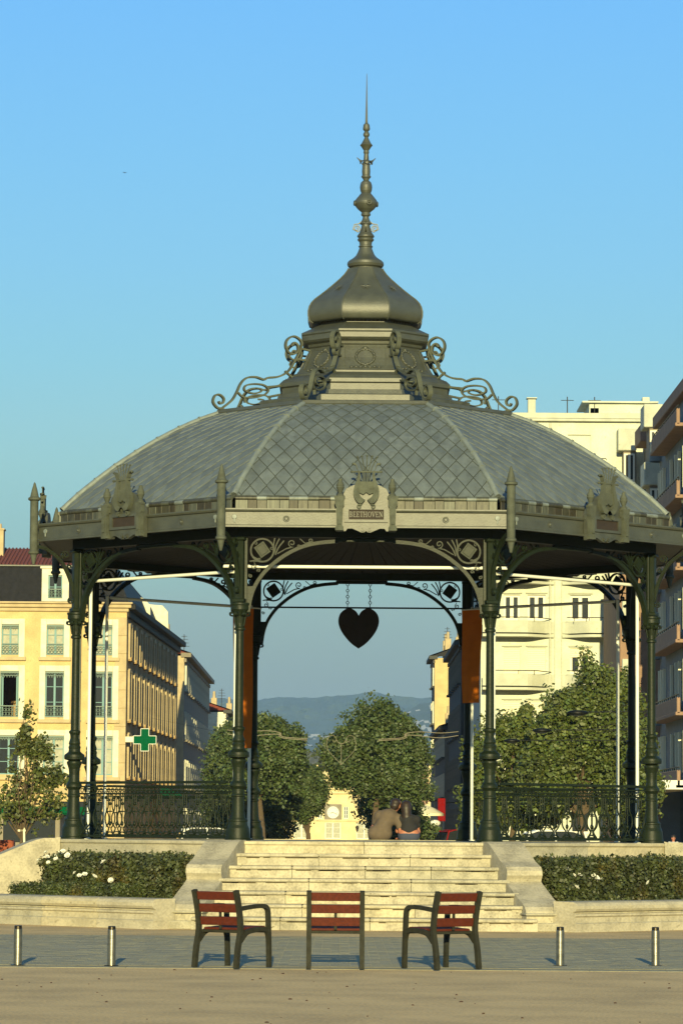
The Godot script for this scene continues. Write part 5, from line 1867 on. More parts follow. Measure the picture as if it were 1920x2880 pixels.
	part(h, "drain_pipe", b.mesh(), M.cream_panel)
	for x in [0.6, 4.4, 5.9]:
		b = MB.new()
		b.tube([Vector3(x, 24.1, -2.0), Vector3(x, 25.3, -2.0)], 0.03, -1, 5)
		b.tube([Vector3(x - 0.35, 25.1, -2.0), Vector3(x + 0.35, 25.1, -2.0)], 0.02, -1, 4)
		part(h, "aerial", b.mesh(), M.black)
	b = MB.new()
	b.cbox(Vector3(7.4, 24.5, -4.0), Vector3(3.6, 0.9, 4.0), 0.03)
	b.cbox(Vector3(7.3, 25.0, -4.0), Vector3(4.2, 0.1, 4.6), 0.02)
	b.cbox(Vector3(5.9, 24.4, -3.0), Vector3(0.5, 0.6, 2.0), 0.02)
	b.cbox(Vector3(8.8, 25.2, -3.0), Vector3(0.4, 0.4, 0.6), 0.02)
	part(h, "penthouse", b.mesh(), M.cream_wall)


func right_blocks() -> void:
	# block along the street facing the avenue (-x), with pink balconies; only its far end shows
	var h := thing("pink_balcony_block", "apartment block with long pink concrete balconies and a shop awning below", "apartment block", Vector3(15.95, 0, -175))
	var st := Transform3D(Basis(Vector3.UP, -PI / 2), Vector3.ZERO)   # local x runs towards the camera, wall faces -x
	var fy := []
	for k in 6:
		fy.append(0.2 + 3.3 * (k + 1))
	var b := MB.new()
	var holes := []
	for k in 5:
		for c in [0.7, 2.2, 7.0, 11.0]:
			holes.append(Rect2(c, fy[k] + 0.75, 0.9 if c < 3 else 2.2, 1.75))
	pierced(b, 0, 16, 3.7, 21.6, holes, 0, 0.35)
	b.quad(Vector3(0, 0, 0), Vector3(0, 21.6, 0), Vector3(0, 21.6, -12), Vector3(0, 0, -12), Vector3.LEFT)
	b.quad(Vector3(16, 0, 0), Vector3(16, 21.6, 0), Vector3(16, 21.6, -12), Vector3(16, 0, -12), Vector3.RIGHT)
	part(h, "wall", b.mesh(), M.blue_grey_wall, st)
	b = MB.new()
	b.quad(Vector3(0, 0, -1.0), Vector3(16, 0, -1.0), Vector3(16, 3.7, -1.0), Vector3(0, 3.7, -1.0), Vector3.BACK)
	part(h, "shop_front", b.mesh(), M.glass_dark, st)
	for r: Rect2 in holes:
		window_at(h, st * Transform3D(Basis.IDENTITY, Vector3(r.get_center().x, r.position.y, -0.2)), sash_mesh(r.size.x, r.size.y, 1, 0.08), pane_mesh(r.size.x * 0.97, r.size.y * 0.97), "white_frame", "glass_dark")
		b = MB.new()
		b.cbox(Vector3(r.position.x - 0.06, r.get_center().y, 0.06), Vector3(0.12, r.size.y + 0.2, 0.2), 0.01)
		b.cbox(Vector3(r.end.x + 0.06, r.get_center().y, 0.06), Vector3(0.12, r.size.y + 0.2, 0.2), 0.01)
		part(h, "window_jamb", b.mesh(), M.shutter, st)
	for k in 6:
		var y: float = fy[k]
		b = MB.new()
		b.cbox(Vector3(9.5, y + 0.35, 0.62), Vector3(13.0, 0.75, 0.16), 0.03)
		b.cbox(Vector3(9.5, y - 0.02, 0.38), Vector3(13.0, 0.16, 0.76), 0.02)
		b.cbox(Vector3(3.06, y + 0.35, 0.3), Vector3(0.14, 0.75, 0.6), 0.02)
		var bl := part(h, "balcony", b.mesh(), M.pink_wall, st)
		b = MB.new()
		b.tube([Vector3(3.0, y + 0.86, 0.62), Vector3(16.0, y + 0.86, 0.62)], 0.03, -1, 6)
		for i in 14:
			b.tube([Vector3(3.1 + i, y + 0.7, 0.62), Vector3(3.1 + i, y + 0.86, 0.62)], 0.02, -1, 4)
		part(bl, "hand_rail", b.mesh(), M.iron_dark)
		b = MB.new()
		b.lathe(v2([[0.55, y - 0.1], [0.55, y + 0.75], [0.0, y + 0.75]]), 14, Vector3(0.3, 0, 0.0))
		part(h, "bowed_sill", b.mesh(), M.blue_grey_wall, st)
	b = MB.new()
	b.cbox(Vector3(8, 3.55, 0.7), Vector3(16, 0.42, 1.6), 0.02)
	part(h, "awning", b.mesh(), M.sign_white, st)
	b = MB.new()
	b.cbox(Vector3(8, 21.9, 0.1), Vector3(16.4, 0.6, 0.5), 0.04)
	part(h, "roof_edge", b.mesh(), M.pink_wall, st)
	# block with stacked bay boxes between it and the cream one
	var g := thing("bay_window_block", "grey apartment block with stacked cream bay boxes", "apartment block", Vector3(16.4, 0, -176.5))
	b = MB.new()
	b.quad(Vector3(0, 0, 0), Vector3(0, 22.6, 0), Vector3(0, 22.6, -13.0), Vector3(0, 0, -13.0), Vector3.LEFT)
	b.quad(Vector3(0, 22.6, 0), Vector3(8, 22.6, 0), Vector3(8, 22.6, -13.0), Vector3(0, 22.6, -13.0), Vector3.UP)
	part(g, "wall", b.mesh(), M.grey_wall)
	b = MB.new()
	b.cbox(Vector3(-0.35, 22.3, -8.2), Vector3(0.8, 0.9, 3.5), 0.03)
	part(g, "parapet", b.mesh(), M.pink_wall)
	b = MB.new()
	b.cbox(Vector3(-1.2, 7.2, -6.0), Vector3(2.2, 14.4, 11.0), 0.05)
	part(g, "lower_wing", b.mesh(), M.pink_wall)
	for k in 4:
		b = MB.new()
		b.cbox(Vector3(-1.9, 3.2 + k * 3.0, -0.35), Vector3(0.6, 1.8, 0.4), 0.03)
		part(g, "wing_bay", b.mesh(), M.cream_panel)
	for k in 7:
		for e in [[-1.45, -0.45, -13.4, 22.0 - 3.0 * k], [-0.9, 0.1, -3.6, 22.15 - 3.0 * k]]:
			b = MB.new()
			b.cbox(Vector3((e[0] + e[1]) * 0.5, e[3] + 0.6, e[2]), Vector3(e[1] - e[0], 1.2, 2.2), 0.04)
			part(g, "bay_box", b.mesh(), M.cream_panel)
			b = MB.new()
			b.cbox(Vector3((e[0] + e[1]) * 0.5 + 0.15, e[3] - 0.9, e[2] - 0.05), Vector3(e[1] - e[0] - 0.3, 1.8, 1.8), 0.02)
			var w := part(g, "bay_window", b.mesh(), M.grey_wall)
			var wx: float = e[1] - e[0] - 0.42
			part(w, "sash", sash_mesh(wx, 1.5, 1, 0.09), M.white_frame, Transform3D(Basis.IDENTITY, Vector3((e[0] + e[1]) * 0.5 + 0.12, e[3] - 1.65, e[2] + 0.87)))
			part(w, "pane", pane_mesh(wx * 0.95, 1.45), M.glass_dark, Transform3D(Basis.IDENTITY, Vector3((e[0] + e[1]) * 0.5 + 0.12, e[3] - 1.63, e[2] + 0.86)))


# ---------- trees ----------

# lobes: [centre, radii] of the masses that make up the crown, relative to the foot of the trunk
func tree(called: String, label: String, at: Vector3, trunk_h: float, trunk_r: float, lobes: Array, mesh: Mesh, leaf: String, per_lobe: int, sd: int, group := "", hole := 0.0, tone := Color.WHITE) -> Node3D:
	var t := thing(called, label, "tree", at, 0.0, group)
	rng.seed = sd
	var b := MB.new()
	var lean := Vector3(rng.randf_range(-0.1, 0.1), 0, rng.randf_range(-0.1, 0.1))
	var top := Vector3(0, trunk_h, 0) + lean * trunk_h
	b.tube([Vector3(0, -0.05, 0), Vector3(0, 0.15, 0), Vector3(0, trunk_h * 0.5, 0) + lean * trunk_h * 0.3, top], trunk_r * 1.25, trunk_r * 0.75, 9)
	part(t, "trunk", b.mesh(), M.bark)
	b = MB.new()
	for l in lobes:
		var c: Vector3 = l[0]
		var r: Vector3 = l[1]
		for i in 5:
			var q := c + Vector3(rng.randf_range(-1, 1) * r.x, rng.randf_range(-0.4, 0.9) * r.y, rng.randf_range(-1, 1) * r.z) * 0.6
			var m := top.lerp(q, 0.5) + Vector3(rng.randfn(), rng.randfn(), rng.randfn()) * 0.12
			b.tube([top + Vector3(0, -0.2, 0), m, q], trunk_r * 0.45, trunk_r * 0.08, 5, false)
	part(t, "limbs", b.mesh(), M.bark)
	var nz := noise(0.55, sd, 3)
	var xs := []
	var cs := []
	var all := []
	for l in lobes:
		all.append([l[0], l[1], per_lobe])
		for i in 4:   # side shoots that break the outline
			var d := Vector3(rng.randfn(), rng.randfn() + (0.5 if called == "plane_tree" else 0.1), rng.randfn()).normalized()
			var q: Vector3 = l[1] * rng.randf_range(0.22, 0.42)
			all.append([l[0] + d * l[1] * rng.randf_range(0.9, 1.12), Vector3(q.x, q.y * (1.4 if called == "plane_tree" else 1.0), q.z), int(per_lobe * 0.09)])
	for l in all:
		var c: Vector3 = l[0]
		var r: Vector3 = l[1]
		for i in l[2]:
			var d := Vector3(rng.randfn(), rng.randfn(), rng.randfn()).normalized()
			var rad := pow(rng.randf(), 0.28)
			var w := nz.get_noise_3dv((c + d * r) * 1.0 + Vector3(sd, 0, 0))
			rad *= 1.0 + w * 0.6
			var p := c + d * r * rad
			if nz.get_noise_3dv(p * 2.2 + Vector3(0, sd, 90)) < hole - 0.55:
				continue
			xs.append(Transform3D(rand_basis(rng.randf_range(0.7, 1.3)), p))
			var g := clampf(0.95 + 0.5 * nz.get_noise_3dv(p * 1.7 + Vector3(50, 0, sd)) + rng.randfn() * 0.1, 0.78, 1.35)
			cs.append(Color(g * tone.r * rng.randf_range(0.9, 1.12), g * tone.g, g * tone.b))
	scatter(t, "crown", mesh, M[leaf], xs, cs).set_meta("kind", "stuff")
	return t


func make_trees() -> void:
	var plane := leaf_cluster(10, 0.22, 0.14, 21)
	var dense := leaf_cluster(11, 0.26, 0.14, 22)
	var fine := leaf_cluster(8, 0.13, 0.09, 23)
	# leafy trees before the cream block
	tree("plane_tree", "tall loose leafy tree before the cream apartment block", Vector3(9.0, 0, -130), 2.2, 0.16, [[Vector3(0, 4.4, 0), Vector3(1.9, 1.9, 1.6)], [Vector3(0.3, 6.0, 0.1), Vector3(1.2, 1.6, 1.1)], [Vector3(-1.3, 3.4, 0.2), Vector3(1.2, 1.3, 1.2)], [Vector3(1.3, 3.2, 0.1), Vector3(1.2, 1.4, 1.2)], [Vector3(-0.6, 5.2, 0.3), Vector3(1.1, 1.1, 1.0)], [Vector3(0.8, 5.3, 0), Vector3(0.7, 1.6, 0.7)]], plane, "leaf_plane", 760, 31, "plane trees before the cream block", 0.3, Color(1.4, 1.25, 0.85))
	tree("plane_tree", "lower leafy tree beside the short orange banner", Vector3(6.5, 0, -133), 1.9, 0.15, [[Vector3(0, 3.6, 0), Vector3(1.6, 1.7, 1.4)], [Vector3(0.2, 5.0, 0), Vector3(1.0, 1.1, 1.0)], [Vector3(-1.0, 2.6, 0), Vector3(1.0, 1.1, 1.0)], [Vector3(0.9, 2.7, 0.3), Vector3(1.0, 1.2, 1.0)]], plane, "leaf_plane", 760, 32, "plane trees before the cream block", 0.3, Color(1.4, 1.25, 0.85))
	tree("plane_tree", "leafy tree close to the direction signs", Vector3(11.0, 0, -134), 2.0, 0.14, [[Vector3(0, 3.8, 0), Vector3(1.2, 1.9, 1.3)], [Vector3(-0.2, 5.8, 0), Vector3(0.8, 1.4, 0.8)], [Vector3(0.2, 2.6, 0), Vector3(1.1, 1.2, 1.1)]], plane, "leaf_plane", 760, 33, "plane trees before the cream block", 0.3, Color(1.4, 1.25, 0.85))
	# dense clipped trees along the avenue
	var av := [
		[Vector3(1.6, 0, -165), [[Vector3(0, 5.0, 0), Vector3(2.2, 1.9, 1.9)], [Vector3(0.4, 5.9, 0), Vector3(1.6, 1.1, 1.4)], [Vector3(-1.2, 4.9, 0.3), Vector3(1.1, 1.3, 1.1)], [Vector3(1.3, 4.3, 0), Vector3(1.2, 1.4, 1.2)], [Vector3(0.6, 3.6, 0), Vector3(1.5, 0.9, 1.3)]], "round dense dark tree in the middle of the avenue, before the clock"],
		[Vector3(-3.4, 0, -158), [[Vector3(0, 4.7, 0), Vector3(1.7, 1.7, 1.7)], [Vector3(-0.3, 5.5, 0), Vector3(1.5, 1.0, 1.4)], [Vector3(0.9, 4.7, 0), Vector3(1.2, 1.2, 1.2)], [Vector3(-0.9, 3.8, 0), Vector3(1.2, 0.9, 1.2)]], "round dense dark tree behind the long orange banner"],
		[Vector3(-5.15, 0, -165), [[Vector3(0, 4.5, 0), Vector3(1.0, 1.7, 1.4)], [Vector3(0.2, 5.5, 0), Vector3(0.8, 0.9, 1.1)], [Vector3(0.1, 3.5, 0), Vector3(0.9, 0.9, 1.2)]], "dense dark tree nearest the grey street houses"],
		[Vector3(-1.75, 0, -205), [[Vector3(0, 3.8, 0), Vector3(1.0, 1.3, 1.1)], [Vector3(-0.6, 3.0, 0), Vector3(1.0, 1.1, 1.1)]], "small dark tree low in the gap before the station"],
		[Vector3(-4.3, 0, -174), [[Vector3(0.2, 2.9, 0), Vector3(2.0, 1.6, 1.9)], [Vector3(-0.3, 1.2, 0), Vector3(1.6, 1.2, 1.7)]], "dark bushy tree deep in the shade behind the round one"],
		[Vector3(-5.6, 0, -178), [[Vector3(0, 2.6, 0), Vector3(1.1, 1.8, 1.6)], [Vector3(0, 1.2, 0), Vector3(1.1, 1.2, 1.6)]], "dark bushy tree in the shade along the grey houses"],
		[Vector3(2.9, 0, -182), [[Vector3(-0.3, 2.8, 0), Vector3(1.9, 1.5, 1.9)], [Vector3(0.5, 1.2, 0), Vector3(1.6, 1.2, 1.7)]], "dark bushy tree in the shade behind the couple"],
		[Vector3(-4.2, 0, -215), [[Vector3(0, 3.6, 0), Vector3(2.2, 2.6, 2.0)], [Vector3(-0.6, 1.6, 0), Vector3(1.7, 1.5, 2.0)]], "dark tree farthest down the avenue on the houses' side"]]
	for i in av.size():
		tree("avenue_tree", av[i][2], av[i][0], 3.0 if i < 3 else 1.2, 0.17, av[i][1], dense, "leaf_plane", 950, 41 + i, "dense trees along the avenue", 0.05)
	# young tree with its stake before the yellow house
	var y := tree("young_tree", "slender young tree with sparse twisted branches before the yellow house", Vector3(-8.15, 0, -90), 1.3, 0.05, [[Vector3(0.1, 3.0, 0), Vector3(0.42, 0.9, 0.4)], [Vector3(0.1, 4.1, 0), Vector3(0.2, 0.6, 0.2)], [Vector3(-0.35, 2.1, 0), Vector3(0.6, 0.6, 0.5)], [Vector3(0.55, 2.2, 0), Vector3(0.7, 0.5, 0.5)], [Vector3(0.1, 1.75, 0.1), Vector3(0.95, 0.5, 0.6)], [Vector3(0.75, 2.75, 0), Vector3(0.45, 0.25, 0.3)], [Vector3(0.4, 3.4, 0), Vector3(0.4, 0.3, 0.3)]], fine, "leaf_young", 95, 61, "", 0.42, Color(1.3, 1.15, 0.9))
	var st := thing("tree_stake", "pale wooden stake standing beside the young tree", "stake", Vector3(-8.05, 0, -89.9))
	var b := MB.new()
	b.tube([Vector3(0.06, 0, 0), Vector3(0.0, 1.55, 0)], 0.03, 0.03, 8)
	b.cbox(Vector3(-0.05, 1.35, 0), Vector3(0.2, 0.05, 0.02), 0.004)
	part(st, "post", b.mesh(), M.shutter)


# ---------- hills ----------

func make_hills() -> void:
	var m := mat("hill", Color(1, 1, 1), 1.0)
	m.vertex_color_use_as_albedo = true
	for e in [["hills", 7000.0, [[-2600, 215], [-900, 240], [-420, 250], [-166, 257], [-122, 264], [0, 265], [60, 270.5], [104, 266], [186, 263], [500, 258], [1200, 235], [2800, 200]], 7], ["foothills", 5200.0, [[-2200, 120], [-700, 140], [-250, 150], [-130, 154], [-60, 142], [0, 145], [60, 158], [95, 176], [120, 186], [150, 188], [400, 180], [1000, 150], [2400, 120]], 8]]:
		var nz := noise(0.004, e[3], 5)
		var nf := noise(0.02, e[3] + 20, 4)
		var b := MB.new()
		var nx := 360
		var ny := 56
		var P := []
		for i in nx + 1:
			var row := []
			var x: float = lerpf(-1500.0, 1500.0, float(i) / nx)
			x = signf(x) * pow(absf(x) / 1500.0, 1.5) * 2000.0
			var k := 0
			var prof: Array = e[2]
			while k < prof.size() - 2 and x > prof[k + 1][0]:
				k += 1
			var t: float = smoothstep(prof[k][0], prof[k + 1][0], x)
			var top: float = lerpf(prof[k][1], prof[k + 1][1], t)
			for j in ny + 1:
				var v := float(j) / ny
				var yy: float = top * pow(v, 0.8)
				var zz: float = -e[1] + (1.0 - v) * 1400.0
				var w := nz.get_noise_2d(x * 1.3, yy * 3.0)
				zz += w * 160.0
				yy += nf.get_noise_2d(x * 2.0, yy * 2.0) * (2.0 if j == ny else 5.0)
				row.append(Vector3(x, yy, zz))
			P.append(row)
		for i in nx:
			for j in ny:
				var c: Vector3 = P[i][j]
				var rock := nf.get_noise_2d(c.x * 2.4, c.y * 5.0 + 300.0) + 0.5 * nz.get_noise_2d(c.x * 2.0, c.y * 4.0)
				var gg := 0.06 + 0.02 * nz.get_noise_2d(c.x * 5.0, c.y * 6.0)
				b.col = Color(gg * 0.8, gg * 1.05, gg * 0.6)
				if e[0] == "foothills" and rock > 0.38:
					b.col = Color(0.5, 0.46, 0.38)
				b.quad(P[i][j], P[i + 1][j], P[i + 1][j + 1], P[i][j + 1], Vector3(0, 0.3, 1))
			b.col = Color(0.045, 0.058, 0.034)
			b.quad(P[i][ny], P[i + 1][ny], P[i + 1][ny] + Vector3(0, -60, -900), P[i][ny] + Vector3(0, -60, -900), Vector3.UP)
		structure(e[0], b.mesh(), m)


# ---------- street furniture ----------

func make_street_things() -> void:
	# lamps on long arms over the street
	for e in [[Vector3(6.15, 4.63, -95), 8.45, "largest street lamp on a long arm, over the leafy trees"], [Vector3(5.99, 4.54, -109), 9.7, "middle street lamp on a long arm among the leafy trees"], [Vector3(5.84, 4.62, -125), 10.3, "smallest street lamp on a long arm beyond the leafy trees"]]:
		var p: Vector3 = e[0]
		var l := thing("street_lamp", e[2], "street lamp", Vector3(e[1], 0, p.z), 0.0, "street lamps on long arms")
		var dx: float = p.x - e[1]
		var b := MB.new()
		b.tube([Vector3(0, 0, 0), Vector3(0, p.y + 0.5, 0)], 0.05, 0.035, 10)
		part(l, "pole", b.mesh(), M.iron_dark)
		b = MB.new()
		b.tube([Vector3(0, p.y + 0.05, 0), Vector3(dx + 0.5, p.y + 0.02, 0)], 0.015, -1, 6)
		b.tube([Vector3(0, p.y + 0.5, 0), Vector3(dx * 0.5, p.y + 0.06, 0)], 0.012, -1, 4)
		part(l, "arm", b.mesh(), M.iron_dark)
		b = MB.new()
		b.ball(Vector3(dx + 0.28, p.y, 0), Vector3(0.3, 0.075, 0.1), 14, 8)
		part(l, "lamp_head", b.mesh(), M.iron_dark)
		b = MB.new()
		b.ball(Vector3(dx + 0.26, p.y - 0.045, 0), Vector3(0.19, 0.05, 0.07), 12, 6)
		part(l, "lens", b.mesh(), M.glass_dark)
	# direction signs
	var sf := SystemFont.new()
	sf.font_names = PackedStringArray(["Droid Sans"])
	var sp := thing("direction_sign", "post with three white and blue direction arrows beside a column", "sign", Vector3(11.62, 0, -140))
	var b := MB.new()
	b.tube([Vector3(0, 0, -0.06), Vector3(0, 4.4, -0.06)], 0.04, -1, 8)
	part(sp, "post", b.mesh(), M.steel)
	for e in [[4.0, -0.1, 0.62, "ETR", "sign_white", "black"], [3.62, -0.42, 0.62, "P e Ma", "sign_blue", "sign_white"], [3.24, -0.42, 0.62, "R HUGO", "sign_white", "black"]]:
		b = MB.new()
		b.extrude(PackedVector2Array([Vector2(e[1], -0.12), Vector2(e[2] - 0.12, -0.12), Vector2(e[2], 0), Vector2(e[2] - 0.12, 0.12), Vector2(e[1], 0.12)]), 0.0, 0.03)
		var arrow := part(sp, "arrow_plate", b.mesh(), M[e[4]], Transform3D(Basis.IDENTITY, Vector3(0, e[0], 0)))
		if e[4] == "sign_blue":
			b = MB.new()
			for q: float in [-0.105, 0.105]:
				b.cbox(Vector3((e[1] + e[2]) * 0.5 - 0.05, q, 0.032), Vector3(e[2] - e[1] - 0.16, 0.02, 0.006), 0.0)
			b.cbox(Vector3(e[1] + 0.015, 0, 0.032), Vector3(0.02, 0.19, 0.006), 0.0)
			part(arrow, "white_border", b.mesh(), M.sign_white)
		var tm := TextMesh.new()
		tm.font = sf; tm.text = e[3]; tm.font_size = 16; tm.pixel_size = 0.011; tm.depth = 0.006
		part(arrow, "lettering", tm, M[e[5]], Transform3D(Basis.IDENTITY, Vector3((e[1] + e[2]) * 0.5 - 0.03, 0, 0.034)))
	# wire light garlands hung across the avenue
	for e in [[-1.0, "wire light swag hung before the tree behind the long banner"], [1.0, "wire light swag hung before the round tree on the cafe side"]]:
		var g := thing("light_garland", e[1], "garland", Vector3(0.12, 0, -140), 0.0, "wire light garlands over the avenue")
		var s: float = e[0]
		for k in 2:
			b = MB.new()
			var pts := []
			for q in [[1.42, 4.97], [1.9, 5.0], [2.35, 5.04], [2.55, 5.12 + 0.03 * k], [2.45, 5.18], [2.75, 5.2 + 0.06 * k], [3.2, 5.16 + 0.12 * k], [3.9, 5.1 + 0.14 * k], [4.6, 5.2 + 0.1 * k]]:
				pts.append(Vector3(q[0] * s, q[1] + 0.05 * k, 0.05 * k))
			b.tube(smooth(pts, 4), 0.014, -1, 5)
			part(g, "wire", b.mesh(), M.wire_light)
		b = MB.new()
		b.tube([Vector3(1.42 * s, 4.97, 0), Vector3(0.6 * s, 5.15, 0), Vector3(0, 5.2, 0)], 0.004, -1, 4)
		b.tube([Vector3(4.6 * s, 5.2, 0), Vector3(7.8 * s, 5.9, -3)], 0.004, -1, 4)
		part(g, "cable", b.mesh(), M.iron_dark)
	var hw := thing("wire_heart", "thin wire heart ornament hung before the round avenue tree", "ornament", Vector3(0.06, 4.0, -140))
	for s: float in [-1.0, 1.0]:
		b = MB.new()
		b.tube(flat3(smooth([Vector2(0, 0), Vector2(0.2 * s, 0.22), Vector2(0.5 * s, 0.55), Vector2(0.58 * s, 0.85), Vector2(0.48 * s, 1.12), Vector2(0.3 * s, 1.16), Vector2(0.2 * s, 1.0), Vector2(0.3 * s, 0.9), Vector2(0.34 * s, 1.0)], 5)), 0.009, -1, 5)
		part(hw, "loop", b.mesh(), M.wire_light)
	b = MB.new()
	b.tube([Vector3(0, 0, 0), Vector3(0, 0.85, 0)], 0.012, -1, 5)
	b.tube(flat3(smooth([Vector2(-0.2, 1.0), Vector2(-0.1, 0.86), Vector2(0, 0.84), Vector2(0.1, 0.86), Vector2(0.2, 1.0)], 4)), 0.012, -1, 5)
	part(hw, "stem", b.mesh(), M.wire_light)
	b = MB.new()
	b.tube([Vector3(-0.2, 1.16, 0), Vector3(0, 1.2, 0), Vector3(0.2, 1.16, 0)], 0.005, -1, 4)
	part(hw, "cable", b.mesh(), M.iron_dark)
	# shops at the far right of the avenue
	var rs := thing("shop_sign", "tall red shop sign hanging on the dark street fronts", "sign", Vector3(6.68, 0, -230))
	b = MB.new()
	b.cbox(Vector3(0, 2.75, 0), Vector3(0.5, 1.5, 0.16), 0.03)
	part(rs, "board", b.mesh(), M.sign_red)
	b = MB.new()
	b.tube([Vector3(0.2, 3.2, 0), Vector3(1.8, 3.3, -1)], 0.04, -1, 5)
	b.tube([Vector3(0, 0, 0), Vector3(0, 2.0, 0)], 0.05, -1, 6)
	part(rs, "bracket", b.mesh(), M.iron_dark)
	var ov2 := thing("oval_sign", "white oval shop sign on a post by the avenue", "sign", Vector3(5.42, 0, -200))
	b = MB.new()
	b.ball(Vector3(0, 1.82, 0), Vector3(0.34, 0.19, 0.06), 20, 10)
	part(ov2, "board", b.mesh(), M.sign_white)
	b = MB.new()
	b.tube([Vector3(0, 0, -0.02), Vector3(0, 1.66, -0.02)], 0.03, -1, 6)
	part(ov2, "post", b.mesh(), M.iron_dark)
	var pa := thing("cafe_parasol", "cream parasol open over the cafe terrace", "parasol", Vector3(5.35, 0, -218))
	b = MB.new()
	b.lathe(v2([[1.15, 2.45], [1.15, 2.3], [1.12, 2.45], [0.6, 2.75], [0.0, 3.0]]), 8)
	part(pa, "canopy", b.mesh(), M.shutter)
	b = MB.new()
	b.tube([Vector3(0, 0, 0), Vector3(0, 3.0, 0)], 0.03, -1, 6)
	part(pa, "pole", b.mesh(), M.white_pole)
	var ga := thing("shop_awning", "green awning let down over a shaded shop front", "awning", Vector3(-10.35, 0, -205))
	b = MB.new()
	b.quad(Vector3(-0.1, 3.95, 0), Vector3(1.3, 3.3, 0), Vector3(1.3, 3.3, -6), Vector3(-0.1, 3.95, -6), Vector3(0.4, 1, 0))
	b.quad(Vector3(1.3, 3.3, 0), Vector3(1.3, 3.05, 0), Vector3(1.3, 3.05, -6), Vector3(1.3, 3.3, -6), Vector3.RIGHT)
	b.flat(Vector3(-0.1, 3.95, 0), Vector3(1.3, 3.3, 0), Vector3(-0.1, 3.3, 0), Vector3.BACK)
	part(ga, "canvas", b.mesh(), M.awning_green)
	b = MB.new()
	for z: float in [-0.1, -5.9]:
		b.tube([Vector3(-0.6, 3.2, z), Vector3(1.28, 3.28, z)], 0.03, -1, 5)
	part(ga, "arm", b.mesh(), M.iron_dark)
	# planters and hoardings on the square
	var pk := thing("green_kiosk", "low kiosk with a green roof behind the young tree", "kiosk", Vector3(-13.6, 0, -150))
	b = MB.new()
	b.cbox(Vector3(0, 1.0, 0), Vector3(3.6, 2.0, 2.2), 0.04)
	part(pk, "body", b.mesh(), M.grey_wall)
	b = MB.new()
	b.cbox(Vector3(0, 2.15, 0.3), Vector3(4.4, 0.3, 3.2), 0.04)
	part(pk, "roof", b.mesh(), M.cross_green)
	b = MB.new()
	b.cbox(Vector3(-1.4, 1.1, 1.13), Vector3(0.7, 1.7, 0.06), 0.02)
	part(pk, "advert_panel", b.mesh(), M.leaf_panel)
	b = MB.new()
	b.cbox(Vector3(0.5, 1.3, 1.13), Vector3(2.2, 1.0, 0.05), 0.02)
	part(pk, "counter_window", b.mesh(), M.glass_dark)
	var bx := thing("planter", "orange wooden planter box by the young tree", "planter", Vector3(-8.75, 0, -92))
	b = MB.new()
	b.cbox(Vector3(0, 0.55, 0), Vector3(0.55, 1.1, 0.55), 0.02)
	part(bx, "box", b.mesh(), M.planter)
	b = MB.new()
	for q in 4:
		b.cbox(Vector3(0, 0.14 + q * 0.27, 0.285), Vector3(0.5, 0.2, 0.02), 0.004)
	part(bx, "boards", b.mesh(), M.planter)
	# birds over the square
	for e in [[Vector3(-18.98, 58.0, -300), 0.6, "small dark bird gliding high in the empty sky"]]:
		var bd := thing("bird", e[2], "bird", e[0], e[1])
		bd.scale = Vector3.ONE * 0.6
		b = MB.new()
		b.ball(Vector3.ZERO, Vector3(0.05, 0.05, 0.13), 8, 6)
		b.ball(Vector3(0, 0.02, 0.16), Vector3(0.035, 0.035, 0.05), 8, 5)
		b.flat(Vector3(0, 0, -0.1), Vector3(0.05, 0, -0.28), Vector3(-0.05, 0, -0.28))
		for s: float in [-1.0, 1.0]:
			b.flat(Vector3(0.03 * s, 0.02, 0.07), Vector3(0.2 * s, 0.1, 0.06), Vector3(0.03 * s, 0.02, -0.06))
			b.flat(Vector3(0.2 * s, 0.1, 0.06), Vector3(0.38 * s, 0.06, -0.08), Vector3(0.03 * s, 0.02, -0.06))
		part(bd, "body", b.mesh(), M.black)


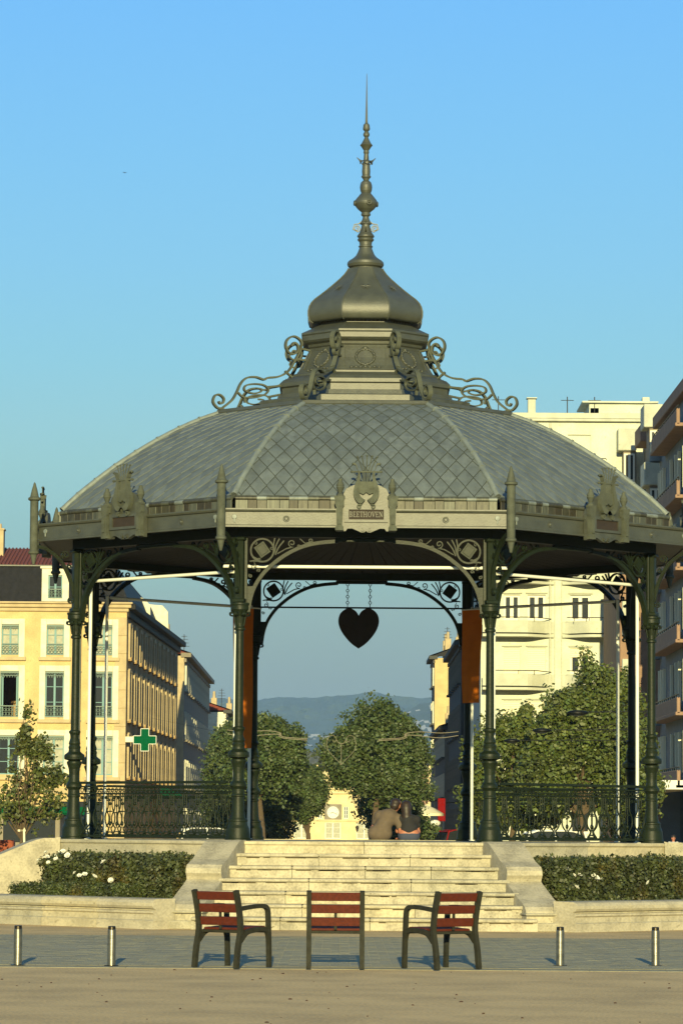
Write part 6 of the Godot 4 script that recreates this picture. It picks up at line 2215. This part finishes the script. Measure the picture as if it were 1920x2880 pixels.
func car(called: String, label: String, at: Vector3, turn: float, paint: String) -> Node3D:
	var c := thing(called, label, "car", at, turn, "cars parked beyond the bandstand")
	var b := MB.new()   # side profile along x, width along z
	b.extrude(PackedVector2Array([Vector2(-2.0, 0.3), Vector2(2.0, 0.3), Vector2(2.08, 0.55), Vector2(2.0, 0.78), Vector2(1.2, 0.9), Vector2(-1.6, 0.92), Vector2(-2.05, 0.88), Vector2(-2.08, 0.5)]), -0.82, 0.82)
	part(c, "body", b.mesh(), M[paint])
	b = MB.new()
	b.extrude(PackedVector2Array([Vector2(-1.5, 0.9), Vector2(1.15, 0.9), Vector2(0.45, 1.36), Vector2(0.1, 1.44), Vector2(-0.9, 1.44), Vector2(-1.3, 1.3)]), -0.7, 0.7)
	part(c, "cabin", b.mesh(), M.glass_dark)
	b = MB.new()
	b.extrude(PackedVector2Array([Vector2(0.42, 1.39), Vector2(0.1, 1.47), Vector2(-0.9, 1.47), Vector2(-1.3, 1.34), Vector2(-1.22, 1.31), Vector2(-0.9, 1.42), Vector2(0.1, 1.42)]), -0.71, 0.71)
	for x in [-1.38, -0.35, 0.78]:
		b.tube([Vector3(x + 0.06, 0.9, 0.705), Vector3(x * 0.86, 1.42, 0.69)], 0.04, -1, 5)
		b.tube([Vector3(x + 0.06, 0.9, -0.705), Vector3(x * 0.86, 1.42, -0.69)], 0.04, -1, 5)
	part(c, "roof", b.mesh(), M[paint])
	for x: float in [-1.28, 1.25]:
		for s: float in [-1.0, 1.0]:
			b = MB.new()
			b.lathe(v2([[0.2, -0.1], [0.3, -0.1], [0.31, 0.0], [0.3, 0.1], [0.2, 0.1]]), 16)
			var w := part(c, "wheel", b.mesh(), M.black, Transform3D(Basis(Vector3.RIGHT, PI / 2), Vector3(x, 0.31, 0.76 * s)))
			b = MB.new()
			b.lathe(v2([[0.0, -0.08], [0.2, -0.09], [0.2, 0.09], [0.0, 0.08]]), 12)
			part(w, "rim", b.mesh(), M.steel)
	for s: float in [-1.0, 1.0]:
		b = MB.new()
		b.ball(Vector3(2.0, 0.66, 0.58 * s), Vector3(0.08, 0.08, 0.16), 8, 6)
		part(c, "headlight", b.mesh(), M.sign_white)
		b = MB.new()
		b.ball(Vector3(-2.04, 0.72, 0.6 * s), Vector3(0.05, 0.09, 0.14), 8, 6)
		part(c, "tail_light", b.mesh(), M.sign_red)
	return c


func make_cars() -> void:
	car("parked_car", "white car parked behind the railing towards the yellow house", Vector3(-4.9, 0, -138), 0.1, "sign_white")
	car("parked_car", "white car parked under the leafy trees", Vector3(7.6, 0, -120), 0.05, "sign_white")
	car("parked_car", "dark red car parked before the cafe terrace", Vector3(6.4, 0, -176), 0.3, "sign_red")


# ---------- people: one skin of blended capsules ----------

func capsules(bones: Array, cell: float, k := 0.04) -> ArrayMesh:
	var lo := Vector3.ONE * 1e9
	var hi := -lo
	for e in bones:
		for i in 2:
			var r: Vector3 = Vector3.ONE * (e[2 + i] + cell * 2.0 + k)
			lo = lo.min(e[i] - r)
			hi = hi.max(e[i] + r)
	var nx := int((hi.x - lo.x) / cell) + 2
	var ny := int((hi.y - lo.y) / cell) + 2
	var nz := int((hi.z - lo.z) / cell) + 2
	var f := PackedFloat32Array()
	f.resize(nx * ny * nz)
	f.fill(1.0)
	for e in bones:
		var a: Vector3 = e[0]
		var d: Vector3 = e[1] - a
		var l2 := maxf(d.length_squared(), 1e-8)
		var m := Vector3.ONE * (maxf(e[2], e[3]) + 0.1)
		var p0 := ((a.min(e[1]) - m - lo) / cell).floor().max(Vector3.ZERO)
		var p1 := ((a.max(e[1]) + m - lo) / cell).ceil()
		for z in range(int(p0.z), mini(int(p1.z), nz - 1) + 1):
			for y in range(int(p0.y), mini(int(p1.y), ny - 1) + 1):
				for x in range(int(p0.x), mini(int(p1.x), nx - 1) + 1):
					var p := lo + Vector3(x, y, z) * cell - a
					var t := clampf(p.dot(d) / l2, 0.0, 1.0)
					var s: float = (p - d * t).length() - lerpf(e[2], e[3], t)
					var ix := (z * ny + y) * nx + x
					var h := maxf(k - absf(f[ix] - s), 0.0) / k
					f[ix] = minf(f[ix], s) - h * h * k * 0.25
	var vid := {}
	var vs := PackedVector3Array()
	var off := [0, 1, nx, nx + 1, nx * ny, nx * ny + 1, nx * ny + nx, nx * ny + nx + 1]
	var cor := [Vector3(0, 0, 0), Vector3(1, 0, 0), Vector3(0, 1, 0), Vector3(1, 1, 0), Vector3(0, 0, 1), Vector3(1, 0, 1), Vector3(0, 1, 1), Vector3(1, 1, 1)]
	var eds := [[0, 1], [2, 3], [4, 5], [6, 7], [0, 2], [1, 3], [4, 6], [5, 7], [0, 4], [1, 5], [2, 6], [3, 7]]
	for z in nz - 1:
		for y in ny - 1:
			for x in nx - 1:
				var base := (z * ny + y) * nx + x
				var inside := 0
				for o in off:
					if f[base + o] < 0.0:
						inside += 1
				if inside == 0 or inside == 8:
					continue
				var s := Vector3.ZERO
				var n := 0
				for e in eds:
					var fa := f[base + off[e[0]]]
					var fb := f[base + off[e[1]]]
					if (fa < 0.0) != (fb < 0.0):
						s += (cor[e[0]] as Vector3).lerp(cor[e[1]], fa / (fa - fb))
						n += 1
				vid[base] = vs.size()
				vs.append(lo + (Vector3(x, y, z) + s / n) * cell)
	var ns := PackedVector3Array()
	ns.resize(vs.size())
	var ix := PackedInt32Array()
	for base in vid:
		var x: int = base % nx
		var y: int = (base / nx) % ny
		var z: int = base / (nx * ny)
		var g := Vector3(f[base + 1] - f[base], f[base + nx] - f[base], f[base + nx * ny] - f[base])
		ns[vid[base]] = g.normalized()
		if x == 0 or y == 0 or z == 0:
			continue
		for ax in 3:
			var st: int = [1, nx, nx * ny][ax]
			var u: int = [nx, nx * ny, 1][ax]
			var w: int = [nx * ny, 1, nx][ax]
			if (f[base] < 0.0) == (f[base + st] < 0.0):
				continue
			var q := [base, base - u, base - u - w, base - w]
			if not (vid.has(q[1]) and vid.has(q[2]) and vid.has(q[3])):
				continue
			if f[base] < 0.0:
				ix.append_array([vid[q[0]], vid[q[2]], vid[q[1]], vid[q[0]], vid[q[3]], vid[q[2]]])
			else:
				ix.append_array([vid[q[0]], vid[q[1]], vid[q[2]], vid[q[0]], vid[q[2]], vid[q[3]]])
	var a := []
	a.resize(Mesh.ARRAY_MAX)
	a[Mesh.ARRAY_VERTEX] = vs
	a[Mesh.ARRAY_NORMAL] = ns
	a[Mesh.ARRAY_INDEX] = ix
	var mesh := ArrayMesh.new()
	mesh.add_surface_from_arrays(Mesh.PRIMITIVE_TRIANGLES, a)
	return mesh


# j: joints by name; d = facing (unit, level); a hand is palm and five curled fingers
func hand_bones(wrist: Vector3, dir: Vector3, side: Vector3) -> Array:
	var q := []
	var palm := wrist + dir * 0.085
	q.append([wrist, palm, 0.026, 0.034])
	var nrm := dir.cross(side).normalized()
	for i in 4:
		var root := palm + side * (0.03 - 0.02 * i)
		var L: float = [0.075, 0.085, 0.08, 0.06][i]
		var mid := root + dir * L * 0.55 + nrm * 0.012
		q.append([root, mid, 0.0095, 0.009])
		q.append([mid, mid + (dir * 0.7 + nrm * 0.7) * L * 0.5, 0.009, 0.008])
	var th := wrist + dir * 0.03 + side * 0.035
	q.append([th, th + dir * 0.04 + side * 0.025, 0.011, 0.01])
	q.append([th + dir * 0.04 + side * 0.025, th + dir * 0.075 + side * 0.025, 0.01, 0.008])
	return q


func head_bones(c: Vector3, face_dir: Vector3, neck: Vector3) -> Array:
	var rt := face_dir.cross(Vector3.UP).normalized()
	var up := (c - neck).normalized()
	return [[c + up * 0.035 - face_dir * 0.015, c - face_dir * 0.01, 0.086, 0.084], [c + face_dir * 0.03 - up * 0.03, c + face_dir * 0.035 - up * 0.085, 0.062, 0.045],
		[c + face_dir * 0.09 - up * 0.0, c + face_dir * 0.112 - up * 0.03, 0.01, 0.015], [c + rt * 0.082 - up * 0.01, c + rt * 0.085 - up * 0.04, 0.018, 0.014], [c - rt * 0.082 - up * 0.01, c - rt * 0.085 - up * 0.04, 0.018, 0.014],
		[c - up * 0.05, neck, 0.055, 0.056]]


func make_people() -> void:
	mat("skin", rgb(150, 96, 74), 0.6)
	mat("shirt_grey", rgb(92, 80, 68), 0.9, 0.0, "plaster", 3.0)
	mat("top_black", rgb(26, 26, 30), 0.9)
	mat("top_white", rgb(170, 170, 168), 0.9)
	mat("jeans", rgb(52, 58, 78), 0.9)
	mat("hair_dark", rgb(36, 26, 20), 0.55)
	mat("shoe", rgb(40, 36, 34), 0.8)
	var F := Vector3(0, 0, -1)
	# man leaning over, seen from behind; origin on the platform edge under him
	var o := Vector3(0.72, FLOOR_Y, ZC - 4.86)
	var hip := Vector3(0.0, 0.12, 0)
	var chest := Vector3(0.14, 0.4, -0.06)
	var neck := Vector3(0.23, 0.5, -0.1)
	var head := Vector3(0.29, 0.615, -0.13)
	var shl := Vector3(0.0, 0.43, -0.09)
	var shr := Vector3(0.33, 0.37, -0.07)
	var er := Vector3(0.38, 0.14, 0.02)
	var wr := Vector3(0.36, 0.03, -0.16)
	var el := Vector3(-0.12, 0.2, -0.2)
	var wl := Vector3(0.06, 0.1, -0.38)
	var kl := Vector3(-0.12, 0.1, -0.46)
	var kr := Vector3(0.12, 0.1, -0.48)
	var al := Vector3(-0.12, -0.32, -0.52)
	var ar := Vector3(0.14, -0.32, -0.54)
	var p := thing("person", "person in a grey T-shirt sitting on the platform edge, leaning towards a companion", "person", o)
	var torso := [[hip + Vector3(-0.08, 0, 0), hip + Vector3(0.09, 0, 0), 0.12, 0.12], [hip, chest, 0.13, 0.135], [chest, neck, 0.12, 0.06], [chest, shl, 0.11, 0.075], [chest, shr, 0.11, 0.075]]
	var bones := torso.duplicate()
	bones.append_array([[shl, el, 0.052, 0.042], [el, wl, 0.042, 0.028], [shr, er, 0.055, 0.043], [er, wr, 0.043, 0.028], [hip + Vector3(-0.1, 0, 0), kl, 0.095, 0.068], [hip + Vector3(0.1, 0, 0), kr, 0.095, 0.068], [kl, al, 0.06, 0.042], [kr, ar, 0.06, 0.042], [al, al + Vector3(0, -0.06, -0.14), 0.04, 0.035], [ar, ar + Vector3(0, -0.06, -0.14), 0.04, 0.035]])
	bones.append_array(head_bones(head, Vector3(0.55, -0.25, -0.8).normalized(), neck))
	bones.append_array(hand_bones(wr, Vector3(0, -0.1, -1).normalized(), Vector3.LEFT))
	bones.append_array(hand_bones(wl, Vector3(0.8, -0.2, -0.6).normalized(), Vector3.UP))
	part(p, "body", capsules(bones, 0.011, 0.03), M.skin)
	var sh := []
	for e in torso:
		sh.append([e[0], e[1], e[2] + 0.014, e[3] + 0.014])
	sh.append([shr, shr.lerp(er, 0.55), 0.078, 0.07])
	sh.append([shl, shl.lerp(el, 0.55), 0.078, 0.07])
	part(p, "t_shirt", capsules(sh, 0.016, 0.05), M.shirt_grey)
	part(p, "trousers", capsules([[hip + Vector3(-0.09, -0.02, 0), hip + Vector3(0.09, -0.02, 0), 0.1, 0.1], [hip + Vector3(-0.1, 0, 0), kl, 0.108, 0.08], [hip + Vector3(0.1, 0, 0), kr, 0.108, 0.08], [kl, al, 0.074, 0.062], [kr, ar, 0.074, 0.062]], 0.02, 0.04), M.jeans)
	part(p, "hair", capsules([[head + Vector3(-0.012, 0.035, 0.02), head + Vector3(-0.02, 0.005, 0.035), 0.098, 0.09], [head + Vector3(-0.03, -0.01, 0.05), head + Vector3(-0.04, -0.06, 0.05), 0.066, 0.045]], 0.014, 0.03), M.hair_dark)
	# woman beside him with long dark hair
	o = Vector3(1.24, FLOOR_Y, ZC - 4.86)
	hip = Vector3(0.0, 0.11, 0); chest = Vector3(-0.02, 0.36, -0.03); neck = Vector3(-0.04, 0.45, -0.05); head = Vector3(-0.05, 0.565, -0.07)
	shl = Vector3(-0.17, 0.37, -0.05); shr = Vector3(0.13, 0.37, -0.05)
	el = Vector3(-0.2, 0.16, -0.12); er = Vector3(0.17, 0.15, -0.12); wl = Vector3(-0.06, 0.08, -0.3); wr = Vector3(0.05, 0.07, -0.31)
	kl = Vector3(-0.09, 0.09, -0.44); kr = Vector3(0.09, 0.09, -0.44); al = Vector3(-0.08, -0.3, -0.5); ar = Vector3(0.08, -0.3, -0.5)
	var w := thing("person", "person with long dark hair and a black top sitting close beside the leaning one", "person", o)
	torso = [[hip + Vector3(-0.07, 0, 0), hip + Vector3(0.07, 0, 0), 0.115, 0.115], [hip, hip.lerp(chest, 0.5), 0.1, 0.09], [hip.lerp(chest, 0.5), chest, 0.09, 0.105], [chest, neck, 0.1, 0.048], [chest, shl, 0.09, 0.058], [chest, shr, 0.09, 0.058]]
	bones = torso.duplicate()
	bones.append_array([[shl, el, 0.042, 0.035], [el, wl, 0.035, 0.024], [shr, er, 0.042, 0.035], [er, wr, 0.035, 0.024], [hip + Vector3(-0.09, 0, 0), kl, 0.09, 0.06], [hip + Vector3(0.09, 0, 0), kr, 0.09, 0.06], [kl, al, 0.055, 0.036], [kr, ar, 0.055, 0.036], [al, al + Vector3(0, -0.05, -0.12), 0.034, 0.03], [ar, ar + Vector3(0, -0.05, -0.12), 0.034, 0.03]])
	bones.append_array(head_bones(head, Vector3(-0.4, -0.1, -0.9).normalized(), neck))
	bones.append_array(hand_bones(wl, Vector3(0.7, -0.2, -0.6).normalized(), Vector3.UP))
	bones.append_array(hand_bones(wr, Vector3(-0.7, -0.2, -0.6).normalized(), Vector3.UP))
	part(w, "body", capsules(bones, 0.011, 0.025), M.skin)
	sh = [[hip + Vector3(-0.05, 0.09, 0), hip + Vector3(0.05, 0.09, 0), 0.105, 0.105], [hip.lerp(chest, 0.2), chest, 0.122, 0.12], [chest, shl, 0.1, 0.07], [chest, shr, 0.1, 0.07], [chest, neck, 0.1, 0.055], [shl, shl.lerp(el, 0.5), 0.06, 0.052], [shr, shr.lerp(er, 0.5), 0.06, 0.052]]
	part(w, "top", capsules(sh, 0.016, 0.04), M.top_black)
	part(w, "trousers", capsules([[hip + Vector3(-0.07, -0.03, 0), hip + Vector3(0.07, -0.03, 0), 0.122, 0.122], [hip + Vector3(-0.09, 0, -0.03), kl, 0.1, 0.074], [hip + Vector3(0.09, 0, -0.03), kr, 0.1, 0.074], [kl, al, 0.066, 0.052], [kr, ar, 0.066, 0.052]], 0.02, 0.04), M.jeans)
	part(w, "hair", capsules([[head + Vector3(0, 0.04, 0.015), head + Vector3(0, 0, 0.03), 0.102, 0.095], [head + Vector3(0, 0, 0.04), head + Vector3(0.01, -0.16, 0.06), 0.085, 0.09], [head + Vector3(0.01, -0.16, 0.06), head + Vector3(0.02, -0.33, 0.07), 0.09, 0.05]], 0.014, 0.03), M.hair_dark)
	# seated woman on the far terrace
	o = Vector3(14.7, 0, -155)
	var v := thing("person", "person with dark hair in a white blouse sitting by the shop awning", "person", o)
	hip = Vector3(0, 0.52, 0); chest = Vector3(0, 0.86, 0); neck = Vector3(0, 1.02, 0); head = Vector3(0.01, 1.16, 0.01)
	shl = Vector3(-0.17, 0.93, 0); shr = Vector3(0.17, 0.93, 0); el = Vector3(-0.22, 0.68, 0.08); er = Vector3(0.22, 0.68, 0.08); wl = Vector3(-0.1, 0.68, 0.3); wr = Vector3(0.1, 0.68, 0.3)
	kl = Vector3(-0.1, 0.5, 0.42); kr = Vector3(0.1, 0.5, 0.42); al = Vector3(-0.1, 0.07, 0.44); ar = Vector3(0.1, 0.07, 0.44)
	torso = [[hip + Vector3(-0.07, 0, 0), hip + Vector3(0.07, 0, 0), 0.115, 0.115], [hip, chest, 0.11, 0.115], [chest, neck, 0.1, 0.05], [chest, shl, 0.09, 0.06], [chest, shr, 0.09, 0.06]]
	bones = torso.duplicate()
	bones.append_array([[shl, el, 0.044, 0.036], [el, wl, 0.036, 0.025], [shr, er, 0.044, 0.036], [er, wr, 0.036, 0.025], [hip + Vector3(-0.09, 0, 0), kl, 0.09, 0.062], [hip + Vector3(0.09, 0, 0), kr, 0.09, 0.062], [kl, al, 0.056, 0.038], [kr, ar, 0.056, 0.038], [al, al + Vector3(0, -0.03, 0.13), 0.036, 0.03], [ar, ar + Vector3(0, -0.03, 0.13), 0.036, 0.03]])
	bones.append_array(head_bones(head, Vector3(0.25, 0, 0.97).normalized(), neck))
	bones.append_array(hand_bones(wl, Vector3(0.3, -0.3, 0.9).normalized(), Vector3.RIGHT))
	bones.append_array(hand_bones(wr, Vector3(-0.3, -0.3, 0.9).normalized(), Vector3.LEFT))
	part(v, "body", capsules(bones, 0.014, 0.03), M.skin)
	part(v, "blouse", capsules([[hip, chest, 0.125, 0.13], [chest, shl, 0.1, 0.075], [chest, shr, 0.1, 0.075], [chest, neck, 0.1, 0.05], [shl, shl.lerp(el, 0.6), 0.062, 0.055], [shr, shr.lerp(er, 0.6), 0.062, 0.055]], 0.02, 0.04), M.top_white)
	part(v, "trousers", capsules([[hip + Vector3(-0.07, 0, 0), hip + Vector3(0.07, 0, 0), 0.125, 0.125], [hip + Vector3(-0.09, 0, 0), kl, 0.1, 0.075], [hip + Vector3(0.09, 0, 0), kr, 0.1, 0.075], [kl, al, 0.066, 0.052], [kr, ar, 0.066, 0.052]], 0.025, 0.04), M.jeans)
	part(v, "hair", capsules([[head + Vector3(0, 0.045, -0.02), head + Vector3(0, 0, -0.035), 0.1, 0.09], [head + Vector3(0, -0.02, -0.05), head + Vector3(0, -0.12, -0.06), 0.085, 0.06]], 0.016, 0.03), M.hair_dark)
	var ch := thing("cafe_chair", "dark cafe chair under the person by the shop awning", "chair", o)
	var b := MB.new()
	b.cbox(Vector3(0, 0.38, 0.05), Vector3(0.46, 0.04, 0.46), 0.01)
	part(ch, "seat", b.mesh(), M.iron_dark)
	b = MB.new()
	b.cbox(Vector3(0, 0.66, -0.2), Vector3(0.42, 0.3, 0.03), 0.01)
	part(ch, "backrest", b.mesh(), M.iron_dark)
	for s: float in [-1.0, 1.0]:
		for z: float in [-0.2, 0.26]:
			b = MB.new()
			b.tube([Vector3(0.2 * s, 0, z), Vector3(0.2 * s, 0.8 if z < 0 else 0.37, z)], 0.015, -1, 6)
			part(ch, "leg", b.mesh(), M.iron_dark)


func sky_texture() -> ImageTexture:
	var w := 512
	var h := 1024
	var im := Image.create(w, h, false, Image.FORMAT_RGBF)
	# sRGB colours by degrees above the horizon
	var g := [[-90, rgb(90, 84, 72)], [-2, rgb(116, 130, 130)], [0, rgb(136, 150, 142)], [2.2, rgb(149, 170, 158)], [3.6, rgb(157, 190, 177)], [4.7, rgb(156, 201, 199)], [5.9, rgb(160, 211, 213)], [6.6, rgb(157, 212, 222)], [7.6, rgb(149, 212, 232)], [9.2, rgb(141, 208, 243)], [11, rgb(132, 203, 249)], [13.5, rgb(121, 195, 255)], [25, rgb(106, 166, 228)], [50, rgb(94, 132, 178)], [90, rgb(82, 110, 150)]]
	for y in h:
		var el := 90.0 - 180.0 * (y + 0.5) / h
		var i := 0
		while i < g.size() - 2 and el > g[i + 1][0]:
			i += 1
		var t := clampf((el - g[i][0]) / (g[i + 1][0] - g[i][0]), 0, 1)
		var c: Color = (g[i][1] as Color).srgb_to_linear().lerp((g[i + 1][1] as Color).srgb_to_linear(), t)
		for x in w:
			im.set_pixel(x, y, c)
	return ImageTexture.create_from_image(im)


func _ready() -> void:
	# camera
	var cam := Camera3D.new()
	cam.name = "camera"
	cam.fov = 16.63
	cam.near = 0.5
	cam.far = 20000.0
	add_child(cam)
	cam.position = Vector3(0, 1.45, 0)
	cam.basis = Basis(Vector3.RIGHT, deg_to_rad(5.17)) * Basis(Vector3.BACK, deg_to_rad(0.42))
	# sky
	var we := WorldEnvironment.new()
	we.name = "world_environment"
	var env := Environment.new()
	env.background_mode = Environment.BG_SKY
	var sky := Sky.new()
	var sm := PanoramaSkyMaterial.new()
	sm.panorama = sky_texture()
	sky.sky_material = sm
	env.sky = sky
	env.tonemap_mode = Environment.TONE_MAPPER_LINEAR
	env.background_energy_multiplier = 0.56
	env.tonemap_exposure = 1.78
	env.sdfgi_enabled = true
	env.ssao_enabled = true
	env.ssil_enabled = true
	we.environment = env
	env.fog_enabled = true
	env.fog_density = 0.00008
	env.fog_light_color = Color(0.62, 0.8, 1.0)
	add_child(we)
	# low evening sun behind the camera
	var sun := DirectionalLight3D.new()
	sun.name = "sun"
	sun.light_color = Color(1.0, 0.94, 0.69)
	sun.light_energy = 1.6
	sun.light_angular_distance = 0.5
	sun.shadow_enabled = true
	add_child(sun)
	sun.rotation = Vector3(deg_to_rad(-11.1), deg_to_rad(0.3), 0)
	make_materials()
	add_leaf_materials()
	mat("bark", rgb(84, 70, 52), 0.95, 0.0, "bark", 1.5, 0.6)
	mat("leaf_stem", rgb(70, 84, 40), 0.8)
	make_ground()
	make_platform()
	make_bandstand()
	make_fittings()
	make_beds()
	make_chairs()
	make_bollards()
	building_materials()
	mat("leaf_panel", rgb(40, 96, 20), 0.6)
	mat("planter", rgb(130, 60, 28), 0.8, 0.0, "wood", 1.5, 0.2)
	yellow_house()
	make_street()
	cream_block()
	right_blocks()
	make_trees()
	make_hills()
	make_street_things()
	make_cars()
	make_people()
